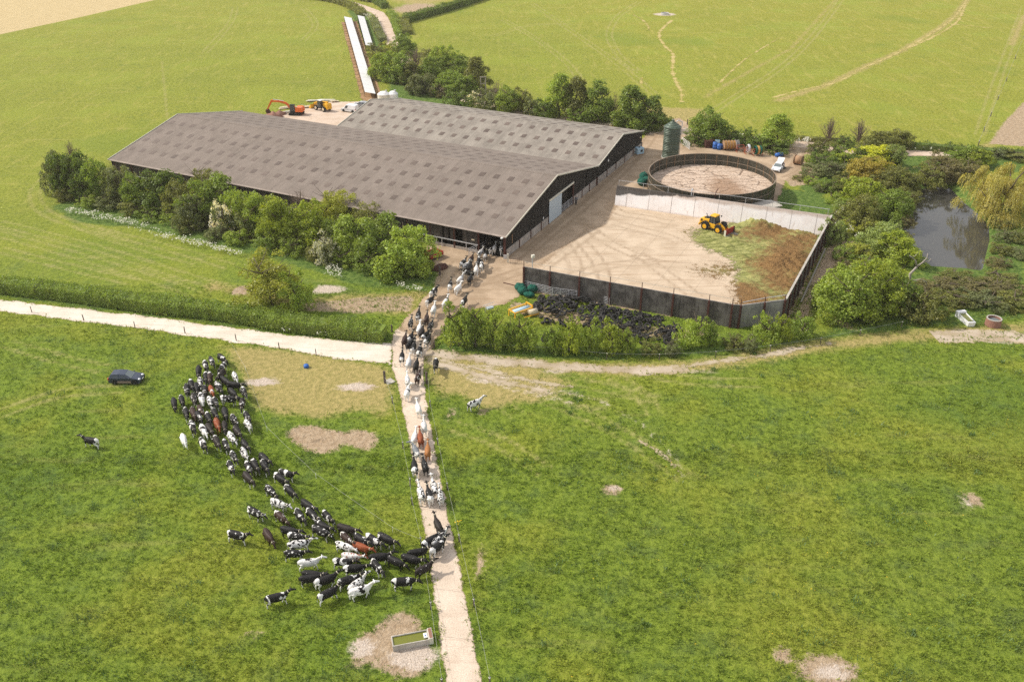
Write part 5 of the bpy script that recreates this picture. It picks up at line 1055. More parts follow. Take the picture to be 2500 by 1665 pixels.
t = empty('person', dpos+Vector((0, 0, .45)), rz, 'driver in red clothing seen through the open window of the blue hatchback', 'person')
mb = MB(); mb.smooth = True; mb.tube([(0, 0, 0), (-.03, 0, .28), (-.03, 0, .42), (-.01, 0, .50), (0, 0, .54)], [.17, .2, .17, .07, .06], 10); mb.ellip((.02, 0, .66), (.10, .08, .125), 12, 8); mb.tube([(-.02, -.19, .38), (.12, -.23, .18), (.38, -.12, .26)], [.06, .05, .04], 7); mb.tube([(-.02, .19, .38), (.12, .23, .18), (.38, .12, .26)], [.06, .05, .04], 7); mb.tube([(0, -.08, 0), (.45, -.1, .05), (.5, -.1, -.15)], [.09, .08, .06], 7); mb.tube([(0, .08, 0), (.45, .1, .05), (.5, .1, -.15)], [.09, .08, .06], 7)
mb.build('body', M['skin'], t); mb = MB(); mb.smooth = True; mb.tube([(0, 0, .02), (-.03, 0, .28), (-.03, 0, .44)], [.19, .215, .17], 10); mb.build('red_top', M['redpaint'], t)
mb = MB(); mb.smooth = True; mb.ellip((-.01, 0, .70), (.11, .09, .11), 10, 6); mb.build('hair', M['hair'], t)
# white car with its tailgate up, white van, grey car
a, b = G(1884, 430), G(1908, 402); d = (a-b).normalized(); car('car', 'white car with raised tailgate parked beside the round store', (a+b)/2+Vector((.25, .2, 0)), math.atan2(d.y, d.x), 4.2, 1.8, 1.45, M['carwhite'], M['carwhite'], 2.6, boot_open=True)
loc, rz, wb = frame2((861, 276.5), (839.5, 273.8), .85, -1)
car('panel_van', 'small white panel van parked by the end of the pale barn', loc, rz, 4.3, 1.85, 1.85, M['carwhite'], M['white'], 2.7, van=True)
p = G(881, 262); car('car', 'silver grey car mostly hidden behind the white van', p, rz+.1, 4.3, 1.8, 1.5, M['silver'], M['silver'], 2.6)
# wheeled loader with a red fork in the clamp
def loader(name, label, loc, rz, k=1.0):
    t = empty(name, loc, rz, label, 'loader')
    for x in (-1.35, 1.35):
        for s in (-1, 1):
            wheel(t, (x, s*.98, .74), .74, .52, M['yellow'])
    for s in (-1, 1):
        mb = MB(); pr = [(-1.35+.90*math.cos(a), .74+.90*math.sin(a)) for a in np.linspace(.1, 2.9, 12)]+[(-1.35+.82*math.cos(a), .74+.82*math.sin(a)) for a in np.linspace(2.9, .1, 12)]; mb.prism(pr, s*.72, s*1.26, 'y'); mb.build('rear_mudguard', M['black'], t)
        mb = MB(); pr = [(1.35+.88*math.cos(a), .74+.88*math.sin(a)) for a in np.linspace(1.0, 2.6, 8)]+[(1.35+.81*math.cos(a), .74+.81*math.sin(a)) for a in np.linspace(2.6, 1.0, 8)]; mb.prism(pr, s*.72, s*1.26, 'y'); mb.build('front_mudguard', M['black'], t)
    MB().prism([(-2.75, .75), (-2.75, 1.45), (-2.55, 1.85), (-.75, 2.05), (-.55, 1.3), (-.5, .6), (-2.3, .55)], -.68, .68, 'y').build('engine_cover', M['yellow'], t, bevel=.09)
    MB().box((-2.3, 0, 1.55), (.35, 1.39, .42)).build('grille', M['black'], t); MB().box((-2.72, 0, .72), (.22, 1.7, .38)).build('counterweight', M['yellow'], t, bevel=.05)
    MB().box((-1.5, 0, 2.02), (.9, .9, .14)).build('bonnet_vent', M['black'], t); mb = MB(); mb.tube([(-1.95, .35, 1.95), (-1.95, .35, 2.4), (-2.15, .35, 2.5)], .06, 7); mb.build('exhaust', M['black'], t)
    MB().prism([(-.75, .6), (-.75, 1.45), (.55, 1.45), (.65, .6)], -.74, .74, 'y').build('cab_base', M['yellow'], t, bevel=.05)
    mb = MB(); vs = [(-.72, -.70, 1.45), (.55, -.70, 1.45), (.55, .70, 1.45), (-.72, .70, 1.45), (-.60, -.62, 2.72), (.32, -.62, 2.72), (.32, .62, 2.72), (-.60, .62, 2.72)]; mb._add(vs, [(0, 1, 5, 4), (1, 2, 6, 5), (2, 3, 7, 6), (3, 0, 4, 7)]); mb.build('cab_glass', M['glass'], t)
    mb = MB()
    for a, b in ((0, 4), (1, 5), (2, 6), (3, 7)): mb.bar(Vector(vs[a])*1.01, Vector(vs[b])*1.01, .10)
    mb.bar((-.05, -.71, 1.45), (-.12, -.64, 2.72), .08); mb.bar((-.05, .71, 1.45), (-.12, .64, 2.72), .08); mb.build('cab_pillars', M['black'], t)
    MB().box((-.14, 0, 2.80), (1.25, 1.42, .20), taper=(.86, .88)).build('cab_roof', M['yellow'], t, bevel=.05)
    for s in (-1, 1): mb = MB(); mb.bar((.4, s*.62, 2.66), (.62, s*.95, 2.62), .04); mb.box((.62, s*.95, 2.55), (.08, .22, .3)); mb.build('mirror', M['black'], t)
    MB().prism([(.5, .5), (.5, 1.25), (1.7, 1.35), (2.05, .9), (1.9, .5)], -.5, .5, 'y').build('front_frame', M['yellow'], t, bevel=.04)
    for s in (-1, 1): mb = MB(); mb.prism([(1.05, 1.55), (1.25, 1.85), (2.25, 1.25), (2.85, .55), (2.65, .35), (2.05, .9)], s*.42-.08, s*.42+.08, 'y'); mb.build('lift_arm', M['yellow'], t); mb = MB(); mb.cyl((1.1, s*.30, 1.1), (2.2, s*.30, 1.0), .08); mb.build('hydraulic_ram', M['black'], t)
    mb = MB(); mb.prism([(1.2, 1.9), (1.6, 2.15), (2.5, 1.35), (2.3, 1.05)], -.1, .1, 'y'); mb.tube([(1.3, .2, 1.9), (1.7, .2, 2.0), (2.4, .2, 1.2)], .05, 6); mb.tube([(1.3, -.2, 1.9), (1.7, -.2, 2.1), (2.4, -.2, 1.2)], .05, 6); mb.build('tilt_linkage', M['black'], t)
    fk = MB().box((3.0, 0, .72), (.10, 2.75, 1.15), 0, 0, .12).build('fork_back', M['redpaint'], t)
    for s in (-1, 1): MB().box((3.05, s*1.38, .7), (.35, .05, 1.1)).build('fork_cheek', M['whitetrim'] if s < 0 else M['black'], t)
    mb = MB()
    for i in range(11): y = -1.25+.25*i; mb.bar((3.05, y, .20), (4.15, y, .10), .045); 
    mb.build('fork_tine', M['galv'], t)
    return t
loc, rz, wb = frame2((1722.8, 562.3), (1748.5, 570.5), .98, 1)
ld = loader('wheeled_loader', 'yellow wheeled loader with a red silage fork, working in the clamp', loc, rz)
sc_ = 1.0; ld.scale = (sc_, sc_, sc_)
# telehandler and excavator in the far yard
loc, rz, wb = frame2((789, 274), (772.5, 269.8), 1.0, -1)
t = empty('telehandler', loc, rz, 'yellow telescopic handler standing in the far yard behind the excavator', 'loader')
for x in (-1.4, 1.4):
    for s in (-1, 1): wheel(t, (x, s*.95, .68), .68, .48, M['palewood'])
MB().prism([(-2.5, .6), (-2.5, 1.75), (-2.2, 2.0), (-.9, 1.95), (-.7, .6)], -.95, .55, 'y').build('engine_cover', M['yellow'], t, bevel=.08); MB().box((-.2, 0, .8), (3.6, 1.1, .5)).build('chassis', M['black'], t)
MB().box((.1, .62, 1.75), (1.4, .85, 1.7), taper=(.8, .9)).build('cab', M['glass'], t, bevel=.04); MB().box((.05, .62, 2.64), (1.25, .85, .12)).build('cab_roof', M['white'], t)
mb = MB(); mb.bar((-1.9, -.25, 2.15), (2.0, -.25, 1.75), .42, .5); mb.bar((2.0, -.25, 1.75), (3.4, -.25, 1.2), .32, .4); mb.build('boom', M['yellow'], t, bevel=.03); MB().prism([(3.3, .2), (3.3, 1.15), (4.2, .3), (4.1, .15)], -1.0, 1.0, 'y').build('bucket', M['yellow'], t)
a, b = G(704, 283), G(740, 284); d = (a-b).normalized(); loc = (a+b)/2+Vector((0, 1.2, 0)); rz = math.atan2(d.y, d.x)
t = empty('excavator', loc, rz, 'orange tracked excavator with its arm down at the edge of the far yard', 'excavator'); t.scale = (.86,)*3
for s in (-1, 1):
    mb = MB(); mb.prism([(-1.95, .35), (-1.8, .08), (1.8, .08), (1.95, .35), (1.85, .72), (1.5, .86), (-1.5, .86), (-1.85, .72)], s*1.15-.3, s*1.15+.3, 'y'); mb.build('track', M['rubber'], t)
MB().box((0, 0, .75), (1.6, 1.9, .4)).build('undercarriage', M['black'], t)
MB().prism([(-2.2, 1.0), (-2.2, 2.0), (-1.9, 2.3), (-.2, 2.3), (0, 1.0)], -1.25, 1.25, 'y').build('engine_house', M['orange'], t, bevel=.08); MB().box((.6, 0, 1.15), (2.0, 2.3, .35)).build('platform', M['black'], t)
MB().box((.75, .72, 2.05), (1.55, .95, 1.75), taper=(.85, .92)).build('cab', M['glass'], t, bevel=.04); MB().box((.7, .72, 2.98), (1.35, .9, .1)).build('cab_roof', M['black'], t)
for s in (-1.2, 1.2):
    mb = MB(); mb.bar((-2.2, s, 2.6), (-.4, s, 2.6), .05)
    for x in (-2.1, -1.3, -.5): mb.bar((x, s, 2.2), (x, s, 2.6), .05)
    mb.build('hand_rail', M['galv'], t)
mb = MB(); mb.prism([(.9, 1.4), (1.1, 1.9), (2.6, 3.4), (4.6, 3.95), (6.9, 3.8), (6.95, 3.4), (4.7, 3.4), (2.9, 2.9), (1.7, 1.5)], -.26, .18, 'y'); mb.build('boom', M['orange'], t, bevel=.03)
mb = MB(); mb.prism([(6.5, 4.05), (7.1, 4.1), (8.7, 1.3), (8.4, 1.15)], -.22, .14, 'y'); mb.build('dipper_arm', M['orange'], t, bevel=.03); mb = MB(); mb.prism([(8.35, 1.3), (8.85, 1.3), (9.0, .7), (8.6, .1), (7.9, .05), (7.8, .5)], -.6, .55, 'y'); mb.build('bucket', M['rust'], t); mb = MB(); mb.cyl((3.4, -.04, 3.8), (6.5, -.04, 4.2), .1); mb.build('hydraulic_ram', M['galv'], t)
# ------------------------------------------------------------------ yard clutter
def plain(name, mb, mat, loc, rz, label, cat, group=None, bevel=0): o = mb.build(name, mat, None, loc, rz, bevel); return tag(o, label, cat, group)
# people
def person(px, py, label, top, legs, rz, h=1.75):
    b = G(px, py); t = empty('person', b, rz, label, 'person'); k = h/1.75; mb = MB(); mb.smooth = True; q = lambda *p: tuple(k*x for x in p)
    mb.tube([q(0, 0, .92), q(0, 0, 1.1), q(.01, 0, 1.3), q(0, 0, 1.42), q(0, 0, 1.50), q(.01, 0, 1.55)], [.15*k, .14*k, .18*k, .15*k, .06*k, .055*k], 12)
    mb.ellip(q(.02, 0, 1.64), q(.10, .08, .125), 12, 8)
    for s in (-1, 1):
        mb.tube([q(0, s*.09, .95), q(.02, s*.10, .5), q(-.01, s*.10, .09), q(.14, s*.11, .04)], [.095*k, .07*k, .05*k, .04*k], 8); mb.tube([q(0, s*.19, 1.40), q(-.02, s*.26, 1.13), q(.14, s*.20, .93), q(.20, s*.17, .88)], [.06*k, .05*k, .04*k, .035*k], 8)
    mb.build('body', M['skin'], t)
    mb = MB(); mb.smooth = True; mb.tube([q(0, 0, .88), q(0, 0, 1.1), q(.01, 0, 1.3), q(0, 0, 1.44), q(0, 0, 1.50)], [.175*k, .165*k, .205*k, .17*k, .075*k], 12)
    for s in (-1, 1): mb.tube([q(0, s*.19, 1.41), q(-.02, s*.265, 1.13), q(.13, s*.205, .94)], [.075*k, .065*k, .05*k], 8)
    mb.build('jacket', M[top], t); mb = MB(); mb.smooth = True
    for s in (-1, 1): mb.tube([q(0, s*.085, .97), q(.02, s*.10, .5), q(-.01, s*.10, .10)], [.12*k, .09*k, .075*k], 8); mb.tube([q(-.05, s*.10, .05), q(.17, s*.11, .05)], [.06*k, .05*k], 8)
    mb.build('trousers', M[legs], t); mb = MB(); mb.smooth = True; mb.ellip(q(-.01, 0, 1.69), q(.11, .09, .10), 10, 6); mb.build('hair', M['hair'], t); return t
person(1406, 500, 'person in dark overalls and grey top standing at the barn wall by the open door', 'cloth_grey', 'cloth_dark', -1.2)
# troughs
def trough(name, a, b, wd, h, mat, wat, label, th=.10, box_end=None, fl=None, k=.12):
    d = (b-a).normalized(); rz = math.atan2(d.y, d.x); L = (b-a).length; t = empty(name, a, rz, label, 'trough'); mb = MB()
    mb.box((L/2, th/2, h/2), (L, th, h)); mb.box((L/2, wd-th/2, h/2), (L, th, h)); mb.box((th/2, wd/2, h/2), (th, wd-2*th, h)); mb.box((L-th/2, wd/2, h/2), (th, wd-2*th, h)); mb.box((L/2, wd/2, .05), (L-2*th, wd-2*th, .1)); mb.build('basin', mat, t)
    MB().box((L/2, wd/2, h-k-.02), (L-2*th, wd-2*th, .03)).build('water', wat, t)
    if box_end is not None: x0, x1 = box_end; MB().box(((x0+x1)/2, wd/2, h/2+.06), (x1-x0, wd+.02, h+.12)).build('valve_box', M['whitetrim'] if mat == M['concrete'] else mat, t); MB().box(((x0+x1)/2, wd/2, h+.13), (x1-x0-.09, wd-.1, .03)).build('valve_lid', M['brick'], t) if mat == M['concrete'] else None
    return t, L
a, b = G(960, 1590), G(1049, 1573)
t, L = trough('water_trough', a, b, 1.2, .62, M['concrete'], M['greenwater'], 'concrete cattle trough of algae green water with a white float box beside the lane', .08, ((b-a).length-.0, (b-a).length+.36))
MB().box((L-.25, .55, .60), (.34, .55, .14)).build('float_box', M['white'], t, bevel=.04); MB().box((L-.27, .50, .675), (.10, .18, .012)).build('float_label', M['bluedrum'], t)
def trough_q(px4, h, mat, wat, label):
    c = [G(*p) for p in px4]; ctr = sum(c, Vector())/4; t = empty('water_trough', ctr, 0, label, 'trough'); c = [p-ctr for p in c]; mb = MB(); n = 4
    ins = [p*.84 for p in c]; out = [p for p in c]; fl = [p*.90 for p in c]
    vs = [tuple(p*.93) for p in out]+[(p.x, p.y, h) for p in out]+[(p.x, p.y, h) for p in ins]+[(p.x*.95, p.y*.95, .15) for p in ins]
    mb._add(vs, [(0, 1, 2, 3)]+[(i, (i+1) % 4, 4+(i+1) % 4, 4+i) for i in range(4)]+[(4+i, 4+(i+1) % 4, 8+(i+1) % 4, 8+i) for i in range(4)]+[(8+i, 8+(i+1) % 4, 12+(i+1) % 4, 12+i) for i in range(4)]+[(12, 13, 14, 15)])
    mb.build('basin', mat, t, bevel=.03); mb = MB(); mb.quad(*[(p.x*.97, p.y*.97, h-.14) for p in ins]); mb.build('water', wat, t); return t, c
t, c = trough_q([(2362,799), (2380,798.5), (2353,771), (2333,773)], .75, M['carwhite'], M['greenwater'], 'long white water trough on the dry verge below the brambles')
e = (c[2]+c[3])/2; MB().box((e.x*.95, e.y*.95, .46), ((c[2]-c[3]).length+.06, .55, .9), math.atan2((c[2]-c[3]).y, (c[2]-c[3]).x)).build('valve_box', M['carwhite'], t, bevel=.04)
b = G(2423, 794); k = mpp(2423, 794); t = empty('round_trough', b, 0, 'round reddish brick trough half full of grey water', 'trough'); R_ = 17.5*k
mb = MB(); mb.lathe([(R_*1.06, 0), (R_, 1.1), (R_-.13, 1.1), (R_-.13, .2)], 24); mb.build('ring', M['brick'], t); mb = MB(); mb.lathe([(R_+.02, 1.08), (R_+.02, 1.15), (R_-.15, 1.15), (R_-.15, 1.08)], 24); mb.build('rim', M['concrete'], t); mb = MB(); mb.lathe([(.01, .8), (R_-.12, .8)], 24); mb.build('water', M['paleglass'], t)
# green netting bundles
def bundle(px, py, r, label, group, seed):
    b = G(px, py); rng = random.Random(seed); mb = MB(); mb.smooth = True; mb.ellip((0, 0, r[2]*.9), r, 16, 10); v = []
    for (x, y, z) in mb.v: q = 1+.10*math.sin(x*7+seed)*math.cos(y*6+z*5+seed*2); v.append((x*q, y*q, max(.0, z*q)))
    mb.v = v; tag(mb.build('netting_bundle', M['netgreen'], None, b, rng.uniform(0, 3)), label, 'netting', group)
for i, (x, y, r, l) in enumerate(((1270,709,(.95,.75,.62),'behind, against the gate panels'),(1276,718,(.8,.75,.62),'in front'),(1292,725,(.85,.6,.45),'lowest and flattest'),(1300,712,(.95,.8,.62),'under the floodlight pole'))): bundle(x, y, r, f'dark green netting bundle at the clamp corner, the one {l}', 'netting bundles by the clamp corner', i)
for i, (x, y, r, l) in enumerate(((1566,452,(1.2,.9,.75),'lowest'),(1578,447,(1.0,.8,.7),'touching the tank'),(1571,441,(1.0,.9,.9),'topmost'))): bundle(x, y, r, f'green netting bundle beside the round store, the one {l}', 'netting bundles beside the round store', 10+i)
# gates
def gate(a, b, h, label, rails=6, mat='galv', name='field_gate', group=None, brace=True, posts=2, z0=.15):
    d = b-a; L = d.length; t = empty(name, a, math.atan2(d.y, d.x), label, 'gate', group); mb = MB()
    for i in range(rails): mb.bar((0, 0, z0+(h-z0)*i/(rails-1)), (L, 0, z0+(h-z0)*i/(rails-1)), .055)
    mb.build('rails', M[mat], t); mb = MB()
    for i in range(posts): mb.bar((L*i/(posts-1), 0, 0), (L*i/(posts-1), 0, h+.03), .075)
    mb.build('frame', M[mat], t)
    if brace: mb = MB(); mb.bar((L*.03, .03, z0), (L*.5, .03, h), .05); mb.build('brace', M[mat], t)
    return t
gate(G(1279,704.5), G(1349,722), 1.35, 'long galvanised gate panel leaning along the black clamp wall', 6, posts=5, group='gate panels by the clamp wall'); gate(G(1349,722), G(1408,730), 1.35, 'second galvanised gate panel, nearer the tyres and set at an angle', 6, posts=4, group='gate panels by the clamp wall')
gate(G(1471,740), G(1487,745), 1.15, 'small galvanised hurdle standing by the fourth wall post', 5, posts=2, brace=False)
a = G(1308,706); t = empty('gate_frame', a, 0, 'bent thin white frame sticking up behind the gate panels', 'frame'); mb = MB(); k = mpp(1308,706)
mb.bar((0, 0, 1.2), (22*k, 0, 2.45), .06); mb.bar((22*k, 0, 2.45), (37*k, -.3, .25), .06); mb.bar((14*k, 0, 2.0), (20*k, 0, 1.55), .03); mb.bar((20*k, 0, 1.55), (26*k, 0, 1.6), .03); mb.build('tubes', M['whitetrim'], t)
gate(G(1664,352), G(1683,366), 1.5, 'white tubular gate standing open behind the round store', 6, 'white', brace=False); gate(G(1567,331), G(1577,325), 1.3, 'galvanised gate at the far corner of the pale barn', 5, brace=False)
t = empty('hay_rack_grid', G(1246,645), .2, 'thin rusty bar grid standing beside the barn corner', 'frame'); mb = MB()
for i in range(7): mb.bar((i*.3, 0, 0), (i*.3, 0, 1.0), .025)
mb.bar((0, 0, .9), (1.8, 0, .9), .025); mb.bar((0, 0, .5), (1.8, 0, .5), .025); mb.build('bars', M['rust'], t)
t = empty('entrance_post', G(1240,641), 0, 'short white and pink splashed post at the barn entrance corner', 'post'); MB().box((0, 0, .75), (.22, .18, 1.5)).build('post', M['whitetrim'], t); MB().box((-.45, .1, .95), (.55, .12, .7)).build('trough_bracket', M['galv'], t)
# floodlight pole
b = G(1299,707); t = empty('floodlight_pole', b, .5, 'thin pale blue floodlight pole standing against the clamp wall', 'light'); hh = height_to(1299,707,628)
mb = MB(); mb.cyl((0, 0, 0), (0, 0, hh), .06, .05, 8); mb.build('pole', M['palesheet'], t); MB().box((.12, 0, hh+.1), (.5, .4, .45)).build('lamp_head', M['whitetrim'], t, bevel=.03)
o = MB().bar((0, 0, .05), G(1278,703)-G(1229,691)+Vector((0, 0, .05)), .12).build('pipe_on_ground', M['rust'], None, G(1229,691)); tag(o, 'long dark pipe lying on the yard beside the clamp wall end', 'pole')  # rusty bar for the pipe lying on the yard
# IBC container, crates on the ground
b = G(1560,377); t = empty('liquid_container', b, .47, 'pale blue liquid container cube standing at the pale barn gable', 'container'); MB().box((0, 0, .85), (1.7, 1.3, 1.35)).build('tank', M['paleblue'], t, bevel=.06); MB().box((0, 0, .08), (1.8, 1.4, .16)).build('pallet', M['wood'], t); MB().box((.2, -.66, .9), (.5, .03, .45)).build('label_plate', M['dark'], t); mb = MB(); mb.cyl((0, 0, 1.5), (0, 0, 1.62), .2); mb.build('cap', M['dark'], t)
# red trailer
a, b = G(1052,640), G(1083,627); d = (b-a); t = empty('red_trailer', a, math.atan2(d.y, d.x), 'small worn red tipping trailer half hidden behind the last tree', 'trailer'); L = d.length; wd = 2.0
mb = MB()
for y in (0, wd): mb.box((L/2, y, .75), (L, .06, .6))
mb.box((0, wd/2, .75), (.06, wd, .6)); mb.box((L, wd/2, .75), (.06, wd, .6)); mb.box((L/2, wd/2, .48), (L, wd, .06)); mb.build('body', M['redpaint'], t); mb = MB(); mb.smooth = True
for i in range(5): mb.ellip((.5+.35*i, .6+.3*(i % 3), .75), (.4, .35, .35), 8, 6)
mb.build('load', M['rust'], t)
for y in (.25, wd-.25): wheel(t, (L*.4, y, .3), .3, .2, M['rust'])
# blue drums and hose reels by the hedge
def drum(px, py, label, h=.95, r=.30, mat='bluedrum', lie=None, group=None, z=0):
    b = G(px, py); mb = MB(); mb.smooth = True; pr = [(.01, 0), (r, 0), (r, h*.33), (r*1.05, h*.35), (r, h*.37), (r, h*.66), (r*1.05, h*.68), (r, h*.70), (r, h), (.01, h)]; mb.lathe(pr, 16)
    if lie is not None: Mx = Matrix.Rotation(math.pi/2, 3, 'Y'); mb.v = [tuple(Matrix.Rotation(lie, 3, 'Z') @ (Mx @ Vector(v)) + Vector((0, 0, r))) for v in mb.v]
    tag(mb.build('plastic_drum', M[mat], None, b+Vector((0, 0, z))), label, 'drum', group)
drum(1745, 364, 'blue plastic drum, tallest of those behind the round store', 1.5, .5, group='blue drums'); drum(1755, 366, 'blue drum beside the cable reels', 1.3, .45, group='blue drums'); drum(1750, 361, 'pale drum standing behind the blue drums', 1.7, .55, 'paleblue', group='blue drums'); drum(1761, 364, 'small blue drum touching the wooden reels', 1.1, .4, group='blue drums')
drum(1894, 384, 'blue drum lying on its side in the dirt by the hedge end', 1.9, .42, lie=.45); drum(748, 897, 'squat blue mineral bucket alone on the dry grass', .4, .33)
def reel(px, py, label, R, w, mat, rz, frame=None, group=None):
    b = G(px, py); t = empty('hose_reel', b, rz, label, 'reel', group); mb = MB(); mb.smooth = True; mb.cyl((0, -w/2, R), (0, w/2, R), R*.85, None, 20); mb.build('coil', M[mat], t)
    for s in (-1, 1): mb = MB(); mb.cyl((0, s*w/2-.03, R), (0, s*w/2+.03, R), R, None, 20); mb.cyl((0, s*w/2-.06, R), (0, s*w/2+.06, R), R*.2, None, 10); mb.build('flange', M['wood' if frame is None else frame], t)
    return t
for i, x in enumerate((1768, 1775, 1782, 1789)): reel(x, 366, f'upright reel of yellow-brown hose, {ORD[i]} of four from the drums', 1.05, .55, 'pipeorange', math.pi/2+.1, 'wood', 'reels of yellow-brown hose')
reel(1797, 367, 'grey hose reel at the end of the yellow-brown reels', 1.15, .6, 'greywall', math.pi/2+.1, 'greywall')
reel(1948, 402, 'big wooden cable drum standing by the rough bank', 1.0, 1.5, 'wood', .9)
def redframe(px, py, w, h, label, coil=None):
    b = G(px, py); t = empty('reel_stand', b, .1, label, 'frame', 'red steel stands'); mb = MB()
    for x in (-w/2, w/2):
        for y in (-.5, .5): mb.bar((x, y, 0), (x*.9, y*.6, h), .09)
        mb.bar((x*.95, -.5, .1), (x*.95, .5, .1), .08); mb.bar((x, -.4, h*.6), (x, .4, h*.6), .07)
    mb.bar((-w/2, 0, h), (w/2, 0, h), .08); mb.bar((-w/2, .4, h*.55), (w/2, .4, h*.55), .08); mb.bar((-w/2, -.4, h*.55), (w/2, -.4, h*.55), .08); mb.build('frame', M['redframe'], t)
    if coil:
        for i, (c, m_) in enumerate(coil): mb = MB(); mb.torus((c, 0, h*.85), .8, .13, Matrix.Rotation(math.pi/2, 3, 'Y'), 20, 8, 2.0); mb.build('coil', M[m_], t)
redframe(1806, 371, 1.6, 1.5, 'red steel crate stand next to the grey reel'); redframe(1826, 376, 1.3, 1.4, 'red steel stand with a bent white pipe', [(0, 'galv')]); redframe(1849, 380, 2.0, 1.4, 'red steel stand carrying green and yellow hose coils', [(-.5, 'netgreen'), (0, 'pipeorange'), (.5, 'netgreen')])
b = G(1732, 360); plain('rusty_bin', MB().box((0, 0, .8), (2.2, 1.2, 1.6), taper=(1.05, 1.05)), M['rust'], b, .1, 'dark rusty bin in front of the hedge behind the store', 'bin')
# yellow frame machine
b = G(1272, 768); t = empty('roller_frame', b, .62, 'yellow steel frame holding a pale blue roll, behind the bushes', 'machine'); mb = MB()
for y in (-.75, .75): mb.bar((-1.6, y, 1.0), (1.5, y, 1.0), .14); mb.bar((-1.6, y, .0), (-1.6, y, 1.05), .14); mb.bar((1.5, y, .0), (1.5, y, 1.3), .14)
mb.bar((1.5, -.75, 1.3), (1.5, .75, 1.3), .14); mb.bar((-1.6, -.75, 1.0), (-1.6, .75, 1.0), .14); mb.build('frame', M['yellow'], t); mb = MB(); mb.smooth = True; mb.cyl((-1.3, -.1, .75), (1.3, -.1, .75), .42, None, 16); mb.build('roll', M['paleblue'], t)
b = G(1300, 770); t = empty('roller_frame', b, .5, 'cream roll on a low yellow frame beside the blue roll', 'machine'); mb = MB(); mb.smooth = True; mb.cyl((-.6, 0, .55), (.7, 0, .55), .45, None, 16); mb.build('roll', M['palewood'], t); mb = MB(); mb.bar((-1.8, .5, .6), (.8, .5, .6), .1); mb.bar((-1.8, -.5, .3), (.8, -.5, .3), .1); mb.build('frame', M['yellow'], t)
b = G(1196, 760); t = empty('small_cart', b, .5, 'small blue and grey tubular cart behind the bright bushes', 'cart'); mb = MB(); mb.box((0, 0, .6), (1.0, .6, .25)); mb.build('body', M['palesheet'], t); mb = MB(); mb.bar((-.9, -.4, .9), (.9, -.4, 1.1), .06); mb.bar((-.9, .4, .9), (.9, .4, 1.1), .06); mb.bar((-.9, -.4, 0), (-.9, -.4, 1.2), .06); mb.build('frame', M['galv'], t)
# white feed-cover strips on the bare plot
def strip(pts, wd, label):
    a, b = G(*pts[0]), G(*pts[1]); d = b-a; L = d.length; t = empty('feed_shelter', a, math.atan2(d.y, d.x), label, 'shelter', 'long white sheeted shelters'); n = 26
    mb = MB()
    for i in range(n): x0, x1 = L*i/n+.03, L*(i+1)/n-.03; z = .02*((i*7) % 3); mb._add([(x0, -wd/2, 1.15+z), (x1, -wd/2, 1.15+z), (x1, wd/2, 1.75+z), (x0, wd/2, 1.75+z), (x0, -wd/2, 1.10+z), (x1, -wd/2, 1.10+z), (x1, wd/2, 1.70+z), (x0, wd/2, 1.70+z)], [(0, 1, 2, 3), (7, 6, 5, 4), (0, 4, 5, 1), (1, 5, 6, 2), (2, 6, 7, 3), (3, 7, 4, 0)])
    mb.build('roof_sheet', M['white'], t); MB().box((L/2, -wd/2-.1, .55), (L, .1, 1.1)).build('back_wall', M['dark'], t)
    for i in range(n): x = L*(i+.5)/n; mb = MB(); mb.bar((x, wd/2, 0), (x, wd/2, 1.7), .1); mb.bar((x, wd/2, .9), (x, wd/2+1.2, .9), .06); mb.build('stall_divider', M['dark'], t)
sheet('bare_plot', W([(833,55),(872,53),(905,160),(935,240),(905,246),(884,248)]), .011, track_material('turned_earth', (.30, .175, .085), (.42, .26, .14), (.24, .16, .09), streak=.5, ang=-1.2, amp=.7), step=.9)
strip([(905,241),(850,53)], 2.7, 'longest white sheeted shelter, running down to the barn'); strip([(903,124),(882,50)], 2.4, 'shorter white sheeted shelter beside the lane verge')
# two white tanks
for x, y, w, l in ((938, 251, 30, 'cream round-topped tank at the far end of the pale barn'), (961, 250, 24, 'white tank half hidden behind the cream tank')):
    b = G(x, y); k = mpp(x, y); r = w*k/2; h = height_to(x, y, 230 if w > 25 else 229); t = empty('water_tank', b, 0, l, 'tank', 'tanks at the pale barn'); mb = MB(); mb.smooth = True; mb.lathe([(r, 0), (r, h)], 28); mb.build('shell', M['white'] if w < 25 else M['whitetrim'], t); mb = MB(); mb.lathe([(r*1.02, h), (r*.55, h+.55), (.02, h+.75)], 28); mb.build('dome', M['white'], t); mb = MB(); mb.cyl((r*.4, 0, h+.5), (r*.4, 0, h+.95), .25, None, 10); mb.build('hatch', M['galv'], t)
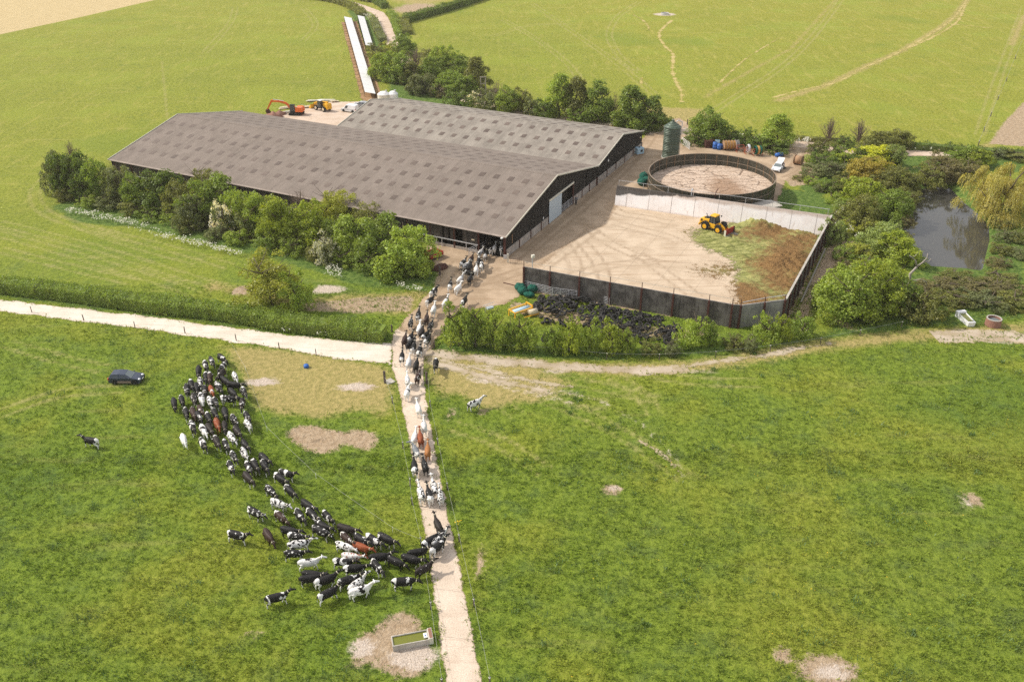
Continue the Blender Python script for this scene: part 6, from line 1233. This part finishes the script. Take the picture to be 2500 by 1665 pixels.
# boards and pallets in the far yard
for i, (x, y, L, wd, rz, l) in enumerate(((700, 277, 5.5, 1.2, .5, 'stack of pale boards beside the excavator track'), (745, 264, 6.5, 1.0, .35, 'long pale boards between excavator and telehandler'), (770, 249, 5, 1.2, .1, 'pile of white boards behind the telehandler'), (696, 266, 3, 1.5, .5, 'short pale boards beyond the excavator'), (798, 248, 4, 1.2, 0, 'pale planks beyond the telehandler cab'), (817, 250, 1.8, 1.5, .2, 'small stack of pale blocks on a pallet'))):
    mb = MB(); r_ = random.Random(i)
    for q in range(5): mb.box((r_.uniform(-.3, .3), r_.uniform(-.3, .3), .07+.09*q), (L*r_.uniform(.8, 1), wd/5*2, .08), r_.uniform(-.1, .1))
    plain('board_stack', mb, M['palewood'] if i % 2 else M['whitetrim'], G(x, y), rz, l, 'boards', 'boards in the far yard')
for x, y, r, l in ((669, 287, 2.2, 'dark heap of dug earth under the excavator bucket'), (684, 280, 1.5, 'small brown earth heap beside the excavator bucket')):
    mb = MB(); mb.smooth = True; mb.ellip((0, 0, 0), (r, r*.8, r*.55), 18, 10); mb.v = [(x_*(1+.15*math.sin(5*y_)), y_, z_*(1+.2*math.sin(4*x_+2))) for x_, y_, z_ in mb.v]; plain('earth_heap', mb, M['brick'], G(x, y), .3, l, 'heap', 'earth heaps')
# dark muck heap by the last tree
mb = MB(); mb.smooth = True; mb.ellip((0, 0, 0), (1.6, 1.0, .6), 16, 8); mb.v = [(x_*(1+.2*math.sin(6*y_)), y_*(1+.2*math.sin(5*x_)), z_) for x_, y_, z_ in mb.v]; plain('muck_heap', mb, M['rust'], G(1074, 655), .8, 'dark brown muck heap below the last tree of the long row', 'heap')
# power pole behind the trees: two posts with cross members
b = G(1180, 232); t = empty('power_pole', (b.x, b.y, 0), .15, 'double power pole with cross bars standing among the far trees', 'pole'); hh = height_to(1180, 232, 187); w_ = 6*mpp(1180, 232)
for s in (-1, 1): mb = MB(); mb.cyl((s*w_, 0, 0), (s*w_, 0, hh), .17, .13, 8); mb.build('post', M['deadwood'], t)
for z in (hh-.2, hh-1.9, hh-3.6): MB().box((0, 0, z), (w_*2.6, .2, .25)).build('cross_bar', M['deadwood'], t)
# far feeding place, wire fence, posts
b = G(1623, 37); t = empty('feed_ring', b, 0, 'grey feed ring on the bare patch in the far grazing field', 'feeder'); mb = MB(); mb.lathe([(1.5, .1), (1.5, .75), (1.4, .75), (1.4, .1)], 18); mb.build('ring', M['galv'], t)
def post(px, py, h, label, group, mat='postwood', w=.10, tilt=0.0, name='fence_post', ins=True):
    b = G(px, py); t = empty(name, b, rv.uniform(0, 3), label, 'post', group); mb = MB(); mb.bar((0, 0, -.1), (tilt*h, 0, h), w); mb.build('stake', M[mat], t)
    if ins: MB().box((tilt*h, 0, h*.93), (w*1.4, w*1.4, .07)).build('insulator', M['tape'], t)
    return t
def posts(L, h, where, group, mat='postwood', w=.10):
    P_ = []
    for i, (x, y) in enumerate(L): post(x, y, h, f'{"thin dark fence post" if mat == "postwood" else "thin white electric fence stake"}, {ORD[i]} {where}', group, mat, w, rv.uniform(-.06, .06)); P_.append(G(x, y)+Vector((0, 0, h*.93)))
    return P_
def wire(P_, label, mat='wire', r=.012, extra=()):
    mb = MB(); n = []
    for a, b in zip(P_[:-1], P_[1:]): n += [a.lerp(b, k/4)-Vector((0, 0, .05*math.sin(math.pi*k/4))) for k in range(4)]
    n.append(P_[-1]); mb.tube([p-P_[0] for p in n], r, 4); o = mb.build('fence_wire', M[mat], None, P_[0]); tag(o, label, 'wire', 'fence wires')
A_ = posts([(78,763),(205,783),(330,801),(452,814),(577,832),(682,852),(772,868)], 1.05, 'from the frame edge along the white track', 'posts along the white track')
wire([G(-60,745)+Vector((0,0,1))]+A_+[G(940,885)+Vector((0,0,1))], 'wire along the lower edge of the white track')
B_ = posts([(958,985),(984,1095),(1001,1185),(1006,1232),(1028,1330),(1052,1488),(1080,1676)], 1.0, 'from the junction along the herd side of the lane', 'posts along the lane, herd side', w=.11); wire([G(941,935)+Vector((0,0,1))]+B_, 'thin wire on the herd side of the lane', r=.010)
C_ = posts([(1050,994),(1069,1086),(1092,1196),(1121,1322),(1157,1480),(1196,1672)], 1.0, 'from the junction along the pasture side of the lane', 'posts along the lane, pasture side', w=.11); wire([G(1046,935)+Vector((0,0,1))]+C_, 'thin wire on the pasture side of the lane', r=.010)
D_ = posts([(600,906),(652,1053),(772,1168),(959,1300)], .75, 'from the white track along the tape by the herd', 'electric fence stakes beside the herd', 'tape', .04); wire([G(560,838)+Vector((0,0,.75))]+D_+[G(1025,1330)+Vector((0,0,.85))], 'white electric fence tape running beside the herd to the lane', 'wire', .009)
E_ = posts([(1100,850),(1208,856),(1348,864),(1481,878),(1609,880),(1747,873),(1880,858),(2003,840),(2099,820),(2200,800)], 1.05, 'from the lane along the bushes below the tyres', 'posts below the tyre bushes'); wire(E_, 'wire in front of the bushes below the tyres')
F_ = posts([(2388,356),(2402,322),(2418,285),(2436,245),(2456,200),(2478,145),(2500,92)], 1.2, 'from the road up the boundary of the far field', 'posts of the far boundary fence', 'postwood', .16); wire(F_, 'boundary wire up the far field edge', r=.02)
for i, (x, y, h, l) in enumerate(((940,935,1.75,'stout black gate post on the herd side of the lane junction'),(1042,937,1.75,'stout dark gate post with a leaning rail on the pasture side of the junction'),(1060,850,1.0,'broad reddish stump post beside the bright bush at the lane'),(957,810,1.1,'dark post at the end of the clipped hedge'),(1085,810,1.0,'dark post at the corner of the bright bush'),(1074,672,1.6,'leaning dark post between last tree and yard'),(1678,305,1.2,'dark gate post at the field gateway behind the silo'),(1690,304,1.2,'second gate post at the field gateway, further from the silo'),(2317,362,1.5,'black stump post in the verge behind the pond'),(738,1293,.3,'small pale stone marker')) [:9]): post(x, y, h, l, 'gate and corner posts', 'postwood', .22 if h > 1.5 else .2, ins=False)
t = empty('road_sign', G(1969, 346), 0, 'small pale stone marker in the verge across the road', 'marker'); MB().box((0, 0, .5), (.9, .4, 1.0)).build('stone', M['whitetrim'], t, bevel=.05)
o = MB().box((0, 0, .06), (1.1, 1.1, .1)).build('inspection_cover', M['concrete'], None, G(951, 932), .7); tag(o, 'pale square inspection cover beside the black gate post', 'cover')
for (x0, y0, x1, y1, l) in ((1955, 742, 2014, 612, 'long pale plank leaning along the outside of the clamp end wall'), (2030, 555, 2043, 520, 'grey broken boards at the far corner of the clamp')):
    a, b = G(x0, y0), G(x1, y1); o = MB().bar((0, 0, .35), b-a+Vector((0, 0, .35)), .22, .12).build('plank', M['deadwood'], None, a); tag(o, l, 'plank')
# tyres
tyre_rng = random.Random(8)
def tyre_mesh(R, r): mb = MB(); mb.smooth = True; mb.torus((0, 0, 0), R-r, r, None, 18, 8, .95); return mb.mesh('tyre')
TY = [tyre_mesh(.38, .11), tyre_mesh(.54, .155)]
for m_ in TY: m_.materials.append(M['oldrubber'])
def tyre(p, big, tilt, label, group):
    o = bpy.data.objects.new('tyre', TY[1 if big else 0]); COL.objects.link(o); o.location = p
    o.rotation_euler = (tyre_rng.gauss(0, tilt), tyre_rng.gauss(0, tilt), tyre_rng.uniform(0, 6)); s = tyre_rng.uniform(.85, 1.2); o.scale = (s, s, s); tag(o, label, 'tyre', group)
HP1 = W([(1300,752),(1310,735),(1360,727),(1420,728),(1470,742),(1490,775),(1450,800),(1400,812),(1345,795),(1312,775)])
HP2 = W([(1470,752),(1570,768),(1640,785),(1665,805),(1650,838),(1560,842),(1480,820),(1420,800)])
nrng = np.random.default_rng(4)
def heap(poly, n, hmax, big, label, group):
    q = scatter_poly(poly, n, nrng); e = sd_poly(q, poly)
    for (x, y), d in zip(q, e): h = min(hmax, d*.55); tyre((x, y, .14+tyre_rng.uniform(.35, 1)*h), tyre_rng.random() < big, .42, label, group)
heap(HP1, 110, 1.1, .75, 'large worn tyre in the loose heap at the end of the wall', 'large tyres in the loose heap'); heap(HP2, 175, .75, .12, 'small black tyre in the dense heap under the clamp wall', 'small tyres in the dense heap')
for x, y in ((1405,727),(1400,722),(1322,727),(1330,790),(1335,820),(1330,832)): tyre(G(x, y)+Vector((0, 0, .2)), True, .3, 'large worn tyre lying apart at the edge of the heap', 'stray tyres at the heap edge')
for x, y in ((1914,412),): tyre(G(x, y)+Vector((0, 0, .2)), False, .2, 'single dark tyre leaning by the white car', None)
# ------------------------------------------------------------------ cows
def cow_mesh(seed, head='level', step=0):
    mb = MB(); mb.smooth = True
    def loft(secs, n=14, ex=2.3):      # (x, y, z, half width, half height)
        vs = []
        for i, (x, y, z, w, h) in enumerate(secs):
            a, b = secs[max(i-1, 0)], secs[min(i+1, len(secs)-1)]; d = Vector((b[0]-a[0], b[1]-a[1], b[2]-a[2])).normalized(); s = Vector((-d.y, d.x, 0)); s = s.normalized() if s.length > .05 else Vector((0, 1, 0)); u = d.cross(s)*-1 if d.cross(s).z < 0 else d.cross(s)
            if u.z < 0: u = -u
            for k in range(n):
                t = 2*math.pi*k/n; c, q = math.cos(t), math.sin(t); c = math.copysign(abs(c)**(2/ex), c); q = math.copysign(abs(q)**(2/ex), q)
                vs.append(Vector((x, y, z))+s*w*c+u*h*q*(1.0 if q < 0 else .96))
        m = len(secs); mb._add(vs, [tuple(range(n))[::-1], tuple((m-1)*n+k for k in range(n))]+[(i*n+k, i*n+(k+1) % n, (i+1)*n+(k+1) % n, (i+1)*n+k) for i in range(m-1) for k in range(n)])
    loft([(-.97, 0, 1.20, .07, .13), (-.92, 0, 1.16, .17, .22), (-.80, 0, 1.11, .235, .29), (-.60, 0, 1.07, .29, .34), (-.42, 0, 1.03, .325, .385), (-.15, 0, .97, .345, .44), (.15, 0, .965, .35, .45), (.42, 0, .99, .30, .42), (.62, 0, 1.03, .235, .38), (.80, 0, 1.08, .175, .31), (.92, 0, 1.12, .12, .23)])
    yt = {'left': .30, 'right': -.30}.get(head, 0); zt = {'up': 1.52, 'down': .98, 'level': 1.30}.get(head, 1.38); xt = {'up': 1.32, 'down': 1.34}.get(head, 1.40)
    hd = {'up': Vector((.44, 0, -.13)), 'down': Vector((.33, 0, -.34)), 'level': Vector((.40, 0, -.24)), 'left': Vector((.27, .32, -.17)), 'right': Vector((.27, -.32, -.17))}[head]
    Pn = Vector((xt, yt, zt)); loft([(.78, 0, 1.12, .15, .27), (.98, yt*.2, 1.12*.55+zt*.45, .115, .215), (1.2, yt*.6, 1.10*.2+zt*.8, .095, .155), (Pn.x, Pn.y, Pn.z, .085, .12)], 12)
    q = lambda t, dz=0: Pn+hd*t+Vector((0, 0, dz))
    loft([(*q(-.12, .02), .07, .09), (*q(.05, .02), .115, .125), (*q(.35), .105, .115), (*q(.7), .078, .088), (*q(1.0), .085, .075), (*q(1.12), .05, .05)], 12)
    sdv = Vector((-hd.y, hd.x, 0)).normalized()
    for s in (-1, 1):
        b_ = q(-.02, .06)+sdv*s*.08; mb.tube([b_, b_+sdv*s*.10+Vector((0, 0, .02)), b_+sdv*s*.22+Vector((0, 0, -.02))], [.04, .062, .022], 8)
    ph = [(.10, -.16), (-.14, .12), (.02, -.02)][step]
    for s in (-1, 1):
        f = ph[0] if s > 0 else ph[1]; r = ph[1] if s > 0 else ph[0]
        mb.tube([(.64, s*.17, .98), (.66+f*.3, s*.17, .68), (.67+f*.8, s*.165, .40), (.66+f*1.2-(.05 if f < 0 else 0), s*.16, .13), (.69+f*1.3, s*.16, .0)], [.13, .095, .062, .048, .062], 9)
        mb.tube([(-.66, s*.20, 1.02), (-.58+r*.2, s*.21, .74), (-.78+r*.6, s*.19, .47), (-.75+r*1.0, s*.185, .14), (-.70+r*1.15, s*.185, .0)], [.20, .145, .078, .052, .062], 9)
    mb.ellip((-.47, 0, .60), (.21, .16, .15), 12, 8)
    mb.tube([(-.93, 0, 1.28), (-1.03, .01, 1.18), (-1.04, .03, .85), (-1.02, .04, .58), (-1.0, .04, .42)], [.045, .032, .026, .034, .02], 7)
    me = mb.mesh('cow'); o = bpy.data.objects.new('cow_build', me); COL.objects.link(o)
    r = o.modifiers.new('r', 'REMESH'); r.mode = 'VOXEL'; r.voxel_size = .031; r.use_smooth_shade = True
    sm = o.modifiers.new('s', 'SMOOTH'); sm.factor = .5; sm.iterations = 3
    dg = bpy.context.evaluated_depsgraph_get(); out = bpy.data.meshes.new_from_object(o.evaluated_get(dg), depsgraph=dg); out.name = 'cow_body'
    bpy.data.objects.remove(o); out.materials.clear(); out.materials.append(M['coat'])
    cb = MB(); p = Vector((1.12, yt*.5, 1.10*.3+zt*.7)); d = Vector((.5, yt, zt-1.12)).normalized(); Mx = d.to_track_quat('Z', 'Y').to_matrix(); cb.torus(p, .145, .022, Mx, 16, 5, 1.8); c = cb.mesh('collar'); c.materials.append(M['collar']); return out, c
POSE = {}
for key, hd_ in (('n', 'level'), ('u', 'up'), ('d', 'down'), ('l', 'left'), ('r', 'right')): POSE[key] = [cow_mesh(i, hd_, s) for i, s in enumerate((0, 1, 2) if key in 'nd' else (0, 1))]
CO = {'k': (.0125, .0115, .011), 'b': (.042, .022, .016), 'r': (.27, .070, .024), 'o': (.40, .165, .05), 'w': (.74, .72, .68), 'g': (.17, .18, .19), 'B': (.022, .016, .013)}
ORI = {'A': (400, 850), 'B': (400, 1020), 'C': (540, 1200), 'D': (640, 1280), 'E': (860, 1230), 'F': (940, 1020), 'G': (940, 820), 'H': (940, 660), 'I': (1040, 550), '0': (0, 0)}
# crop rump-x rump-y head-x head-y coat flags pose | label
HERD = """
A 955 85 1165 240 k s d|black cow with a thin white shoulder mark, topmost of the herd on the grass
A 815 120 905 305 k sp d|black cow with white neck spot, beside the topmost cow
A 725 220 775 385 k rs n|black cow with white rump and shoulder band, near the top of the herd
A 620 310 605 500 k - d|all-black cow at the outer edge, below the two top cows
A 1085 240 960 415 k rm n|black cow with white rump and broad white middle, heading down under the topmost cow
A 1070 385 930 560 B s n|brownish black cow with white shoulder band, turning inward below the white-middled cow
A 745 410 755 615 k r n|black cow with white rump, left of the brown white-rumped cow
A 820 430 815 625 b r n|dark brown cow with white rump, walking just above the white-shouldered red cow
A 1240 400 1315 590 w h n|mostly white cow with black flank patches, at the tape side of the herd top
A 1035 510 1215 640 k - d|black cow half hidden behind the long black sideways cow
A 1140 610 1450 650 k - n|long all-black cow crossing sideways in the upper herd
A 640 515 655 700 k rh n|black cow with white rump and blotched back, left of the white-shouldered red cow
A 475 585 515 720 k r n|small-looking black cow with white rump, at the outer upper edge
A 395 640 430 840 k rs n|black cow with white rump and shoulder patch, outermost in the upper herd
A 575 625 600 800 k - d|black cow squeezed between the blotched cow and the outer cows
A 715 640 750 840 k rs n|black cow with white rump and white withers, just left of the white-shouldered red cow
A 820 650 885 830 r s n|orange-red cow with a white shoulder patch in the upper herd
A 920 590 1065 790 k rm d|black and white cow with white rump and middle, facing out right of the red cow
A 1385 655 1495 900 k rp n|black cow with white rump and one back spot, coming down on the tape side
A 1175 720 1335 870 k - d|black cow partly behind the sideways cow with a lowered head
A 1075 870 1330 895 k rp n|black cow standing sideways with small white rump and shoulder marks
A 290 795 350 1040 k r n|black cow with white rump, second from the outer edge of the upper herd
A 165 860 195 1095 k - d|black cow at the very outer edge of the upper herd
A 515 790 560 1010 B p n|brown-black cow with one white back spot, among the upper outer cows
A 650 785 700 1015 w m n|white cow with black shoulder, under the blotched cow
A 795 835 845 1035 w h n|white cow finely dappled black, below the white-shouldered red cow
A 885 845 965 1065 k rs n|black cow with white rump and withers patch, beside the dappled white cow
A 1400 865 1375 1095 B s d|brownish black cow with white shoulder band and lowered head, on the tape side
A 370 1035 425 1260 k r n|black cow with white rump, below the two outermost cows
A 495 1050 565 1270 b r n|dark brown cow with white rump, in the outer middle of the herd
A 625 1025 700 1160 b s n|dark brown cow with white withers, above the middle of the herd
A 595 1145 680 1310 k s n|black cow with a white withers spot, behind the brown cow
A 765 1135 840 1330 k r n|black cow with white rump, left of the plain rust-red cow
A 870 1060 970 1250 k r n|black cow with white rump, right above the plain rust-red cow
A 1070 1040 1125 1280 k - n|plain black cow standing clear in the inner middle herd
A 920 1240 1000 1470 r - n|plain rust-red cow in the middle of the upper herd
A 1215 1180 1320 1370 k rp n|black cow with white tailhead spot, near the fence tape
A 1440 1105 1560 1320 k rs n|black and white cow with white rump and white shoulder band, close to the tape
A 1450 1265 1600 1440 w h r|blotched white and black cow turning its head towards the tape
A 475 1285 560 1520 k rm n|black cow with white rump and white middle, low on the outer side
A 665 1365 770 1570 w m n|white cow with a black belt, left of the rust-red cow
A 775 1345 880 1530 B - n|plain brownish black cow beside the belted white cow
A 1075 1300 1095 1490 B - n|plain dark cow partly hidden right of the rust-red cow
A 1265 1385 1385 1580 B - n|plain dark cow between the fence tape and the black and white calf
B 310 240 400 520 w - n|pure white cow walking alone at the outer edge of the herd
B 650 345 770 580 k rm n|black cow with white rump and middle, next to the pure white cow
B 905 315 1000 530 B r n|brownish black cow with a white edge round its rump
B 1070 370 1160 570 k rs n|black cow with white rump spot and white withers, behind the white-rumped mid cow
B 1160 250 1300 440 w h n|white cow with large black patches, at the waist of the herd
B 1390 360 1550 570 k - n|plain black cow with pale face marks, on the tape side of the waist
B 1195 560 1330 800 k rp n|black cow with white tailhead and back spot, at the waist of the herd
B 1395 530 1500 720 w h n|white cow with black speckles, at the inner waist of the herd
B 1150 745 1260 990 k rs n|black cow with big white rump and thin shoulder stripe, outermost at the waist
B 1465 750 1580 1000 k rs n|black cow with white rump and white side streak, below the speckled cow
B 1580 725 1710 970 k r n|black cow with white tailhead, right beside the side-streaked cow
B 1715 625 1940 820 k - n|plain black cow on the tape side below the speckled cow
B 1755 740 1885 980 k r n|black cow with a small white tailhead, tucked in front of the plain black cow
B 1440 970 1620 1180 B - n|plain dark cow trailing below the waist of the herd
0 672 1155 706 1180 k r n|black cow with white tailhead, behind the first gap in the herd
0 684 1146 727 1158 k rm u|black and white cow with white rump, walking sideways past the tape
0 696 1182 727 1212 k r n|black cow with white rump, following in the thin middle file
0 650 1184 679 1212 k p d|black cow with a small white back patch, in the thin middle file
C 930 150 1220 260 w h n|mottled grey and white cow with black shoulder, above the spread lower herd
C 1450 150 1730 330 k - n|plain black cow leading down towards the lower herd
C 490 280 800 440 k rp n|black cow with white rump, grazing out alone on the outer side
C 980 350 1215 540 b rs d|dark brown and white cow with white rump and shoulder
C 1330 285 1530 580 k rs n|black cow with white rump, shoulder band and white face
C 1565 325 1770 500 k rs n|black cow with small rump mark and white shoulder band, in the lower herd
C 1810 305 2045 565 k rs n|black cow with a white flank streak, by the tape in the lower herd
C 1700 530 2020 680 k r n|black cow with white tailhead, half behind another black cow
C 1680 635 1975 760 k p d|black cow with faint rump specks and lowered head, in the lower herd
C 155 720 530 800 k rs u|black and white cow with white rump and thin shoulder stripe, furthest out on the grass
C 785 675 950 920 b - d|plain chocolate brown cow alone outside the lower herd
C 1090 640 1470 710 k - n|plain black cow with pale belly, behind the white-rumped sideways cow
C 1200 735 1600 800 k rp n|black cow with white rump, walking sideways above the white patched cow
C 1255 930 1650 870 w h u|white cow with a few black patches, head raised, on the outer side
D 450 480 820 465 k p n|black cow with white belly and legs, sideways below the white patched cow
D 665 660 1120 600 w m u|white cow with one big black flank patch and raised black neck
D 720 850 1200 880 k - n|plain black cow, upper of two side by side
D 735 940 1090 890 k - n|plain black cow with red-tinged legs, lower of two side by side
D 1010 1005 1395 860 k r u|black cow with small white rump, heading uphill after the paired black cows
D 1395 1000 1830 860 k rs n|black cow with white rump and shoulder patches, heading towards the lane
D 1545 1130 1780 950 w h u|white cow covered in black blotches, overlapping the white-banded cow
D 1625 1185 2010 1060 w m u|white cow with black flank and neck, lowest of the blotched pair
D 1060 1250 1395 1075 k r u|black cow with white rump patch, at the bottom of the herd
D 125 1300 515 1195 k rs u|black cow with white rump and withers band, lone at the bottom of the pasture
D 1385 15 1740 110 B - n|brownish black cow, behind the red cow on its uphill side
D 1445 160 1660 330 b rs n|dark brown cow with white tail streak and shoulder, behind the red cow
D 1670 175 1960 350 k rs n|black cow with white rump and shoulder, between the red cow and the tape
D 1885 180 2185 370 k rs n|black cow with white shoulder patch, next along the tape from the red cow
E 475 525 840 710 k r n|black cow with white face, foremost along the tape
D 1630 315 2010 450 r - n|bright orange-red cow in the lower herd
D 1315 305 1730 430 w h d|white cow with small black spots, beside the orange-red cow
D 1420 510 1880 560 w R n|white cow with red neck and red speckles
D 1305 615 1700 640 k rm n|black and white cow with two black flank bands, under the red-necked cow
D 1535 760 1910 730 k rs n|black cow with white rump, white withers and white face
E 375 1000 560 1240 k rs n|black cow with white rump, hip spots and shoulder spot, facing down by the lane end
E 335 930 780 880 k - u|plain black cow walking towards the lane, last of four
E 670 940 985 1070 k - d|plain black cow with pale forehead, head low before the lane
E 925 920 1310 1010 k - n|plain black cow walking towards the lane, third of four
E 1035 850 1420 770 k - u|plain black cow stepping up to the lane edge
E 1255 720 1470 575 k r n|black cow with white rump, entering the lane by the fence stake
E 1440 690 1640 510 k rh u|black and white cow with broad white rump, entering the lane in the middle
E 1450 800 1690 595 k rs u|black cow with white rump and white legs, last stepping onto the lane
E 1165 1180 1500 990 B - u|brownish black cow about to step onto the lane
E 780 1370 1190 1330 k rs d|black and white cow with white rump and shoulders, standing near the trough
E 1570 430 1455 165 B - u|dark brown-black cow alone on the lane ahead of the joining cows
F 1000 1420 960 1195 w h u|white cow with dark rump, nearest the pasture fence in the lane group of four
F 810 1410 745 1185 k r u|black cow with white rump, middle of the lane group of four
F 890 1270 830 1055 w h u|white cow with black ears and rump, ahead in the lane group of four
F 660 1385 590 1155 w h u|white cow with grey-black blotches, herd side of the lane group of four
F 730 900 660 655 k - u|plain black cow on the lane with pale hind legs
F 530 900 510 695 k r u|black cow with a white band over the hips, on the herd side of the lane
F 760 600 765 420 o - u|light orange cow on the lane
F 580 620 490 425 g r l|grey cow with white hips looking sideways on the lane
F 640 390 615 190 r - u|deep red-brown cow on the lane
F 515 365 560 185 w s u|white cow with a little black on the shoulder, beside the red-brown cow
0 1035 1045 1034 1018 w s u|white cow with black shoulder streak, next ahead of the red-brown cow
G 605 1310 560 1145 w - u|pure white cow alone on the lane
G 385 1015 425 860 w m r|white cow with black head turned aside, on the lane
G 400 800 395 650 w p u|white cow with one black spot, where the tape gate posts stand
G 560 760 640 575 b p u|dark brown cow with small white rump mark, by the gate post
G 540 540 590 365 k - u|plain black cow just past the junction
G 410 500 445 340 w - u|pure white cow at the track junction
G 295 385 315 240 k r u|black cow with white hips, on the chalk edge of the junction
G 610 275 640 145 k rs u|black cow with white neck and white hips, entering the yard side
G 915 410 890 590 k r n|black cow facing the wrong way on the worn ground by the lane
G 1485 1215 1632 1150 w h u|white and black cow standing alone on the dry pasture patch
H 490 1395 545 1240 k r u|black cow with white rump, in front of the black pair at the junction
H 425 1315 540 1200 k - u|plain black cow pressed behind the white-rumped junction cow
H 335 1260 385 1105 b - u|dark chestnut cow on the outer side of the yard entrance
H 435 1200 505 1085 k r u|black cow with white rump beside the chestnut cow
H 735 1240 820 1125 k r u|black cow with white rump, inner side of the yard entrance
H 665 1180 765 1085 k r u|black cow partly hidden behind the inner white-rumped cow
H 640 1115 690 985 B - u|dark brown cow following the pure white one in the entrance
H 600 1065 640 905 w - u|pure white cow in the yard entrance
H 790 1000 865 870 k p u|black cow with one white hip spot, in the yard entrance
H 440 960 490 795 k p u|black cow with one white back spot, at the verge of the entrance
H 580 825 620 675 k r u|black cow with a white rump patch, ahead on the verge side
H 730 890 765 710 b - u|dark brown cow ahead in the middle of the entrance
H 850 730 905 570 w s u|white cow with black shoulders, middle of the entrance
H 750 545 895 440 k r n|black cow with white rump, at the grass corner of the yard
H 835 390 950 280 k rm n|black cow with white rump and white shoulder, first at the grass corner
H 1065 580 1130 475 w s u|white and black cow half hidden by the bright bush
H 1385 560 1475 435 k r u|black cow with white hips, alone above the bright bush
H 1260 330 1390 205 w - u|pure white cow in the open yard
H 1150 280 1190 145 k rs u|black cow with white withers and hip patch, beside the white yard cow
H 1300 180 1420 50 w s u|white cow with black shoulders in the open yard
H 1490 175 1575 20 k - u|plain black cow in the yard crowd
I 890 825 912 670 w p u|white cow with a black neck spot, at the edge of the yard crowd
I 990 740 1000 600 k rm u|black cow with white middle, nearest the clamp in the yard crowd
I 940 630 950 540 k s u|black cow with white side, just outside the barn entrance
I 750 760 835 640 k - u|plain black cow in the thick of the yard crowd
I 670 730 800 630 w h u|white cow with black patches, in the thick of the yard crowd
I 620 680 745 565 k rs u|black cow with white rump and shoulder, outer side of the yard crowd
I 780 615 860 495 b - u|brown cow approaching the barn entrance
I 850 850 715 800 k s l|black cow turning its pale-faced head outward in the yard crowd
I 935 500 1010 425 w h u|white and black cow half behind others at the barn entrance
I 1045 540 1095 425 k r u|black cow with white rump stepping into the barn
I 1200 430 1265 295 w - u|dusty white cow walking inside the barn mouth
I 1155 420 1140 330 k r u|black and white cow inside the barn mouth, beside the dusty white cow
I 1355 430 1335 330 w h u|white and black cow inside the barn mouth by the corner post
0 238 1074 211 1068 k r u|black cow with white hindquarters, alone on the grass below the blue car
""".strip().split('\n')
cr = random.Random(17)
AREA = {'A': 'cows in the herd on the grass', 'B': 'cows in the herd on the grass', 'C': 'cows in the herd on the grass', 'D': 'cows in the herd on the grass', 'E': 'cows in the herd on the grass', 'F': 'cows on the lane', 'G': 'cows on the lane', 'H': 'cows in the yard', 'I': 'cows in the yard', '0': 'cows in the herd on the grass'}
for ln in HERD:
    spec, lab = ln.split('|'); k, rx, ry, hx, hy, coat, fl, pose = spec.split(); ox, oy = ORI[k]; s = 7.327 if k != '0' else 1.0
    a = G(ox+float(rx)/s, oy+float(ry)/s, 1.22); b = G(ox+float(hx)/s, oy+float(hy)/s, 1.30); d = b-a; d.z = 0; ln_ = d.length; d.normalize()
    sc = cr.uniform(.95, 1.07); mid = (a+b)/2-d*.37*sc; mid.z = 0.0
    if ln_ < 1.7: mid = a+d*.93*sc; mid.z = 0
    me, col = cr.choice(POSE[pose]); o = link('cow', me, None, None, mid, math.atan2(d.y, d.x), (sc,)*3)
    tag(o, lab, 'cow', AREA[k]); light = coat in 'w'
    o['coat'] = [c*q_ for q_ in [cr.uniform(.85, 1.12)] for c in CO[coat]]; o['patch'] = CO['w'] if not light else CO['r'] if 'R' in fl else CO['k']
    if coat == 'w' and fl == '-': o['patch'] = CO['w']
    rump = 1.0 if 'r' in fl and not light else 0.0; band = 0.0; bx = .45; spots = .28
    if 's' in fl: band, bx = cr.uniform(.25, .5), .50
    if 'm' in fl: band, bx = cr.uniform(.7, 1.0), .05
    if 'p' in fl: spots = .385
    if 'h' in fl or 'R' in fl: spots = .47 if light else .48
    if 'R' in fl: band, bx = .6, 1.1
    o['pat'] = [rump*cr.uniform(.8, 1), band, spots]; o['pat2'] = [bx+cr.uniform(-.06, .06), (0.0 if light or fl == '-' and cr.random() < .5 or coat in 'rob' else 1.0), cr.uniform(0, 40)]
    c = link('collar', col, None, o)
# a few pigeons on the roofs and ground
# ------------------------------------------------------------------ thin summer haze over the far fields
hz = MB(); hz.box((0, 620, 33), (2300, 1500, 72)); hm = bpy.data.materials.new('haze'); hm.use_nodes = True; ht = hm.node_tree; ht.nodes.clear()
ho = ht.nodes.new('ShaderNodeOutputMaterial'); hv = ht.nodes.new('ShaderNodeVolumePrincipled'); hv.inputs['Density'].default_value = .00016; hv.inputs['Color'].default_value = (1, .93, .80, 1); hv.inputs['Anisotropy'].default_value = .2
ht.links.new(hv.outputs[0], ho.inputs['Volume']); tag(hz.build('haze', hm), kind='stuff')
